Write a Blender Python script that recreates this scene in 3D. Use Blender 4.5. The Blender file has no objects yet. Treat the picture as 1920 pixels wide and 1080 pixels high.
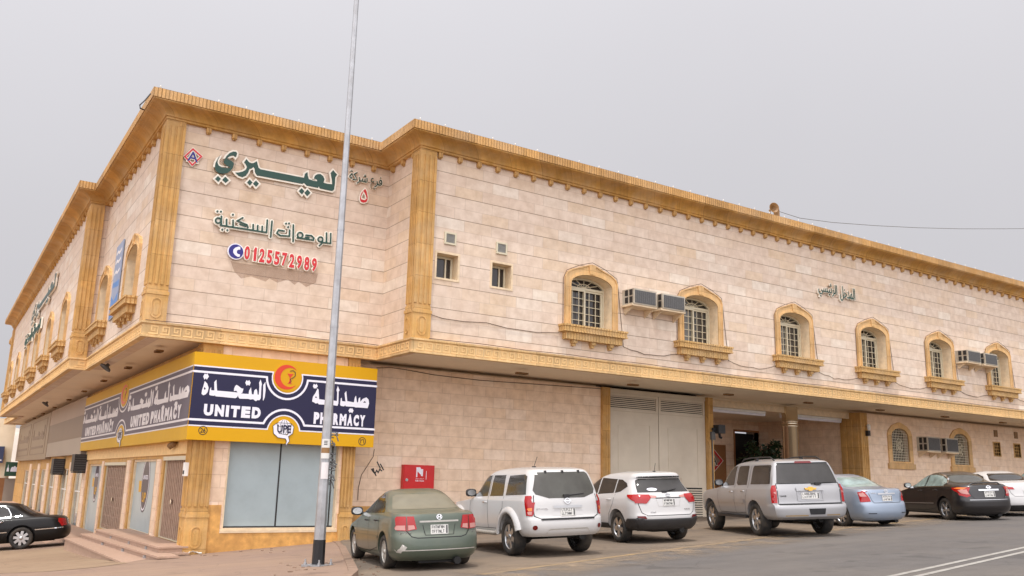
import bpy, bmesh, math, random, unicodedata
from math import radians as RAD, sin, cos, pi
from mathutils import Vector as V, Matrix
from mathutils.bvhtree import BVHTree
from mathutils.geometry import delaunay_2d_cdt, tessellate_polygon
random.seed(7)
scene = bpy.context.scene
scene.render.engine = 'CYCLES'
C = bpy.context.collection

# ------------------------------------------------------------------ camera
FPX = 1642.36                       # focal length in pixels of a 1920 wide picture
YAW, PITCH, ROLL = RAD(32.913), RAD(12.468), RAD(1.3816)
_f = V((sin(YAW), cos(YAW), 0)); _r = V((cos(YAW), -sin(YAW), 0)); _u = V((0, 0, 1))
CF = _f*cos(PITCH)+_u*sin(PITCH); _u2 = _u*cos(PITCH)-_f*sin(PITCH)
CR = _r*cos(ROLL)+_u2*sin(ROLL); CU = _u2*cos(ROLL)-_r*sin(ROLL)
cd = bpy.data.cameras.new('camera'); cam = bpy.data.objects.new('camera', cd); C.objects.link(cam)
cd.sensor_width = 36; cd.lens = FPX/1920*36; cd.clip_start = .1; cd.clip_end = 3000
cam.matrix_world = Matrix((CR, CU, -CF)).transposed().to_4x4()
scene.camera = cam

# ------------------------------------------------------------------ light
SUN = V((-1.0, -1.0, 4.3)).normalized()          # towards the sun
SUN_EL = math.asin(SUN.z); SUN_AZ = math.atan2(SUN.x, SUN.y)
SKY_FILL = 2.4
w = bpy.data.worlds.new('World'); scene.world = w; w.use_nodes = True
nt = w.node_tree; nt.nodes.clear()
sky = nt.nodes.new('ShaderNodeTexSky'); sky.sky_type = 'NISHITA'; sky.sun_disc = False
sky.sun_elevation = SUN_EL; sky.sun_rotation = SUN_AZ
sky.air_density = 1.0; sky.dust_density = 6.0; sky.ozone_density = 1.0; sky.altitude = 0
# dust in the air: the blue is washed out to a pale lavender grey
hsv = nt.nodes.new('ShaderNodeHueSaturation'); hsv.inputs['Saturation'].default_value = .10
mixd = nt.nodes.new('ShaderNodeMix'); mixd.data_type = 'RGBA'; mixd.inputs[0].default_value = .85
# sky brightened out of view towards the sun, added fill for the shaded walls
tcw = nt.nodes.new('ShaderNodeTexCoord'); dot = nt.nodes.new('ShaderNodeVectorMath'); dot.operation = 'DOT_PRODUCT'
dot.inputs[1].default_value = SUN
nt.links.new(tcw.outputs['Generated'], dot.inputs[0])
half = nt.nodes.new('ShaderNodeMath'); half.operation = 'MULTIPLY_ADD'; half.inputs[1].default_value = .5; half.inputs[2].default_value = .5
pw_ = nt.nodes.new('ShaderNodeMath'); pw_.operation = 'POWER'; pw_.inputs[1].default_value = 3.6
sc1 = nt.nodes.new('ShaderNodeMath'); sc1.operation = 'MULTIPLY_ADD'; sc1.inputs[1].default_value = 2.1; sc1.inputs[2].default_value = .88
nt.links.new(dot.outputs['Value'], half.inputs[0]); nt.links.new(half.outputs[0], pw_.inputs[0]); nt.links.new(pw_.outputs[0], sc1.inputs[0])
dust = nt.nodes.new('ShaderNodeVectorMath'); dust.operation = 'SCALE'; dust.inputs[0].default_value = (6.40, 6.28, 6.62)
# and a further glow added on the sun's side, behind the camera, as fill
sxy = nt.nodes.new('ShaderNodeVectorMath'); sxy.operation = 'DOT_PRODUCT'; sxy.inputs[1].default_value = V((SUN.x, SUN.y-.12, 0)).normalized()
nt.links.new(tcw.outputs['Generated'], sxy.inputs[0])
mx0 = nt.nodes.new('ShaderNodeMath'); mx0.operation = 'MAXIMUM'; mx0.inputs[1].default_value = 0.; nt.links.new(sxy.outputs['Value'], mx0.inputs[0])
mx1 = nt.nodes.new('ShaderNodeMath'); mx1.operation = 'MULTIPLY_ADD'; mx1.inputs[1].default_value = SKY_FILL; nt.links.new(mx0.outputs[0], mx1.inputs[0]); nt.links.new(sc1.outputs[0], mx1.inputs[2])
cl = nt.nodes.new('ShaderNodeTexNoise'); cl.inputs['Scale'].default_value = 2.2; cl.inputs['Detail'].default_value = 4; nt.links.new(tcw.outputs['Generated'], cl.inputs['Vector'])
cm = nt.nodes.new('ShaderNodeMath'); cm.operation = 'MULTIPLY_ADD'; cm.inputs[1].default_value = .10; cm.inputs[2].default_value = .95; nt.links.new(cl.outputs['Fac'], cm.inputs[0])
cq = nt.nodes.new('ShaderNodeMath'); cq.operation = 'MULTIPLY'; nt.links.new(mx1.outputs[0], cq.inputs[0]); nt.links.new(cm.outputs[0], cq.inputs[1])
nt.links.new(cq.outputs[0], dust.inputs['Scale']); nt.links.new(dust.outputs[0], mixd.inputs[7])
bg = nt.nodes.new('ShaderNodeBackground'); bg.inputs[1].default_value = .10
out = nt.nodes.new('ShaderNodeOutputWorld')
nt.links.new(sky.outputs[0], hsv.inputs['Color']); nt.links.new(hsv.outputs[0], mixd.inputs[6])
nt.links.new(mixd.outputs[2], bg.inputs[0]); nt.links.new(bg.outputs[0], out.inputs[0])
sd = bpy.data.lights.new('sun', 'SUN'); sd.energy = 2.0; sd.angle = RAD(1.6); sd.color = (1, .965, .91)
so = bpy.data.objects.new('sun', sd); C.objects.link(so)
so.rotation_euler = SUN.to_track_quat('Z', 'Y').to_euler()
scene.view_settings.view_transform = 'Standard'; scene.view_settings.look = 'None'
scene.view_settings.exposure = 0.08; scene.cycles.diffuse_bounces = 8; scene.cycles.max_bounces = 14; scene.view_settings.gamma = 1

# ------------------------------------------------------------------ measuring helpers
def ray(px, py): return CR*((px-960)/FPX)+CU*((540-py)/FPX)+CF
def atY(px, py, y): d = ray(px, py); return d*(y/d.y)
def atX(px, py, x): d = ray(px, py); return d*(x/d.x)
def atZ(px, py, z): d = ray(px, py); return d*(z/d.z)
def clamp(v, a, b): return max(a, min(b, v))
def plane(x, y):
    return -1.5425+.03877*clamp(x, -25, 70)-.02165*clamp(y, -30, 90)
def side(x, y):
    c2 = .13*clamp((y-15)/8.5, 0, 1.5)+.03*clamp(10-x, 0, 9)*clamp((y-14)/10, 0, 1.3)
    return plane(x, y)+.10-c2
def hit(px, py, fn):
    d = ray(px, py); t = 5.
    for _ in range(60):
        p = d*t; t = t*.5+.5*(fn(p.x, p.y)/d.z)
    return d*t

# ------------------------------------------------------------------ naming helpers
def tag(o, label=None, cat=None, group=None, kind=None):
    if label: o['label'] = label
    if cat: o['category'] = cat
    if group: o['group'] = group
    if kind: o['kind'] = kind
    return o
def thing(name, label, cat, loc=(0, 0, 0), group=None):
    o = bpy.data.objects.new(name, None); C.objects.link(o); o.location = loc
    o.empty_display_size = .2
    return tag(o, label, cat, group)
def link(name, me, mat, parent=None):
    o = bpy.data.objects.new(name, me); C.objects.link(o)
    if mat is not None and not me.materials: me.materials.append(mat)
    if parent is not None: o.parent = parent
    return o

# ------------------------------------------------------------------ mesh helpers
class MB:
    def __init__(s): s.v = []; s.f = []; s.uv = []; s.sm = []; s.mi = []
    def add(s, vs, fs, uvs=None, smooth=False, mi=0):
        n = len(s.v); s.v += [tuple(v) for v in vs]
        for i, f in enumerate(fs):
            s.f.append([n+k for k in f]); s.sm.append(smooth); s.mi.append(mi)
            s.uv.append(uvs[i] if uvs else None)
        return s
    def box(s, a, b, M=None, mi=0):
        (x0, y0, z0), (x1, y1, z1) = a, b
        x0, x1 = min(x0, x1), max(x0, x1); y0, y1 = min(y0, y1), max(y0, y1); z0, z1 = min(z0, z1), max(z0, z1)
        vs = [V((x, y, z)) for z in (z0, z1) for x, y in ((x0, y0), (x1, y0), (x1, y1), (x0, y1))]
        if M is not None: vs = [M @ v for v in vs]
        fs = [(3, 2, 1, 0), (4, 5, 6, 7), (0, 1, 5, 4), (1, 2, 6, 5), (2, 3, 7, 6), (3, 0, 4, 7)]
        us = [[((x1 if k in (1, 2) else x0), (y1 if k > 1 else y0)) for k in (3, 2, 1, 0)], [(0, 0)]*4,
              [(x0, z0), (x1, z0), (x1, z1), (x0, z1)], [(y0, z0), (y1, z0), (y1, z1), (y0, z1)],
              [(x1, z0), (x0, z0), (x0, z1), (x1, z1)], [(y1, z0), (y0, z0), (y0, z1), (y1, z1)]]
        us[1] = [(x0, y0), (x1, y0), (x1, y1), (x0, y1)]
        return s.add(vs, fs, us, mi=mi)
    def tube(s, pts, r, n=8, caps=True, mi=0, smooth=True):
        pts = [V(p) for p in pts]; rs = r if isinstance(r, (list, tuple)) else [r]*len(pts)
        vs = []; up = V((0, 0, 1)); last = None
        for i, p in enumerate(pts):
            t = (pts[min(i+1, len(pts)-1)]-pts[max(i-1, 0)]).normalized()
            a = last if last is not None else (up if abs(t.z) < .9 else V((1, 0, 0)))
            x = (a-t*a.dot(t)).normalized(); y = t.cross(x); last = x
            vs += [p+(x*cos(2*pi*k/n)+y*sin(2*pi*k/n))*rs[i] for k in range(n)]
        fs = [(i*n+k, i*n+(k+1) % n, (i+1)*n+(k+1) % n, (i+1)*n+k) for i in range(len(pts)-1) for k in range(n)]
        s.add(vs, fs, smooth=smooth, mi=mi)
        if caps:
            s.add(vs[:n], [tuple(range(n))[::-1]], mi=mi); s.add(vs[-n:], [tuple(range(n))], mi=mi)
        return s
    def lathe(s, prof, n, M=None, smooth=True, mi=0):       # prof: (radius, height) along local z
        vs = [V((r*cos(2*pi*k/n), r*sin(2*pi*k/n), h)) for r, h in prof for k in range(n)]
        if M is not None: vs = [M @ v for v in vs]
        fs = [(i*n+k, i*n+(k+1) % n, (i+1)*n+(k+1) % n, (i+1)*n+k) for i in range(len(prof)-1) for k in range(n)]
        return s.add(vs, fs, smooth=smooth, mi=mi)
    def prism(s, loops, d0, d1, fr, mi=0, uvf=None):          # 2D loops (outer, holes) extruded from depth d0 to d1 along frame normal
        O, U, W, N = fr
        loops = [list(l) for l in loops]
        flat = [p for l in loops for p in l]
        tris = tessellate_polygon([[V((p[0], p[1], 0)) for p in l] for l in loops])
        def area(t): (a, b), (c, d), (e, f) = [flat[i] for i in t]; return (c-a)*(f-b)-(e-a)*(d-b)
        tris = [t if area(t) > 0 else (t[0], t[2], t[1]) for t in tris]
        flip = U.cross(W).dot(N) < 0
        front = [O+U*p[0]+W*p[1]+N*d1 for p in flat]; back = [O+U*p[0]+W*p[1]+N*d0 for p in flat]
        tf = [tuple(reversed(t)) if flip else tuple(t) for t in tris]
        s.add(front, tf, [[flat[i] for i in t] for t in tf], mi=mi)
        k = 0
        for li, l in enumerate(loops):
            n = len(l); A = sum(l[i][0]*l[(i+1) % n][1]-l[(i+1) % n][0]*l[i][1] for i in range(n))
            ccw = (A > 0) == (li == 0)
            for i in range(n):
                j = (i+1) % n; q = [back[k+i], back[k+j], front[k+j], front[k+i]]
                L = (V(l[i])-V(l[j])).length
                if ccw == flip: q = q[::-1]
                s.add(q, [(0, 1, 2, 3)], [[(l[i][0], l[i][1]), (l[j][0]+.01, l[j][1]), (l[j][0]+.01, l[j][1]+abs(d1-d0)), (l[i][0], l[i][1]+abs(d1-d0))]], mi=mi)
            k += n
        return s
    def mesh(s, name, mats=None):
        me = bpy.data.meshes.new(name); me.from_pydata(s.v, [], s.f)
        uvl = me.uv_layers.new(name='UVMap')
        for p, u in zip(me.polygons, s.uv):
            if u:
                for li, q in zip(p.loop_indices, u): uvl.data[li].uv = q
        me.polygons.foreach_set('use_smooth', s.sm); me.polygons.foreach_set('material_index', s.mi)
        if mats:
            for m in (mats if isinstance(mats, (list, tuple)) else [mats]): me.materials.append(m)
        me.update(); return me
    def build(s, name, mats, parent=None):
        return link(name, s.mesh(name, mats), None, parent)

def frame(o, u, w, n): return (V(o), V(u), V(w), V(n))
FY = lambda y: frame((0, y, 0), (1, 0, 0), (0, 0, 1), (0, -1, 0))        # wall facing the street, u = x
FX = lambda x: frame((x, 0, 0), (0, -1, 0), (0, 0, 1), (-1, 0, 0))       # wall facing left, u = -y
def offset_poly(poly, d):
    n = len(poly); A = sum(poly[i][0]*poly[(i+1) % n][1]-poly[(i+1) % n][0]*poly[i][1] for i in range(n))
    sg = 1 if A > 0 else -1; res = []
    for i in range(n):
        p0, p1, p2 = V(poly[i-1]), V(poly[i]), V(poly[(i+1) % n])
        a = (p1-p0); b = (p2-p1)
        if a.length < 1e-6 or b.length < 1e-6: res.append(tuple(p1)); continue
        a.normalize(); b.normalize()
        n1 = V((a.y, -a.x))*sg; n2 = V((b.y, -b.x))*sg; m = n1+n2
        if m.length < .2: m = n1
        m.normalize(); k = d/max(.45, m.dot(n1)); res.append(tuple(p1+m*k))
    return res
def stroke_poly(pts, wd, closed=False):
    pts = [V(p) for p in pts]; L = []; R_ = []; n = len(pts)
    for i, p in enumerate(pts):
        a = (p-pts[i-1]) if (i > 0 or closed) else (pts[1]-p); b = (pts[(i+1) % n]-p) if (i < n-1 or closed) else a
        if a.length < 1e-7: a = b
        if b.length < 1e-7: b = a
        a = a.normalized(); b = b.normalized(); m = a+b
        if m.length < .2: m = a.copy()
        m.normalize(); nn = V((-m.y, m.x)); k = wd/2/max(.5, nn.dot(V((-a.y, a.x))))
        L.append(tuple(p+nn*k)); R_.append(tuple(p-nn*k))
    if closed: return [L, R_]
    e0 = (pts[0]-pts[1]).normalized()*wd*.3; e1 = (pts[-1]-pts[-2]).normalized()*wd*.3
    return [L+[tuple(V(L[-1])*.7+V(R_[-1])*.3+e1), tuple(V(L[-1])*.3+V(R_[-1])*.7+e1)]+R_[::-1]+[tuple(V(R_[0])*.7+V(L[0])*.3+e0), tuple(V(R_[0])*.3+V(L[0])*.7+e0)]]
def circle(cx, cy, r, n=24, a0=0, a1=2*pi, ry=None):
    full = abs(a1-a0-2*pi) < 1e-6; k = n if full else n+1
    return [(cx+r*cos(a0+(a1-a0)*i/n), cy+(ry or r)*sin(a0+(a1-a0)*i/n)) for i in range(k)]

# ------------------------------------------------------------------ text (built in typeface), arabic letters joined by hand
FORMS = {}
for cp in range(0xFE80, 0xFEFD):
    dd = unicodedata.decomposition(chr(cp)).split()
    if len(dd) == 2: FORMS.setdefault(chr(int(dd[1], 16)), {})[dd[0].strip('<>')] = chr(cp)
def ar(s):
    o = ''; NJ = 'اأإآدذرزوةىء '
    for i, ch in enumerate(s):
        f = FORMS.get(ch)
        if not f: o += ch; continue
        p = i > 0 and s[i-1] in FORMS and s[i-1] not in NJ; n = i < len(s)-1 and s[i+1] in FORMS and ch not in NJ
        o += f.get('medial' if p and n else 'final' if p else 'initial' if n else 'isolated', ch)
    return o[::-1]
def text_geo(st, bold=0., ext=0.):
    c = bpy.data.curves.new('lettering', 'FONT'); c.body = st; c.offset = bold; c.extrude = ext; c.resolution_u = 3
    o = bpy.data.objects.new('lettering', c); C.objects.link(o); bpy.context.view_layer.update()
    me = o.evaluated_get(bpy.context.evaluated_depsgraph_get()).to_mesh()
    vs = [v.co.copy() for v in me.vertices]; fs = [tuple(p.vertices) for p in me.polygons]
    bpy.data.objects.remove(o); bpy.data.curves.remove(c)
    return vs, fs
def put_text(mb, st, box, fr, depth=.01, thick=.01, bold=0., mi=0, pad=0.):
    vs, fs = text_geo(st, bold, 1.)
    if not vs: return
    u0, u1, z0, z1 = box; xs = [v.x for v in vs]; ys = [v.y for v in vs]
    ax, bx, ay, by = min(xs)+pad*0, max(xs), min(ys), max(ys); O, U, W, N = fr
    pts = [O+U*(u0-pad+(v.x-ax)/(bx-ax)*(u1-u0+2*pad))+W*(z0-pad+(v.y-ay)/(by-ay)*(z1-z0+2*pad))+N*(depth+(v.z*.5+.5)*thick) for v in vs]
    if U.cross(W).dot(N) < 0: fs = [f[::-1] for f in fs]
    mb.add(pts, fs, mi=mi)

def put_word(mb, st, box, fr, depth, thick, bold=.06, gap=.16, mi=0):
    """condensed block capitals, one cell per letter"""
    wt = {'I': .45, ' ': .55, 'M': 1.2, 'W': 1.25, '1': .7}; u0, u1, z0, z1 = box; tot = sum(wt.get(c, 1.) for c in st); k = (u1-u0)/(tot-gap); u = u0
    for c in st:
        w_ = wt.get(c, 1.)*k
        if c != ' ': put_text(mb, c, (u, u+w_-gap*k, z0, z1), fr, depth, thick, bold, mi)
        u += w_

# ------------------------------------------------------------------ materials
def lin(r, g, b):
    f = lambda c: (c/255/12.92) if c <= 10 else ((c/255+.055)/1.055)**2.4
    return (f(r), f(g), f(b), 1)
MATS = {}
def nmat(name):
    m = bpy.data.materials.new(name); m.use_nodes = True; t = m.node_tree; b = t.nodes['Principled BSDF']
    MATS[name] = m
    return m, t, b
def N(t, k, **kw):
    n = t.nodes.new(k)
    for a, v in kw.items(): setattr(n, a, v)
    return n
def mixc(t, fac, a, b, blend='MIX'):
    m = t.nodes.new('ShaderNodeMix'); m.data_type = 'RGBA'; m.blend_type = blend
    for i, v in ((0, fac), (6, a), (7, b)):
        if hasattr(v, 'is_linked') or hasattr(v, 'links'): t.links.new(v, m.inputs[i])
        else: m.inputs[i].default_value = v
    return m.outputs[2]
def ramp(t, src, stops):
    r = t.nodes.new('ShaderNodeValToRGB'); e = r.color_ramp.elements
    e[0].position, e[0].color = stops[0]; e[1].position, e[1].color = stops[-1]
    for p, c in stops[1:-1]: x = e.new(p); x.color = c
    t.links.new(src, r.inputs[0]); return r.outputs[0]
def noise(t, vec, scale, detail=4, rough=.55):
    n = N(t, 'ShaderNodeTexNoise'); n.inputs['Scale'].default_value = scale; n.inputs['Detail'].default_value = detail
    n.inputs['Roughness'].default_value = rough
    if vec is not None: t.links.new(vec, n.inputs['Vector'])
    return n.outputs['Fac']
def bump(t, b, h, st=.3, dist=.01):
    n = N(t, 'ShaderNodeBump'); n.inputs['Strength'].default_value = st; n.inputs['Distance'].default_value = dist
    t.links.new(h, n.inputs['Height']); t.links.new(n.outputs[0], b.inputs['Normal'])
def simple(name, col, rough=.6, metal=0., var=.12, scale=6., coat=0., spec=.5, bmp=0., dirt=None, dirt_amt=.4):
    m, t, b = nmat(name); b.inputs['Roughness'].default_value = rough; b.inputs['Metallic'].default_value = metal
    b.inputs['Coat Weight'].default_value = coat; b.inputs['Coat Roughness'].default_value = .08
    b.inputs['Specular IOR Level'].default_value = spec
    tc = N(t, 'ShaderNodeTexCoord').outputs['Object']
    nz = noise(t, tc, scale)
    k = lambda f: tuple(min(1, c*f) for c in col[:3])+(1,)
    c = ramp(t, nz, [(.3, k(1-var)), (.7, k(1+var))])
    if dirt is not None:
        n2 = noise(t, tc, scale*.35, 6, .65)
        c = mixc(t, ramp(t, n2, [(.42, (0, 0, 0, 1)), (.68, (dirt_amt,)*3+(1,))]), c, dirt)
    t.links.new(c, b.inputs['Base Color'])
    if bmp: bump(t, b, noise(t, tc, scale*6, 5), bmp, .01)
    return m
def stone(name, c1, c2, c3, c4, mort, course, line_every, bw, seam=.010, jw=.005, jm=.42):
    m, t, b = nmat(name); b.inputs['Roughness'].default_value = .62; b.inputs['Specular IOR Level'].default_value = .3
    uv = N(t, 'ShaderNodeUVMap').outputs[0]
    def brick(rowh, width, mortar, off, soft):
        k = N(t, 'ShaderNodeTexBrick'); k.offset = off; k.inputs['Scale'].default_value = 1
        k.inputs['Row Height'].default_value = rowh; k.inputs['Brick Width'].default_value = width
        k.inputs['Mortar Size'].default_value = mortar; k.inputs['Mortar Smooth'].default_value = soft
        k.inputs['Color1'].default_value = (0, 0, 0, 1); k.inputs['Color2'].default_value = (1, 1, 1, 1); k.inputs['Mortar'].default_value = (.5, .5, .5, 1)
        k.inputs['Bias'].default_value = 0
        t.links.new(uv, k.inputs['Vector']); return k
    # warp the courses' block length a little from row to row
    k = brick(course, bw, jw, .37, .2)
    tone = N(t, 'ShaderNodeSeparateColor'); t.links.new(k.outputs['Color'], tone.inputs[0])
    nz = noise(t, uv, 3.2, 6, .6); nz2 = noise(t, uv, .55, 4, .6)
    # three kinds of slab
    col = ramp(t, tone.outputs[0], [(0, c4), (.16, c1), (.42, c2), (.66, c1), (.84, c3), (1, c2)])
    col = mixc(t, .30, col, ramp(t, nz2, [(.3, c1), (.5, c2), (.72, c3)]))
    vein = ramp(t, nz, [(.36, (.90, .86, .82, 1)), (.62, (1.06, 1.05, 1.04, 1))])
    col = mixc(t, 1., col, vein, 'MULTIPLY')
    col = mixc(t, ramp(t, k.outputs['Fac'], [(.0, (0, 0, 0, 1)), (1, (jm,)*3+(1,))]), col, mort)
    dark = tuple(c*.66 for c in mort[:3])+(1,)
    h = k.outputs['Fac']
    if line_every:
        k2 = brick(course*line_every, 1000., seam, 0, .15)
        col = mixc(t, ramp(t, k2.outputs['Fac'], [(.0, (0, 0, 0, 1)), (1, (.85,)*3+(1,))]), col, dark)
        h = k2.outputs['Fac']
    # faint vertical run-off streaks
    mp = N(t, 'ShaderNodeMapping'); mp.inputs['Scale'].default_value = (1.6, .10, 1); t.links.new(uv, mp.inputs[0])
    st = noise(t, mp.outputs[0], 2.2, 5, .7)
    col = mixc(t, ramp(t, st, [(.5, (0, 0, 0, 1)), (.8, (.22,)*3+(1,))]), col, tuple(c*.72 for c in c2[:3])+(1,))
    t.links.new(col, b.inputs['Base Color'])
    inv = N(t, 'ShaderNodeMath', operation='SUBTRACT'); inv.inputs[0].default_value = 1; t.links.new(h, inv.inputs[1])
    bump(t, b, inv.outputs[0], .55, .012)
    return m
def fluted(name, col, per, strength=.8, var=.17, axis=0, joint=None):
    m, t, b = nmat(name); b.inputs['Roughness'].default_value = .7; b.inputs['Specular IOR Level'].default_value = .25
    uv = N(t, 'ShaderNodeUVMap').outputs[0]; sx = N(t, 'ShaderNodeSeparateXYZ'); t.links.new(uv, sx.inputs[0])
    ml = N(t, 'ShaderNodeMath', operation='MULTIPLY'); ml.inputs[1].default_value = 2*pi/per; t.links.new(sx.outputs[axis], ml.inputs[0])
    sn = N(t, 'ShaderNodeMath', operation='SINE'); t.links.new(ml.outputs[0], sn.inputs[0])
    tc = N(t, 'ShaderNodeTexCoord').outputs['Object']
    k = lambda f: tuple(min(1, c*f) for c in col[:3])+(1,)
    c = ramp(t, noise(t, tc, 2.5, 6, .65), [(.3, k(1-var)), (.7, k(1+var))])
    mp = N(t, 'ShaderNodeMapping'); mp.inputs['Scale'].default_value = (3, .2, 1); t.links.new(uv, mp.inputs[0])
    c = mixc(t, ramp(t, noise(t, mp.outputs[0], 3, 5, .7), [(.46, (0, 0, 0, 1)), (.72, (.55,)*3+(1,))]), c, k(.58))
    c = mixc(t, ramp(t, noise(t, tc, .9, 5, .65), [(.45, (0, 0, 0, 1)), (.75, (.35,)*3+(1,))]), c, (.62, .50, .36, 1))
    if joint:
        k_ = N(t, 'ShaderNodeTexBrick'); k_.offset = 0; k_.inputs['Scale'].default_value = 1
        k_.inputs['Row Height'].default_value, k_.inputs['Brick Width'].default_value = joint
        k_.inputs['Mortar Size'].default_value = .006; k_.inputs['Mortar Smooth'].default_value = .1; k_.inputs['Color1'].default_value = (.84, .82, .80, 1); k_.inputs['Color2'].default_value = (1.06, 1.05, 1.02, 1); k_.inputs['Mortar'].default_value = (.55, .5, .45, 1)
        t.links.new(uv, k_.inputs['Vector']); c = mixc(t, 1., c, k_.outputs['Color'], 'MULTIPLY')
    t.links.new(c, b.inputs['Base Color'])
    if strength > .01: bump(t, b, sn.outputs[0], strength, per*.18)
    else: bump(t, b, noise(t, tc, 26, 6, .7), .45, .02)
    return m
def glass(name, col, rough=.04, spec=.6, dust=None, dust_amt=.0):
    lo, hi = (.5, 1.6) if 'car_glass' in name else (.92, 1.06)
    m, t, b = nmat(name); b.inputs['Roughness'].default_value = rough; b.inputs['Specular IOR Level'].default_value = spec
    b.inputs['IOR'].default_value = 1.5
    tc = N(t, 'ShaderNodeTexCoord').outputs['Object']; nz = noise(t, tc, 1.6, 5, .6)
    k = lambda f: tuple(min(1, c*f) for c in col[:3])+(1,)
    c = ramp(t, nz, [(.36, k(lo)), (.5, k(1.)), (.66, k(hi))])
    if dust is not None:
        d = ramp(t, noise(t, tc, 3.1, 6, .7), [(.3, (dust_amt*.75,)*3+(1,)), (.7, (dust_amt,)*3+(1,))])
        c = mixc(t, d, c, dust); 
        r = N(t, 'ShaderNodeMath', operation='MULTIPLY_ADD'); r.inputs[1].default_value = .5; r.inputs[2].default_value = rough
        sp = N(t, 'ShaderNodeSeparateColor'); t.links.new(d, sp.inputs[0]); t.links.new(sp.outputs[0], r.inputs[0]); t.links.new(r.outputs[0], b.inputs['Roughness'])
    t.links.new(c, b.inputs['Base Color'])
    return m
def paint(name, col, metal=0., rough=.32, coat=.8, dust=lin(196, 176, 148), dust_amt=.18):
    m, t, b = nmat(name); b.inputs['Metallic'].default_value = metal; b.inputs['Roughness'].default_value = rough
    b.inputs['Coat Weight'].default_value = coat; b.inputs['Coat Roughness'].default_value = .06
    tc = N(t, 'ShaderNodeTexCoord').outputs['Object']; ge = N(t, 'ShaderNodeNewGeometry')
    nz = noise(t, tc, 2.2, 6, .65)
    # desert dust lies on what faces up and along the sills
    sx = N(t, 'ShaderNodeSeparateXYZ'); t.links.new(ge.outputs['Normal'], sx.inputs[0])
    up = N(t, 'ShaderNodeMapRange'); up.inputs[1].default_value = .1; up.inputs[2].default_value = 1.; up.inputs[3].default_value = .35; up.inputs[4].default_value = 1.
    t.links.new(sx.outputs[2], up.inputs[0])
    dm = N(t, 'ShaderNodeMath', operation='MULTIPLY'); t.links.new(up.outputs[0], dm.inputs[0])
    dr = ramp(t, nz, [(.3, (dust_amt*.5,)*3+(1,)), (.75, (dust_amt*1.3,)*3+(1,))]); t.links.new(dr, dm.inputs[1])
    c = mixc(t, dm.outputs[0], col, dust); t.links.new(c, b.inputs['Base Color'])
    fl = noise(t, tc, 900, 1); bump(t, b, fl, .02, .001)
    return m

M = {}
M['stone_up'] = stone('cream_stone_cladding', lin(215, 198, 181), lin(210, 190, 172), lin(211, 188, 161), lin(222, 212, 198), lin(166, 144, 123), .335, 2, .93, jw=.008)
M['stone_lo'] = stone('beige_stone_cladding', lin(236, 212, 188), lin(230, 204, 178), lin(232, 204, 174), lin(240, 222, 204), lin(160, 130, 104), .335, 0, .80, jw=.010, jm=.27)
M['cornice'] = fluted('ochre_cornice_stone', lin(191, 145, 77), .10, 0.0, joint=(50., 1.15))
M['fascia'] = fluted('ochre_fluted_fascia', lin(202, 156, 97), .095, .9, joint=(50., 1.15))
M['pil'] = fluted('ochre_pilaster_stone', lin(200, 157, 95), .115, .0, joint=(.92, 60.))
M['band'] = fluted('ochre_band_stone', lin(220, 185, 132), .1, .0, joint=(50., 1.35))
M['key'] = simple('carved_key_stone', lin(230, 194, 136), .75, var=.1)
M['surr'] = fluted('window_surround_stone', lin(214, 174, 120), .1, .0, joint=(.62, 60.))
M['sill'] = fluted('window_sill_stone', lin(206, 165, 105), .11, .8)
M['reveal'] = simple('plaster_reveal', lin(214, 192, 160), .8)
M['soffit'] = simple('painted_soffit', lin(238, 224, 200), .8, var=.05, scale=.5, dirt=lin(214, 190, 158), dirt_amt=.35)
M['granite'] = simple('ochre_plinth_stone', lin(212, 160, 88), .55, var=.25, scale=4, dirt=lin(150, 104, 56), dirt_amt=.6)
M['frame'] = simple('cream_aluminium', lin(200, 190, 164), .45, var=.04)
M['pane'] = glass('window_glass', lin(66, 62, 58), .03, .7)
M['pane_sheen'] = glass('sky_sheen_window_glass', lin(112, 110, 106), .05, .6)
M['pane_dark'] = glass('dark_window_glass', lin(48, 44, 42), .05, .6)
M['pane_frost'] = glass('frosted_shop_glass', lin(160, 176, 180), .22, .4, lin(168, 170, 164), .25)
M['pane_shop'] = glass('shop_glass', lin(140, 154, 156), .03, .9)
M['white'] = simple('white_metal', lin(226, 224, 218), .45, var=.04)
M['ac'] = simple('ac_casing', lin(180, 173, 158), .5, var=.08, dirt=lin(150, 125, 95), dirt_amt=.5)
M['acgrey'] = simple('ac_coil', lin(88, 87, 86), .6, var=.25, scale=30)
M['vent'] = simple('grey_vent_slats', lin(150, 148, 142), .6, var=.08)
M['dark'] = simple('dark_plastic', lin(40, 38, 38), .55, var=.15)
M['black'] = simple('black_paint', lin(24, 24, 26), .5, var=.2)
M['cable'] = simple('brown_cable', lin(92, 72, 58), .6)
M['bulb'] = simple('white_bulb_glass', lin(226, 222, 212), .3)
M['lampbrown'] = simple('brown_lamp_housing', lin(132, 98, 58), .5, var=.2, scale=9)
M['yellow'] = simple('yellow_sign_face', lin(206, 154, 0), .4, var=.03, scale=1.5, spec=.3)
M['yellow_dull'] = simple('dull_yellow_sign_face', lin(196, 150, 14), .5, var=.05, scale=.8, spec=.25)  # slightly duller yellow for the sign's left face
M['navy'] = simple('navy_sign_face', lin(24, 20, 58), .35, var=.05, scale=1.2, spec=.4)
M['navy_grey'] = simple('grey_navy_sign_face', lin(92, 84, 94), .5, var=.08, scale=.6, spec=.25)  # greyer navy for the sign's left face
M['wht'] = simple('white_sign_vinyl', lin(226, 224, 232), .35, var=.02)
M['wht_dull'] = simple('dull_white_vinyl', lin(214, 208, 206), .6, var=.04, spec=.2)
M['orange'] = simple('orange_vinyl', lin(206, 54, 12), .35, var=.03)
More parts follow.
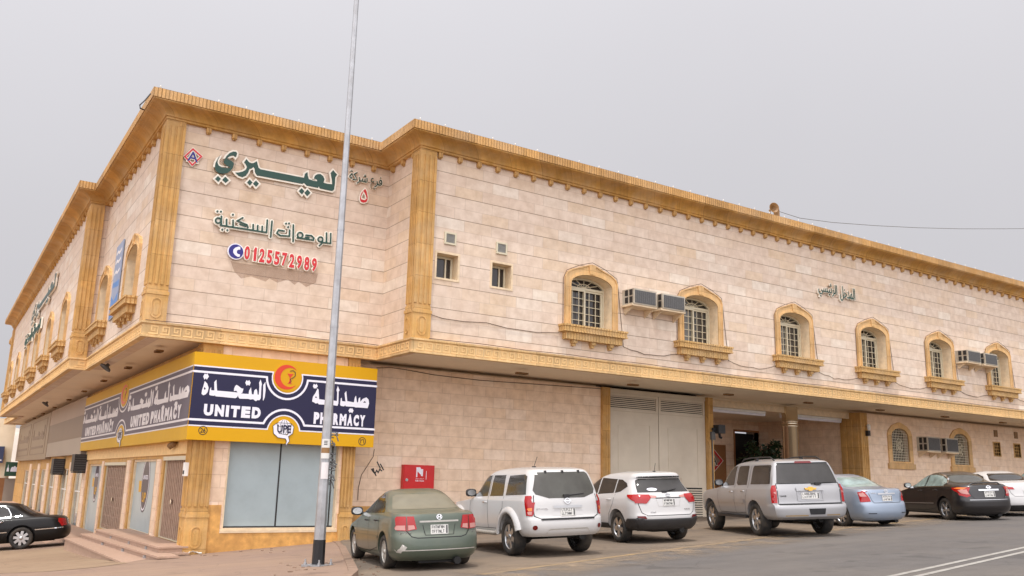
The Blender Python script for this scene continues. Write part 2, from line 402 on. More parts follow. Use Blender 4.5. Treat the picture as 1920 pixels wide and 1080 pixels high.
M['green'] = simple('dark_green_letter', lin(24, 66, 54), .4, var=.08)
M['edge'] = simple('cream_letter_edge', lin(232, 224, 208), .4, var=.03)
M['redl'] = simple('red_letter', lin(196, 34, 40), .4, var=.04)
M['blue'] = simple('blue_letter', lin(32, 28, 118), .4, var=.04)
M['redbox'] = simple('red_cabinet_paint', lin(196, 30, 30), .4, var=.08, scale=3)
M['greysign'] = simple('weathered_tan_sign', lin(134, 114, 92), .45, var=.05, scale=.6)
M['greysign2'] = simple('weathered_pink_sign', lin(146, 122, 104), .45, var=.05, scale=.6)
M['brownsign'] = simple('weathered_brown_sign', lin(108, 86, 70), .45, var=.05, scale=.6)
M['palesign'] = simple('weathered_pale_sign', lin(148, 134, 120), .45, var=.05, scale=.6)
M['gate'] = simple('beige_gate_paint', lin(204, 192, 172), .5, var=.05, scale=1.2, dirt=lin(150, 128, 104), dirt_amt=.3)
M['grille'] = simple('brown_grille_steel', lin(170, 142, 122), .55, var=.15, scale=8)
M['step'] = simple('pink_granite_step', lin(176, 146, 126), .6, var=.10, scale=14, dirt=lin(156, 130, 106), dirt_amt=.4)
M['chrome'] = simple('mirror_column_cladding', lin(228, 214, 190), .16, 1., var=.03)
M['chromem'] = simple('chrome_trim', lin(222, 222, 222), .12, 1., var=.02)
M['steel'] = simple('galvanised_steel', lin(172, 173, 175), .42, .55, var=.12, scale=7, dirt=lin(120, 112, 104), dirt_amt=.35)
M['rubber'] = simple('tyre_rubber', lin(34, 33, 32), .8, var=.2, scale=12, dirt=lin(96, 84, 70), dirt_amt=.45)
M['rim'] = simple('alloy_rim', lin(188, 188, 188), .28, .85, var=.06)
M['rimold'] = simple('dusty_hub_cap', lin(178, 174, 166), .45, .4, var=.12, scale=12)
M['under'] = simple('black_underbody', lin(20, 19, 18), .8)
M['seam'] = simple('panel_gap', lin(16, 16, 17), .7)
M['tail'] = glass('red_lamp_lens', lin(158, 10, 12), .08, .6)
M['tail2'] = glass('dark_red_lens', lin(96, 8, 10), .1, .6)
M['lens'] = glass('clear_lamp_lens', lin(186, 130, 122), .06, .6)
M['amber'] = glass('amber_lamp_lens', lin(216, 120, 50), .08, .6)
M['plate'] = simple('white_number_plate', lin(208, 206, 200), .4, var=.03)
M['cglass'] = glass('car_glass', lin(44, 46, 44), .03, .5, lin(150, 140, 120), .14)
M['cglass_tint'] = glass('tinted_car_glass', lin(28, 28, 29), .03, .5, lin(140, 130, 116), .10)
M['cglass_dust'] = glass('dust_covered_car_glass', lin(90, 86, 74), .1, .6, lin(122, 115, 95), .85)
M['cglass_pale'] = glass('pale_car_glass', lin(120, 138, 134), .03, .8, lin(150, 150, 140), .2)
M['gold'] = simple('gold_emblem', lin(206, 158, 70), .3, .6, var=.04)
M['leaf'] = simple('plant_leaf', lin(38, 62, 34), .5, var=.35, scale=9)
M['bark'] = simple('plant_stem', lin(74, 56, 40), .8)
M['board'] = simple('brown_board', lin(146, 98, 56), .55, var=.08)
M['cream'] = simple('cream_render', lin(242, 224, 194), .85, var=.05, scale=.8, dirt=lin(190, 164, 130), dirt_amt=.35)
M['hill'] = simple('pale_rock_hill', lin(176, 164, 152), .95, var=.2, scale=.05)

# ================================================================== ground
def sheet(name, poly, fn, off, mat, sp=1.5, parent=None, thick=0.):
    pts = [V(p[:2]) for p in poly]; dense = []
    for i, p in enumerate(pts):
        q = pts[(i+1) % len(pts)]; n = max(1, int((q-p).length/sp))
        dense += [p.lerp(q, k/n) for k in range(n)]
    x0, x1 = min(p.x for p in dense), max(p.x for p in dense); y0, y1 = min(p.y for p in dense), max(p.y for p in dense)
    inner = []
    nx, ny = int((x1-x0)/sp), int((y1-y0)/sp)
    for i in range(1, nx):
        for j in range(1, ny): inner.append(V((x0+(x1-x0)*i/nx, y0+(y1-y0)*j/ny)))
    n = len(dense)
    vs, es, fs, *_ = delaunay_2d_cdt(dense+inner, [(i, (i+1) % n) for i in range(n)], [list(range(n))], 1, 1e-4)
    mb = MB(); P = [V((v.x, v.y, fn(v.x, v.y)+off)) for v in vs]
    mb.add(P, [f if (P[f[1]]-P[f[0]]).cross(P[f[2]]-P[f[0]]).z > 0 else f[::-1] for f in fs], [[(vs[k].x, vs[k].y) for k in (f if (P[f[1]]-P[f[0]]).cross(P[f[2]]-P[f[0]]).z > 0 else f[::-1])] for f in fs], smooth=True)
    return tag(mb.build(name, mat, parent), kind='structure')
def asphalt(name, c1, c2, dust, dust_lo, dust_hi, dust_amt):
    m, t, b = nmat(name); b.inputs['Roughness'].default_value = .85; b.inputs['Specular IOR Level'].default_value = .25
    tc = N(t, 'ShaderNodeTexCoord').outputs['Object']
    g = noise(t, tc, 55, 3, .7); mid = noise(t, tc, 2.3, 6, .65); big = noise(t, tc, .35, 5, .6)
    c = ramp(t, g, [(.3, c1), (.7, c2)])
    c = mixc(t, ramp(t, mid, [(.35, (0, 0, 0, 1)), (.7, (.4,)*3+(1,))]), c, tuple(x*.75 for x in c1[:3])+(1,))
    c = mixc(t, ramp(t, big, [(dust_lo, (0, 0, 0, 1)), (dust_hi, (dust_amt,)*3+(1,))]), c, dust)
    # long tyre streaks along the street
    mp = N(t, 'ShaderNodeMapping'); mp.inputs['Rotation'].default_value = (0, 0, -.19); mp.inputs['Scale'].default_value = (.05, 1.3, 1); t.links.new(tc, mp.inputs[0])
    c = mixc(t, ramp(t, noise(t, mp.outputs[0], 1.6, 5, .6), [(.42, (0, 0, 0, 1)), (.7, (.3,)*3+(1,))]), c, tuple(x*.7 for x in c1[:3])+(1,))
    # cracks
    vo = N(t, 'ShaderNodeTexVoronoi', feature='DISTANCE_TO_EDGE'); vo.inputs['Scale'].default_value = .33
    wv = N(t, 'ShaderNodeVectorMath', operation='ADD'); nzv = N(t, 'ShaderNodeTexNoise'); nzv.inputs['Scale'].default_value = .9; nzv.inputs['Detail'].default_value = 6
    t.links.new(tc, nzv.inputs['Vector']); t.links.new(tc, wv.inputs[0]); t.links.new(nzv.outputs['Color'], wv.inputs[1]); t.links.new(wv.outputs[0], vo.inputs['Vector'])
    c = mixc(t, ramp(t, vo.outputs['Distance'], [(0, (.22,)*3+(1,)), (.006, (0, 0, 0, 1))]), c, (.02, .018, .016, 1))
    sp = noise(t, tc, 1.15, 3, .5); c = mixc(t, ramp(t, sp, [(.62, (0, 0, 0, 1)), (.70, (.34,)*3+(1,))]), c, tuple(x*.45 for x in c1[:3])+(1,))
    gr = N(t, 'ShaderNodeTexVoronoi'); gr.inputs['Scale'].default_value = 16; t.links.new(tc, gr.inputs['Vector'])
    c = mixc(t, ramp(t, gr.outputs['Distance'], [(.03, (.5,)*3+(1,)), (.09, (0, 0, 0, 1))]), c, tuple(min(1, x*1.7) for x in c2[:3])+(1,))
    t.links.new(c, b.inputs['Base Color']); bump(t, b, g, .45, .015)
    return m
M['road'] = asphalt('street_asphalt', lin(94, 90, 87), lin(110, 105, 101), lin(126, 116, 104), .42, .75, .35)
M['park'] = asphalt('dusty_parking_asphalt', lin(96, 88, 80), lin(116, 106, 96), lin(142, 124, 104), .32, .62, .65)
M['pave'] = asphalt('pink_pavement', lin(136, 114, 101), lin(148, 124, 109), lin(162, 136, 112), .30, .70, .7)
M['sand'] = asphalt('sandy_lane', lin(140, 116, 94), lin(152, 128, 104), lin(162, 140, 114), .30, .70, .6)
M['kerb'] = simple('kerb_concrete', lin(138, 114, 96), .85, var=.16, scale=9, dirt=lin(130, 108, 90), dirt_amt=.5)
M['yline'] = simple('worn_yellow_paint', lin(156, 130, 90), .8, var=.15, scale=5, dirt=lin(130, 116, 98), dirt_amt=1.)
M['wline'] = simple('worn_white_paint', lin(160, 156, 148), .8, var=.08, scale=9, dirt=lin(130, 122, 114), dirt_amt=.8)

mb = MB(); G = []
gx = [-400, -150, -60, -30]+list(range(-20, 62, 4))+[75, 120, 250, 500]; gy = [-200, -60, -20]+list(range(-8, 92, 4))+[120, 250, 600]
for y in gy:
    for x in gx: G.append((x, y, min(plane(x, y), side(x, y))-.08))
nx = len(gx)
mb.add(G, [(j*nx+i, j*nx+i+1, (j+1)*nx+i+1, (j+1)*nx+i) for j in range(len(gy)-1) for i in range(nx-1)], smooth=True)
tag(mb.build('ground', M['sand']), kind='structure')

YM, YC, XL, XS, X1, Y2, YEND = 21.3, 23.49, 4.18, 3.66, 10.63, 32.94, 66.8
ZT, ZBT, ZBB = 9.82, 3.74, 3.37
YLC, YLM, XLL = 23.55, 24.45, 5.70           # lower walls: pharmacy front, main front, shop side
XE = 62.0

# kerb line between pavement and parking, measured on the ground
kp = [hit(px, py, plane) for px, py in ((640, 1014), (648, 1024), (655, 1040), (662, 1056), (671, 1082))]
KERB = [(9.9, 24.4)]+[(p.x, p.y) for p in kp]+[(5.35, 12.6), (4.2, 11.3), (1.5, 10.3), (-6, 8.9), (-40, 3.0)]
yl = [hit(px, py, plane) for px, py in ((900, 1078), (1200, 1038), (1500, 1000), (1900, 957))]
YL = [(-40, yl[0].y-.17*(yl[0].x+40)), (yl[0].x, yl[0].y)]+[(p.x, p.y) for p in yl[1:]]+[(90, yl[3].y+.17*(90-yl[3].x))]
park = [p for p in YL if p[0] > 3][:]
sheet('parking_area', [(5.45, 12.7)]+[(p[0], p[1]) for p in YL[1:]]+[(90, 60), (10.5, 60), (10.5, 24.4)]+[(p.x-.03, p.y) for p in kp], plane, -.004, M['park'], 2.0)
sheet('road', [(-40, -12), (90, -6)]+[(p[0], p[1]) for p in YL[::-1]]+[(-40, -1)], plane, .002, M['road'], 2.0)
sheet('sidewalk', KERB+[(-40, 90), (12, 90), (12, 30), (9.9, 30)], side, 0, M['pave'], 1.2)
# kerb stones
mb = MB(); K = [V(p) for p in KERB]; Ks = []
for i in range(len(K)-1):
    n = max(1, int((K[i+1]-K[i]).length/.5)); Ks += [K[i].lerp(K[i+1], k/n) for k in range(n)]
Ks.append(K[-1])
for i in range(len(Ks)-1):
    a, b = Ks[i], Ks[i+1]; d = (b-a).normalized(); nn = V((d.y, -d.x))
    if nn.x-nn.y*.5 < 0 and False: nn = -nn
    nn = -V((d.y, -d.x))
    g = .012
    a2, b2 = a+d*g, b-d*g
    q = [a2, b2, b2-nn*.16, a2-nn*.16]
    q2 = [a2+nn*.02, b2+nn*.02, b2-nn*.16, a2-nn*.16]
    top = [V((p.x, p.y, side(p.x, p.y)+.015)) for p in q]; bot = [V((p.x, p.y, min(plane(p.x, p.y), side(p.x, p.y))-.1)) for p in q2]
    mb.add(top+bot, [(0, 1, 2, 3), (4, 5, 1, 0), (5, 6, 2, 1), (6, 7, 3, 2), (7, 4, 0, 3)])
KE = mb.build('kerb', M['kerb']); tag(KE, kind='structure')
# painted lines
def line_strip(name, pts, wd, off, mat):
    mb = MB(); P = [V(p[:2]) for p in pts]; S = []
    for i in range(len(P)-1):
        n = max(1, int((P[i+1]-P[i]).length/1.)); S += [P[i].lerp(P[i+1], k/n) for k in range(n)]
    S.append(P[-1]); vs = []
    for i, p in enumerate(S):
        d = (S[min(i+1, len(S)-1)]-S[max(i-1, 0)]).normalized(); nn = V((-d.y, d.x))
        for s in (-1, 1): q = p+nn*s*wd/2; vs.append((q.x, q.y, plane(q.x, q.y)+off))
    mb.add(vs, [(2*i, 2*i+2, 2*i+3, 2*i+1) for i in range(len(S)-1)])
    return tag(mb.build(name, mat), kind='structure')
line_strip('yellow_line', [(p[0], p[1]) for p in YL[1:]], .17, .007, M['yline'])
m_, t_, b_ = nmat('drifted_sand'); b_.inputs['Base Color'].default_value = lin(150, 130, 106); b_.inputs['Roughness'].default_value = .95
u_ = N(t_, 'ShaderNodeUVMap').outputs[0]; sx_ = N(t_, 'ShaderNodeSeparateXYZ'); t_.links.new(u_, sx_.inputs[0])
ed = ramp(t_, sx_.outputs[1], [(0, (0, 0, 0, 1)), (.4, (1, 1, 1, 1)), (.6, (1, 1, 1, 1)), (1, (0, 0, 0, 1))])
nz_ = ramp(t_, noise(t_, N(t_, 'ShaderNodeTexCoord').outputs['Object'], 1.7, 7, .7), [(.38, (0, 0, 0, 1)), (.68, (.85,)*3+(1,))])
t_.links.new(mixc(t_, 1., ed, nz_, 'MULTIPLY'), b_.inputs['Alpha'])
def drift(pts, wd, off):
    mb = MB(); P = [V(p[:2]) for p in pts]; S = []
    for i in range(len(P)-1):
        n = max(1, int((P[i+1]-P[i]).length/.8)); S += [P[i].lerp(P[i+1], k/n) for k in range(n)]
    S.append(P[-1]); vs = []; M_ = 6
    for i, p in enumerate(S):
        d = (S[min(i+1, len(S)-1)]-S[max(i-1, 0)]).normalized(); nn = V((-d.y, d.x))
        for k in range(M_+1): q = p+nn*wd*(k/M_-.5); vs.append((q.x, q.y, plane(q.x, q.y)+off))
    fs, uv = [], []
    for i in range(len(S)-1):
        for k in range(M_):
            a = i*(M_+1)+k; fs.append((a, a+M_+1, a+M_+2, a+1)); uv.append([(i, k/M_), (i+1, k/M_), (i+1, (k+1)/M_), (i, (k+1)/M_)])
    mb.add(vs, fs, uv); return tag(mb.build('sand_drift', m_), kind='structure')
drift([(p[0]+.05, p[1]-.35) for p in YL[1:]], 2.6, .012)
wl = [hit(px, py, plane) for px, py in ((1694, 1076), (1800, 1053), (1920, 1027))]
wd_ = (V((wl[2].x, wl[2].y))-V((wl[0].x, wl[0].y))).normalized()
for k, o in ((0, 0), (1, .30)):
    nn = V((-wd_.y, wd_.x))*-o
    a = V((wl[0].x, wl[0].y))+nn
    line_strip('white_line', [a-wd_*40, a+wd_*70], .11, .007, M['wline'])
# sandy patch in front of the steps
sp_ = [hit(px, py, side) for px, py in ((240, 1056), (180, 1064), (90, 1072), (-60, 1078), (-200, 1050), (-60, 1034), (60, 1032), (140, 1024))]
sheet('side_lane', [(p.x, p.y) for p in sp_], side, .005, M['sand'], .8)

# ================================================================== the building
B = thing('apartment_building', 'long two storey building clad in cream stone with ochre cornice, filling most of the photo', 'building')
def holes_for(ws): return ws
WU = [16.75, 21.5, 26.35, 31.1, 35.75, 40.4, 45.15, 49.9, 54.6]
op = [(-.82, 4.70), (.82, 4.70), (.82, 6.08)]+[(.82*cos(a), 6.08+.33*sin(a)) for a in [pi*k/14 for k in range(1, 14)]]+[(-.82, 6.08)]
OPH = [(u, z-4.70) for u, z in op]
def wall(name, fr, outer, holes, mat, parent, thick=.3, hole_mat=None):
    mb = MB(); mb.prism([outer]+holes, -thick, 0, fr)
    return mb.build(name, mat, parent)
zt_ = ZT-.05
# main upper wall with its window openings
hs = [[(X+u, z) for u, z in op][::-1] for X in WU]
SQ = [(11.22, 11.93), (13.06, 13.75)]
hs += [[(a, 5.56), (a, 6.29), (b, 6.29), (b, 5.56)] for a, b in SQ]
wall('upper_wall', FY(YM), [(X1, ZBB+.05), (XE, ZBB+.05), (XE, zt_), (X1, zt_)], hs, M['stone_up'], B, .42)
wall('upper_wall', FY(YC), [(XL, ZBB+.05), (X1+.2, ZBB+.05), (X1+.2, zt_), (XL, zt_)], [], M['stone_up'], B, .3)
# return wall between the two fronts
wall('upper_wall', FX(X1), [(-YC, ZBB+.05), (-YM-.42, ZBB+.05), (-YM-.42, zt_), (-YC, zt_)], [], M['stone_up'], B, .3)
# left side walls
LA = [26.55, 31.45]; LB = [37.2, 42.4, 47.8, 53.2, 58.6, 64.0]
lop = [(u*1.0, z) for u, z in op]
wall('upper_wall', FX(XL), [(-Y2, ZBB+.05), (-YC-.3, ZBB+.05), (-YC-.3, zt_), (-Y2, zt_)], [[(-y+u, z) for u, z in lop][::-1] for y in LA], M['stone_up'], B, .42)
wall('upper_wall', FX(XS), [(-YEND, ZBB+.05), (-Y2, ZBB+.05), (-Y2, zt_), (-YEND, zt_)], [[(-y+u, z) for u, z in lop][::-1] for y in LB], M['stone_up'], B, .42)
wall('upper_wall', FY(Y2), [(XS+.42, ZBB+.05), (XL, ZBB+.05), (XL, zt_), (XS+.42, zt_)], [], M['stone_up'], B, .3)
XS3, YEND3 = 4.6, 78.
wall('upper_wall', FX(XS3), [(-YEND3, ZBB+.05), (-YEND, ZBB+.05), (-YEND, zt_), (-YEND3, zt_)], [], M['stone_up'], B, .3)
# roof slab and dark inside so no light leaks through
mb = MB()
mb.box((XL+.35, YC+.35, 8.9), (X1+.5, 77.6, 9.0)); mb.box((X1+.35, YM+.45, 8.9), (XE, 77.6, 9.0))
mb.build('roof', M['soffit'], B)
mb = MB(); mb.box((XL+1.6, YC+1.5, ZBB+.2), (X1+1.6, 77, ZBB+.3)); mb.build('floor_slab', M['soffit'], B)

# soffit under the overhang
path_in = [(XE, YM), (X1, YM), (X1, YC), (XL, YC), (XL, Y2), (XS, Y2), (XS, YEND), (XS3, YEND), (XS3, YEND3)]
mb = MB()
so_poly = [(XE, YM), (X1, YM), (X1, YC), (XL, YC), (XL, Y2), (XS, Y2), (XS, YEND), (XS3, YEND), (XS3, YEND3), (XLL+.8, YEND3), (XLL+.8, YLC+1.2), (10.9, YLC+1.2), (10.9, YLM+.6), (XE, YLM+.6)]
mb.prism([so_poly], ZBB, ZBB+.12, frame((0, 0, 0), (1, 0, 0), (0, 1, 0), (0, 0, 1)))
mb.build('soffit', M['soffit'], B)

def sweep(prof, path, uoff=0.):
    """profile (d outward, z) swept along the outline; returns MB with u running along the wall"""
    mb = MB(); n = len(path); rings = []
    P = [V(p) for p in path]
    def nrm(a, b): d = (b-a).normalized(); return V((d.y, -d.x))*-1
    for i, p in enumerate(P):
        ns = []
        if i > 0: ns.append(nrm(P[i-1], p))
        if i < n-1: ns.append(nrm(p, P[i+1]))
        m = ns[0] if len(ns) == 1 else (ns[0]+ns[1])/(1+ns[0].dot(ns[1]))
        rings.append([V((p.x+m.x*d, p.y+m.y*d, z)) for d, z in prof])
    k = len(prof); acc = [0]
    for a, b in zip(prof, prof[1:]): acc.append(acc[-1]+math.hypot(b[0]-a[0], b[1]-a[1]))
    L = 0.
    for i in range(n-1):
        l = (P[i+1]-P[i]).length
        for j in range(k-1):
            q = [rings[i][j], rings[i][j+1], rings[i+1][j+1], rings[i+1][j]]
            uv = [(L, acc[j]), (L, acc[j+1]), (L+l, acc[j+1]), (L+l, acc[j])]
            nrmv = (q[1]-q[0]).cross(q[3]-q[0])
            mb.add(q, [(0, 1, 2, 3)], [uv])
        L += l
    mb.add(rings[0], [tuple(range(k))]); mb.add(rings[-1], [tuple(range(k))[::-1]])
    return mb
# outward normal check: path runs from right end along the front to the left, then back
cove = [(.50-.36*(1-cos(a)) , 9.46-.15*sin(a)*1.0-.0) for a in ()]
prof = [(0, ZT-.004), (.58, ZT-.004), (.58, ZT-.26)]
fas = sweep([(.05, ZT), (.60, ZT), (.60, ZT-.25), (.05, ZT-.25)], path_in); fas.build('cornice_fascia', M['fascia'], B)
cv = [(.57, ZT-.25), (.57, ZT-.285), (.52, ZT-.30)]+[(.52-.36*sin(pi/2*k/8), ZT-.30-.20*(1-cos(pi/2*k/8))) for k in range(1, 9)]+[(.16, ZT-.52), (.12, ZT-.53), (.12, ZT-.585), (-.02, ZT-.585)]
COR = sweep(cv, path_in).build('cornice', M['cornice'], B)
# brackets (dentils) below the cornice, sub-parts of it
mbd = MB(); mbd.box((-.065, -.10, -.145), (.065, .02, 0)); mbd.box((-.045, -.07, -.175), (.045, .02, -.145)); dme = mbd.mesh('bracket', M['cornice'])
spots = []
x = 10.63+.55
while x < XE: spots.append((x, YM, 0)); x += .655
x = XL+.30
while x < X1-.2: spots.append((x, YC, 0)); x += .70
y = YM+.45
while y < YC-.1: spots.append((X1, y, 1)); y += .70
y = YC+.4
while y < Y2: spots.append((XL, y, 1)); y += .70
y = Y2+.5
far_sp = []
while y < YEND: (spots if y < 41 else far_sp).append((XS, y, 1)); y += .75
spots.sort(key=lambda s: math.hypot(s[0], s[1]))
def bracket_at(s):
    return Matrix.Translation((s[0], s[1], ZT-.58)) @ Matrix.Rotation(-pi/2 if s[2] else 0, 4, 'Z')
for s in spots[:98]:
    o = link('bracket', dme, None, COR); o.matrix_local = bracket_at(s)
mb = MB()
for s in spots[98:]+far_sp:
    mm = bracket_at(s); mb.box((-.065, -.10, -.145), (.065, .02, 0), mm)
tag(mb.build('bracket_row', M['cornice'], COR), kind='stuff')

# carved band at first floor level
bprof = [(0, ZBT+.02), (.17, ZBT+.02), (.17, ZBT-.03), (.13, ZBT-.05), (.12, ZBT-.06), (.12, ZBB+.05), (.15, ZBB+.04), (.15, ZBB-.01), (-.02, ZBB-.01)]
BAND = sweep(bprof, path_in).build('carved_band', M['band'], B)
mb = MB()
keym = [(0, 0, 1, .14), (0, .86, .78, 1), (.64, .34, .78, .86), (.30, .34, .64, .48), (.30, .48, .42, .68), (0, .14, .12, .86)]
for (ax, ay), (bx, by) in zip(path_in, path_in[1:]):
    a, b = V((ax, ay, 0)), V((bx, by, 0)); L = (b-a).length; d = (b-a)/L; nn = V((d.y, -d.x, 0))*-1
    if a.y > 45: continue
    n = max(1, int(L/.27)); st = L/n
    Mx = Matrix((d, nn*-1, V((0, 0, 1)))).transposed().to_4x4(); Mx.translation = a+nn*.12
    for i in range(n):
        for u0, v0, u1, v1 in keym:
            mb.box((i*st+.02+u0*(st-.05), -.016, ZBB+.07+v0*.22), (i*st+.02+u1*(st-.05), .01, ZBB+.07+v1*.22), Mx)
mb.build('key_pattern', M['key'], BAND)

# pilasters
def pilaster(x0, x1, fr, z0, z1, ped=.68, d=.09, parent=B, name='pilaster', flutes=3):
    mb = MB(); zb = z0+ped
    mb.prism([[(x0, zb+.12), (x1, zb+.12), (x1, z1), (x0, z1)]], -.02, d, fr)
    w = x1-x0; fw = w/(flutes*2+1)
    for k in range(flutes+1):                          # raised fillets leave the flutes between them
        u = x0+fw*2*k
        mb.prism([[(u, zb+.30), (u+fw, zb+.30), (u+fw, z1-.15), (u, z1-.15)]], d-.005, d+.028, fr)
    mb.prism([[(x0-.03, zb+.03), (x1+.03, zb+.03), (x1+.03, zb+.12), (x0-.03, zb+.12)]], -.02, d+.05, fr)
    mb.prism([[(x0, zb+.12), (x1, zb+.12), (x1, zb+.24), (x0, zb+.24)]], d-.003, d+.028, fr)
    o = mb.build(name, M['pil'], parent)
    mb = MB(); mb.prism([[(x0-.02, z0), (x1+.02, z0), (x1+.02, zb+.03), (x0-.02, zb+.03)]], -.02, d+.03, fr)
    cx = (x0+x1)/2; rr = w*.24
    ov = [(cx+rr*cos(a), z0+ped/2+.02+rr*sin(a)+(.13 if sin(a) > 0 else -.13)) for a in [2*pi*k/20 for k in range(20)]]
    for l in stroke_poly(ov, .03, True)[:1]: pass
    mb.prism(stroke_poly(ov, .028, True), d+.025, d+.05, fr)
    mb.prism([offset_poly(ov, -.06)], d+.025, d+.042, fr)
    mb.build('pedestal', M['pil'], o)
    return o
zc = ZT-.59
pilaster(XL-.10, XL+.40, FY(YC), ZBT+.02, zc)
pilaster(X1-.10, X1+.42, FY(YM), ZBT+.02, zc)
pilaster(-YC-.36, -YC-.03, FX(XL), ZBT+.02, zc, d=.10)
pilaster(-YM-.36, -YM-.03, FX(X1), ZBT+.02, zc, d=.10)
pilaster(-Y2-.50, -Y2-.03, FX(XS), ZBT+.02, zc, d=.10)
pilaster(XS-.10, XS+.36, FY(Y2), ZBT+.02, zc, d=.08)
pilaster(-YEND+.05, -YEND+.75, FX(XS), ZBT+.02, zc)

# ---- upper windows: frame (the window itself) with panes, surround and sill
LF = frame((0, 0, 0), (1, 0, 0), (0, 0, 1), (0, -1, 0))      # local frame: u right, z up, out of the wall
Z0 = 4.70
outl = [(-1.04, -.03), (1.04, -.03), (1.04, 1.55), (.97, 1.70), (.80, 1.82), (.45, 1.93), (.12, 2.05), (0, 2.07), (-.12, 2.05), (-.45, 1.93), (-.80, 1.82), (-.97, 1.70), (-1.04, 1.55)]
def window_meshes():
    r = {}
    mb = MB(); inn = [(u, z-Z0) for u, z in op]; inn2 = offset_poly(inn, -.001)
    mb.prism([[p for p in outl], [p for p in inn][::-1]], -.02, .06, LF)
    ol2 = offset_poly(outl, -.07); in3 = offset_poly(inn, .09)
    mb.prism([outl, offset_poly(outl, -.035)[::-1]], .055, .085, LF)
    mb.prism([offset_poly(inn, .06), inn[::-1]], .055, .08, LF)
    mb.prism([[(-.10, 1.74), (.10, 1.74), (.13, 2.02), (-.13, 2.02)]], .055, .10, LF)     # keystone
    r['surround'] = mb.mesh('surround', M['surr'])
    mb = MB(); n = len(inn)                                                               # plaster reveal lining
    ii = offset_poly(inn, -.012)
    for i in range(n):
        a, b = ii[i], ii[(i+1) % n]
        mb.add([(a[0], -.055, a[1]), (b[0], -.055, b[1]), (b[0], .36, b[1]), (a[0], .36, a[1])], [(0, 3, 2, 1)])
    r['reveal'] = mb.mesh('reveal', M['reveal'])
    mb = MB(); D = -.36
    fo = offset_poly(inn, -.02); fi = offset_poly(inn, -.075)
    mb.prism([fo, fi[::-1]], D-.05, D+.03, LF)
    mb.box((-.75, -D-.03, 1.31), (.75, -D+.05, 1.38))
    for k in range(1, 6):
        a = pi*k/6; mb.tube([(0, -D, 1.385), (.70*cos(a), -D, 1.385+.29*sin(a))], .014, 4, smooth=False)
    mb.tube([(.26*cos(pi*k/8), -D, 1.385+.12*sin(pi*k/8)) for k in range(9)], .014, 4, smooth=False)
    for x0, x1, dy in ((-.74, .03, -.03), (-.03, .74, .02)):
        y = -D+dy
        mb.box((x0, y-.02, .02), (x0+.06, y+.02, 1.31)); mb.box((x1-.06, y-.02, .02), (x1, y+.02, 1.31))
        mb.box((x0, y-.019, .02), (x1, y+.019, .08)); mb.box((x0, y-.019, 1.25), (x1, y+.019, 1.31))
        for k in (1, 2): xx = x0+(x1-x0)*k/3; mb.box((xx-.009, y-.012, .08), (xx+.009, y+.012, 1.25))
        for k in range(1, 5): zz = .08+1.17*k/5; mb.box((x0+.06, y-.010, zz-.009), (x1-.06, y+.010, zz+.009))
    r['window'] = mb.mesh('window', M['frame'])
    for nm, a_, b_ in (('pane', M['pane_sheen'], M['pane']), ('pane_other', M['pane'], M['pane_dark'])):  # left half paler: the sky's reflection is put into the glass colour
        mb = MB(); mb.prism([fo], D-.085, D-.07, LF, mi=1); mb.prism([[(-.72, .04), (-.01, .04), (-.01, 1.3), (-.72, 1.3)]], D-.071, D-.062, LF, mi=0); r[nm] = mb.mesh('pane', [a_, b_])
    mb = MB()
    mb.box((-1.23, -.30, -.16), (1.23, .02, -.01)); mb.box((-1.26, -.33, -.035), (1.26, .02, .02))
    mb.box((-1.25, -.32, -.20), (1.25, .02, -.16)); mb.box((-1.10, -.22, -.42), (1.10, .02, -.20))
    r['sill'] = mb.mesh('sill', M['sill'])
    mb = MB(); mb.box((-.08, -.17, -.52), (.08, .02, -.42)); mb.box((-.055, -.12, -.60), (.055, .02, -.52)); r['sill_bracket'] = mb.mesh('sill_bracket', M['sill'])
    return r
WM = window_meshes(); WN = []
def upper_window(loc, rz):
    w_ = link('window', WM['window'], None, B); w_.location = loc; w_.rotation_euler = (0, 0, rz)
    WN.append(1)
    for k in ('pane', 'surround', 'reveal', 'sill'): link(k, WM['pane_other' if k == 'pane' and len(WN) % 3 == 1 else k], None, w_)
    for u in (-.72, 0, .72): o = link('sill_bracket', WM['sill_bracket'], None, w_); o.location = (u, 0, 0)
    return w_
for X in WU: upper_window((X, YM, Z0), 0)
for y in LA: upper_window((XL, y, Z0), -pi/2)
for y in LB: upper_window((XS, y, Z0), -pi/2)
# two small square windows with deep reveals, two extractor grilles
for a, b in SQ:
    mb = MB(); D = -.30; z0, z1 = 5.56, 6.29
    mb.prism([[(a+.02, z0+.02), (b-.02, z0+.02), (b-.02, z1-.02), (a+.02, z1-.02)], [(a+.08, z0+.08), (a+.08, z1-.08), (b-.08, z1-.08), (b-.08, z0+.08)]], D-.06, D, FY(YM))
    m_ = (a*.35+b*.65); mb.box((m_-.02, YM-D-.01, z0+.08), (m_+.02, YM-D+.03, z1-.08))
    w_ = mb.build('small_window', M['frame'], B)
    mb = MB(); mb.prism([[(a+.03, z0+.03), (b-.03, z0+.03), (b-.03, z1-.03), (a+.03, z1-.03)]], D-.05, D-.03, FY(YM)); mb.build('pane', M['pane_dark'], w_)
    mb = MB(); o_ = [(a-.05, z0-.05), (b+.05, z0-.05), (b+.05, z1+.05), (a-.05, z1+.05)]; i_ = [(a+.01, z0+.01), (b-.01, z0+.01), (b-.01, z1-.01), (a+.01, z1-.01)]
    mb.prism([o_, i_[::-1]], -.38, .018, FY(YM)); mb.build('reveal', M['reveal'], w_)
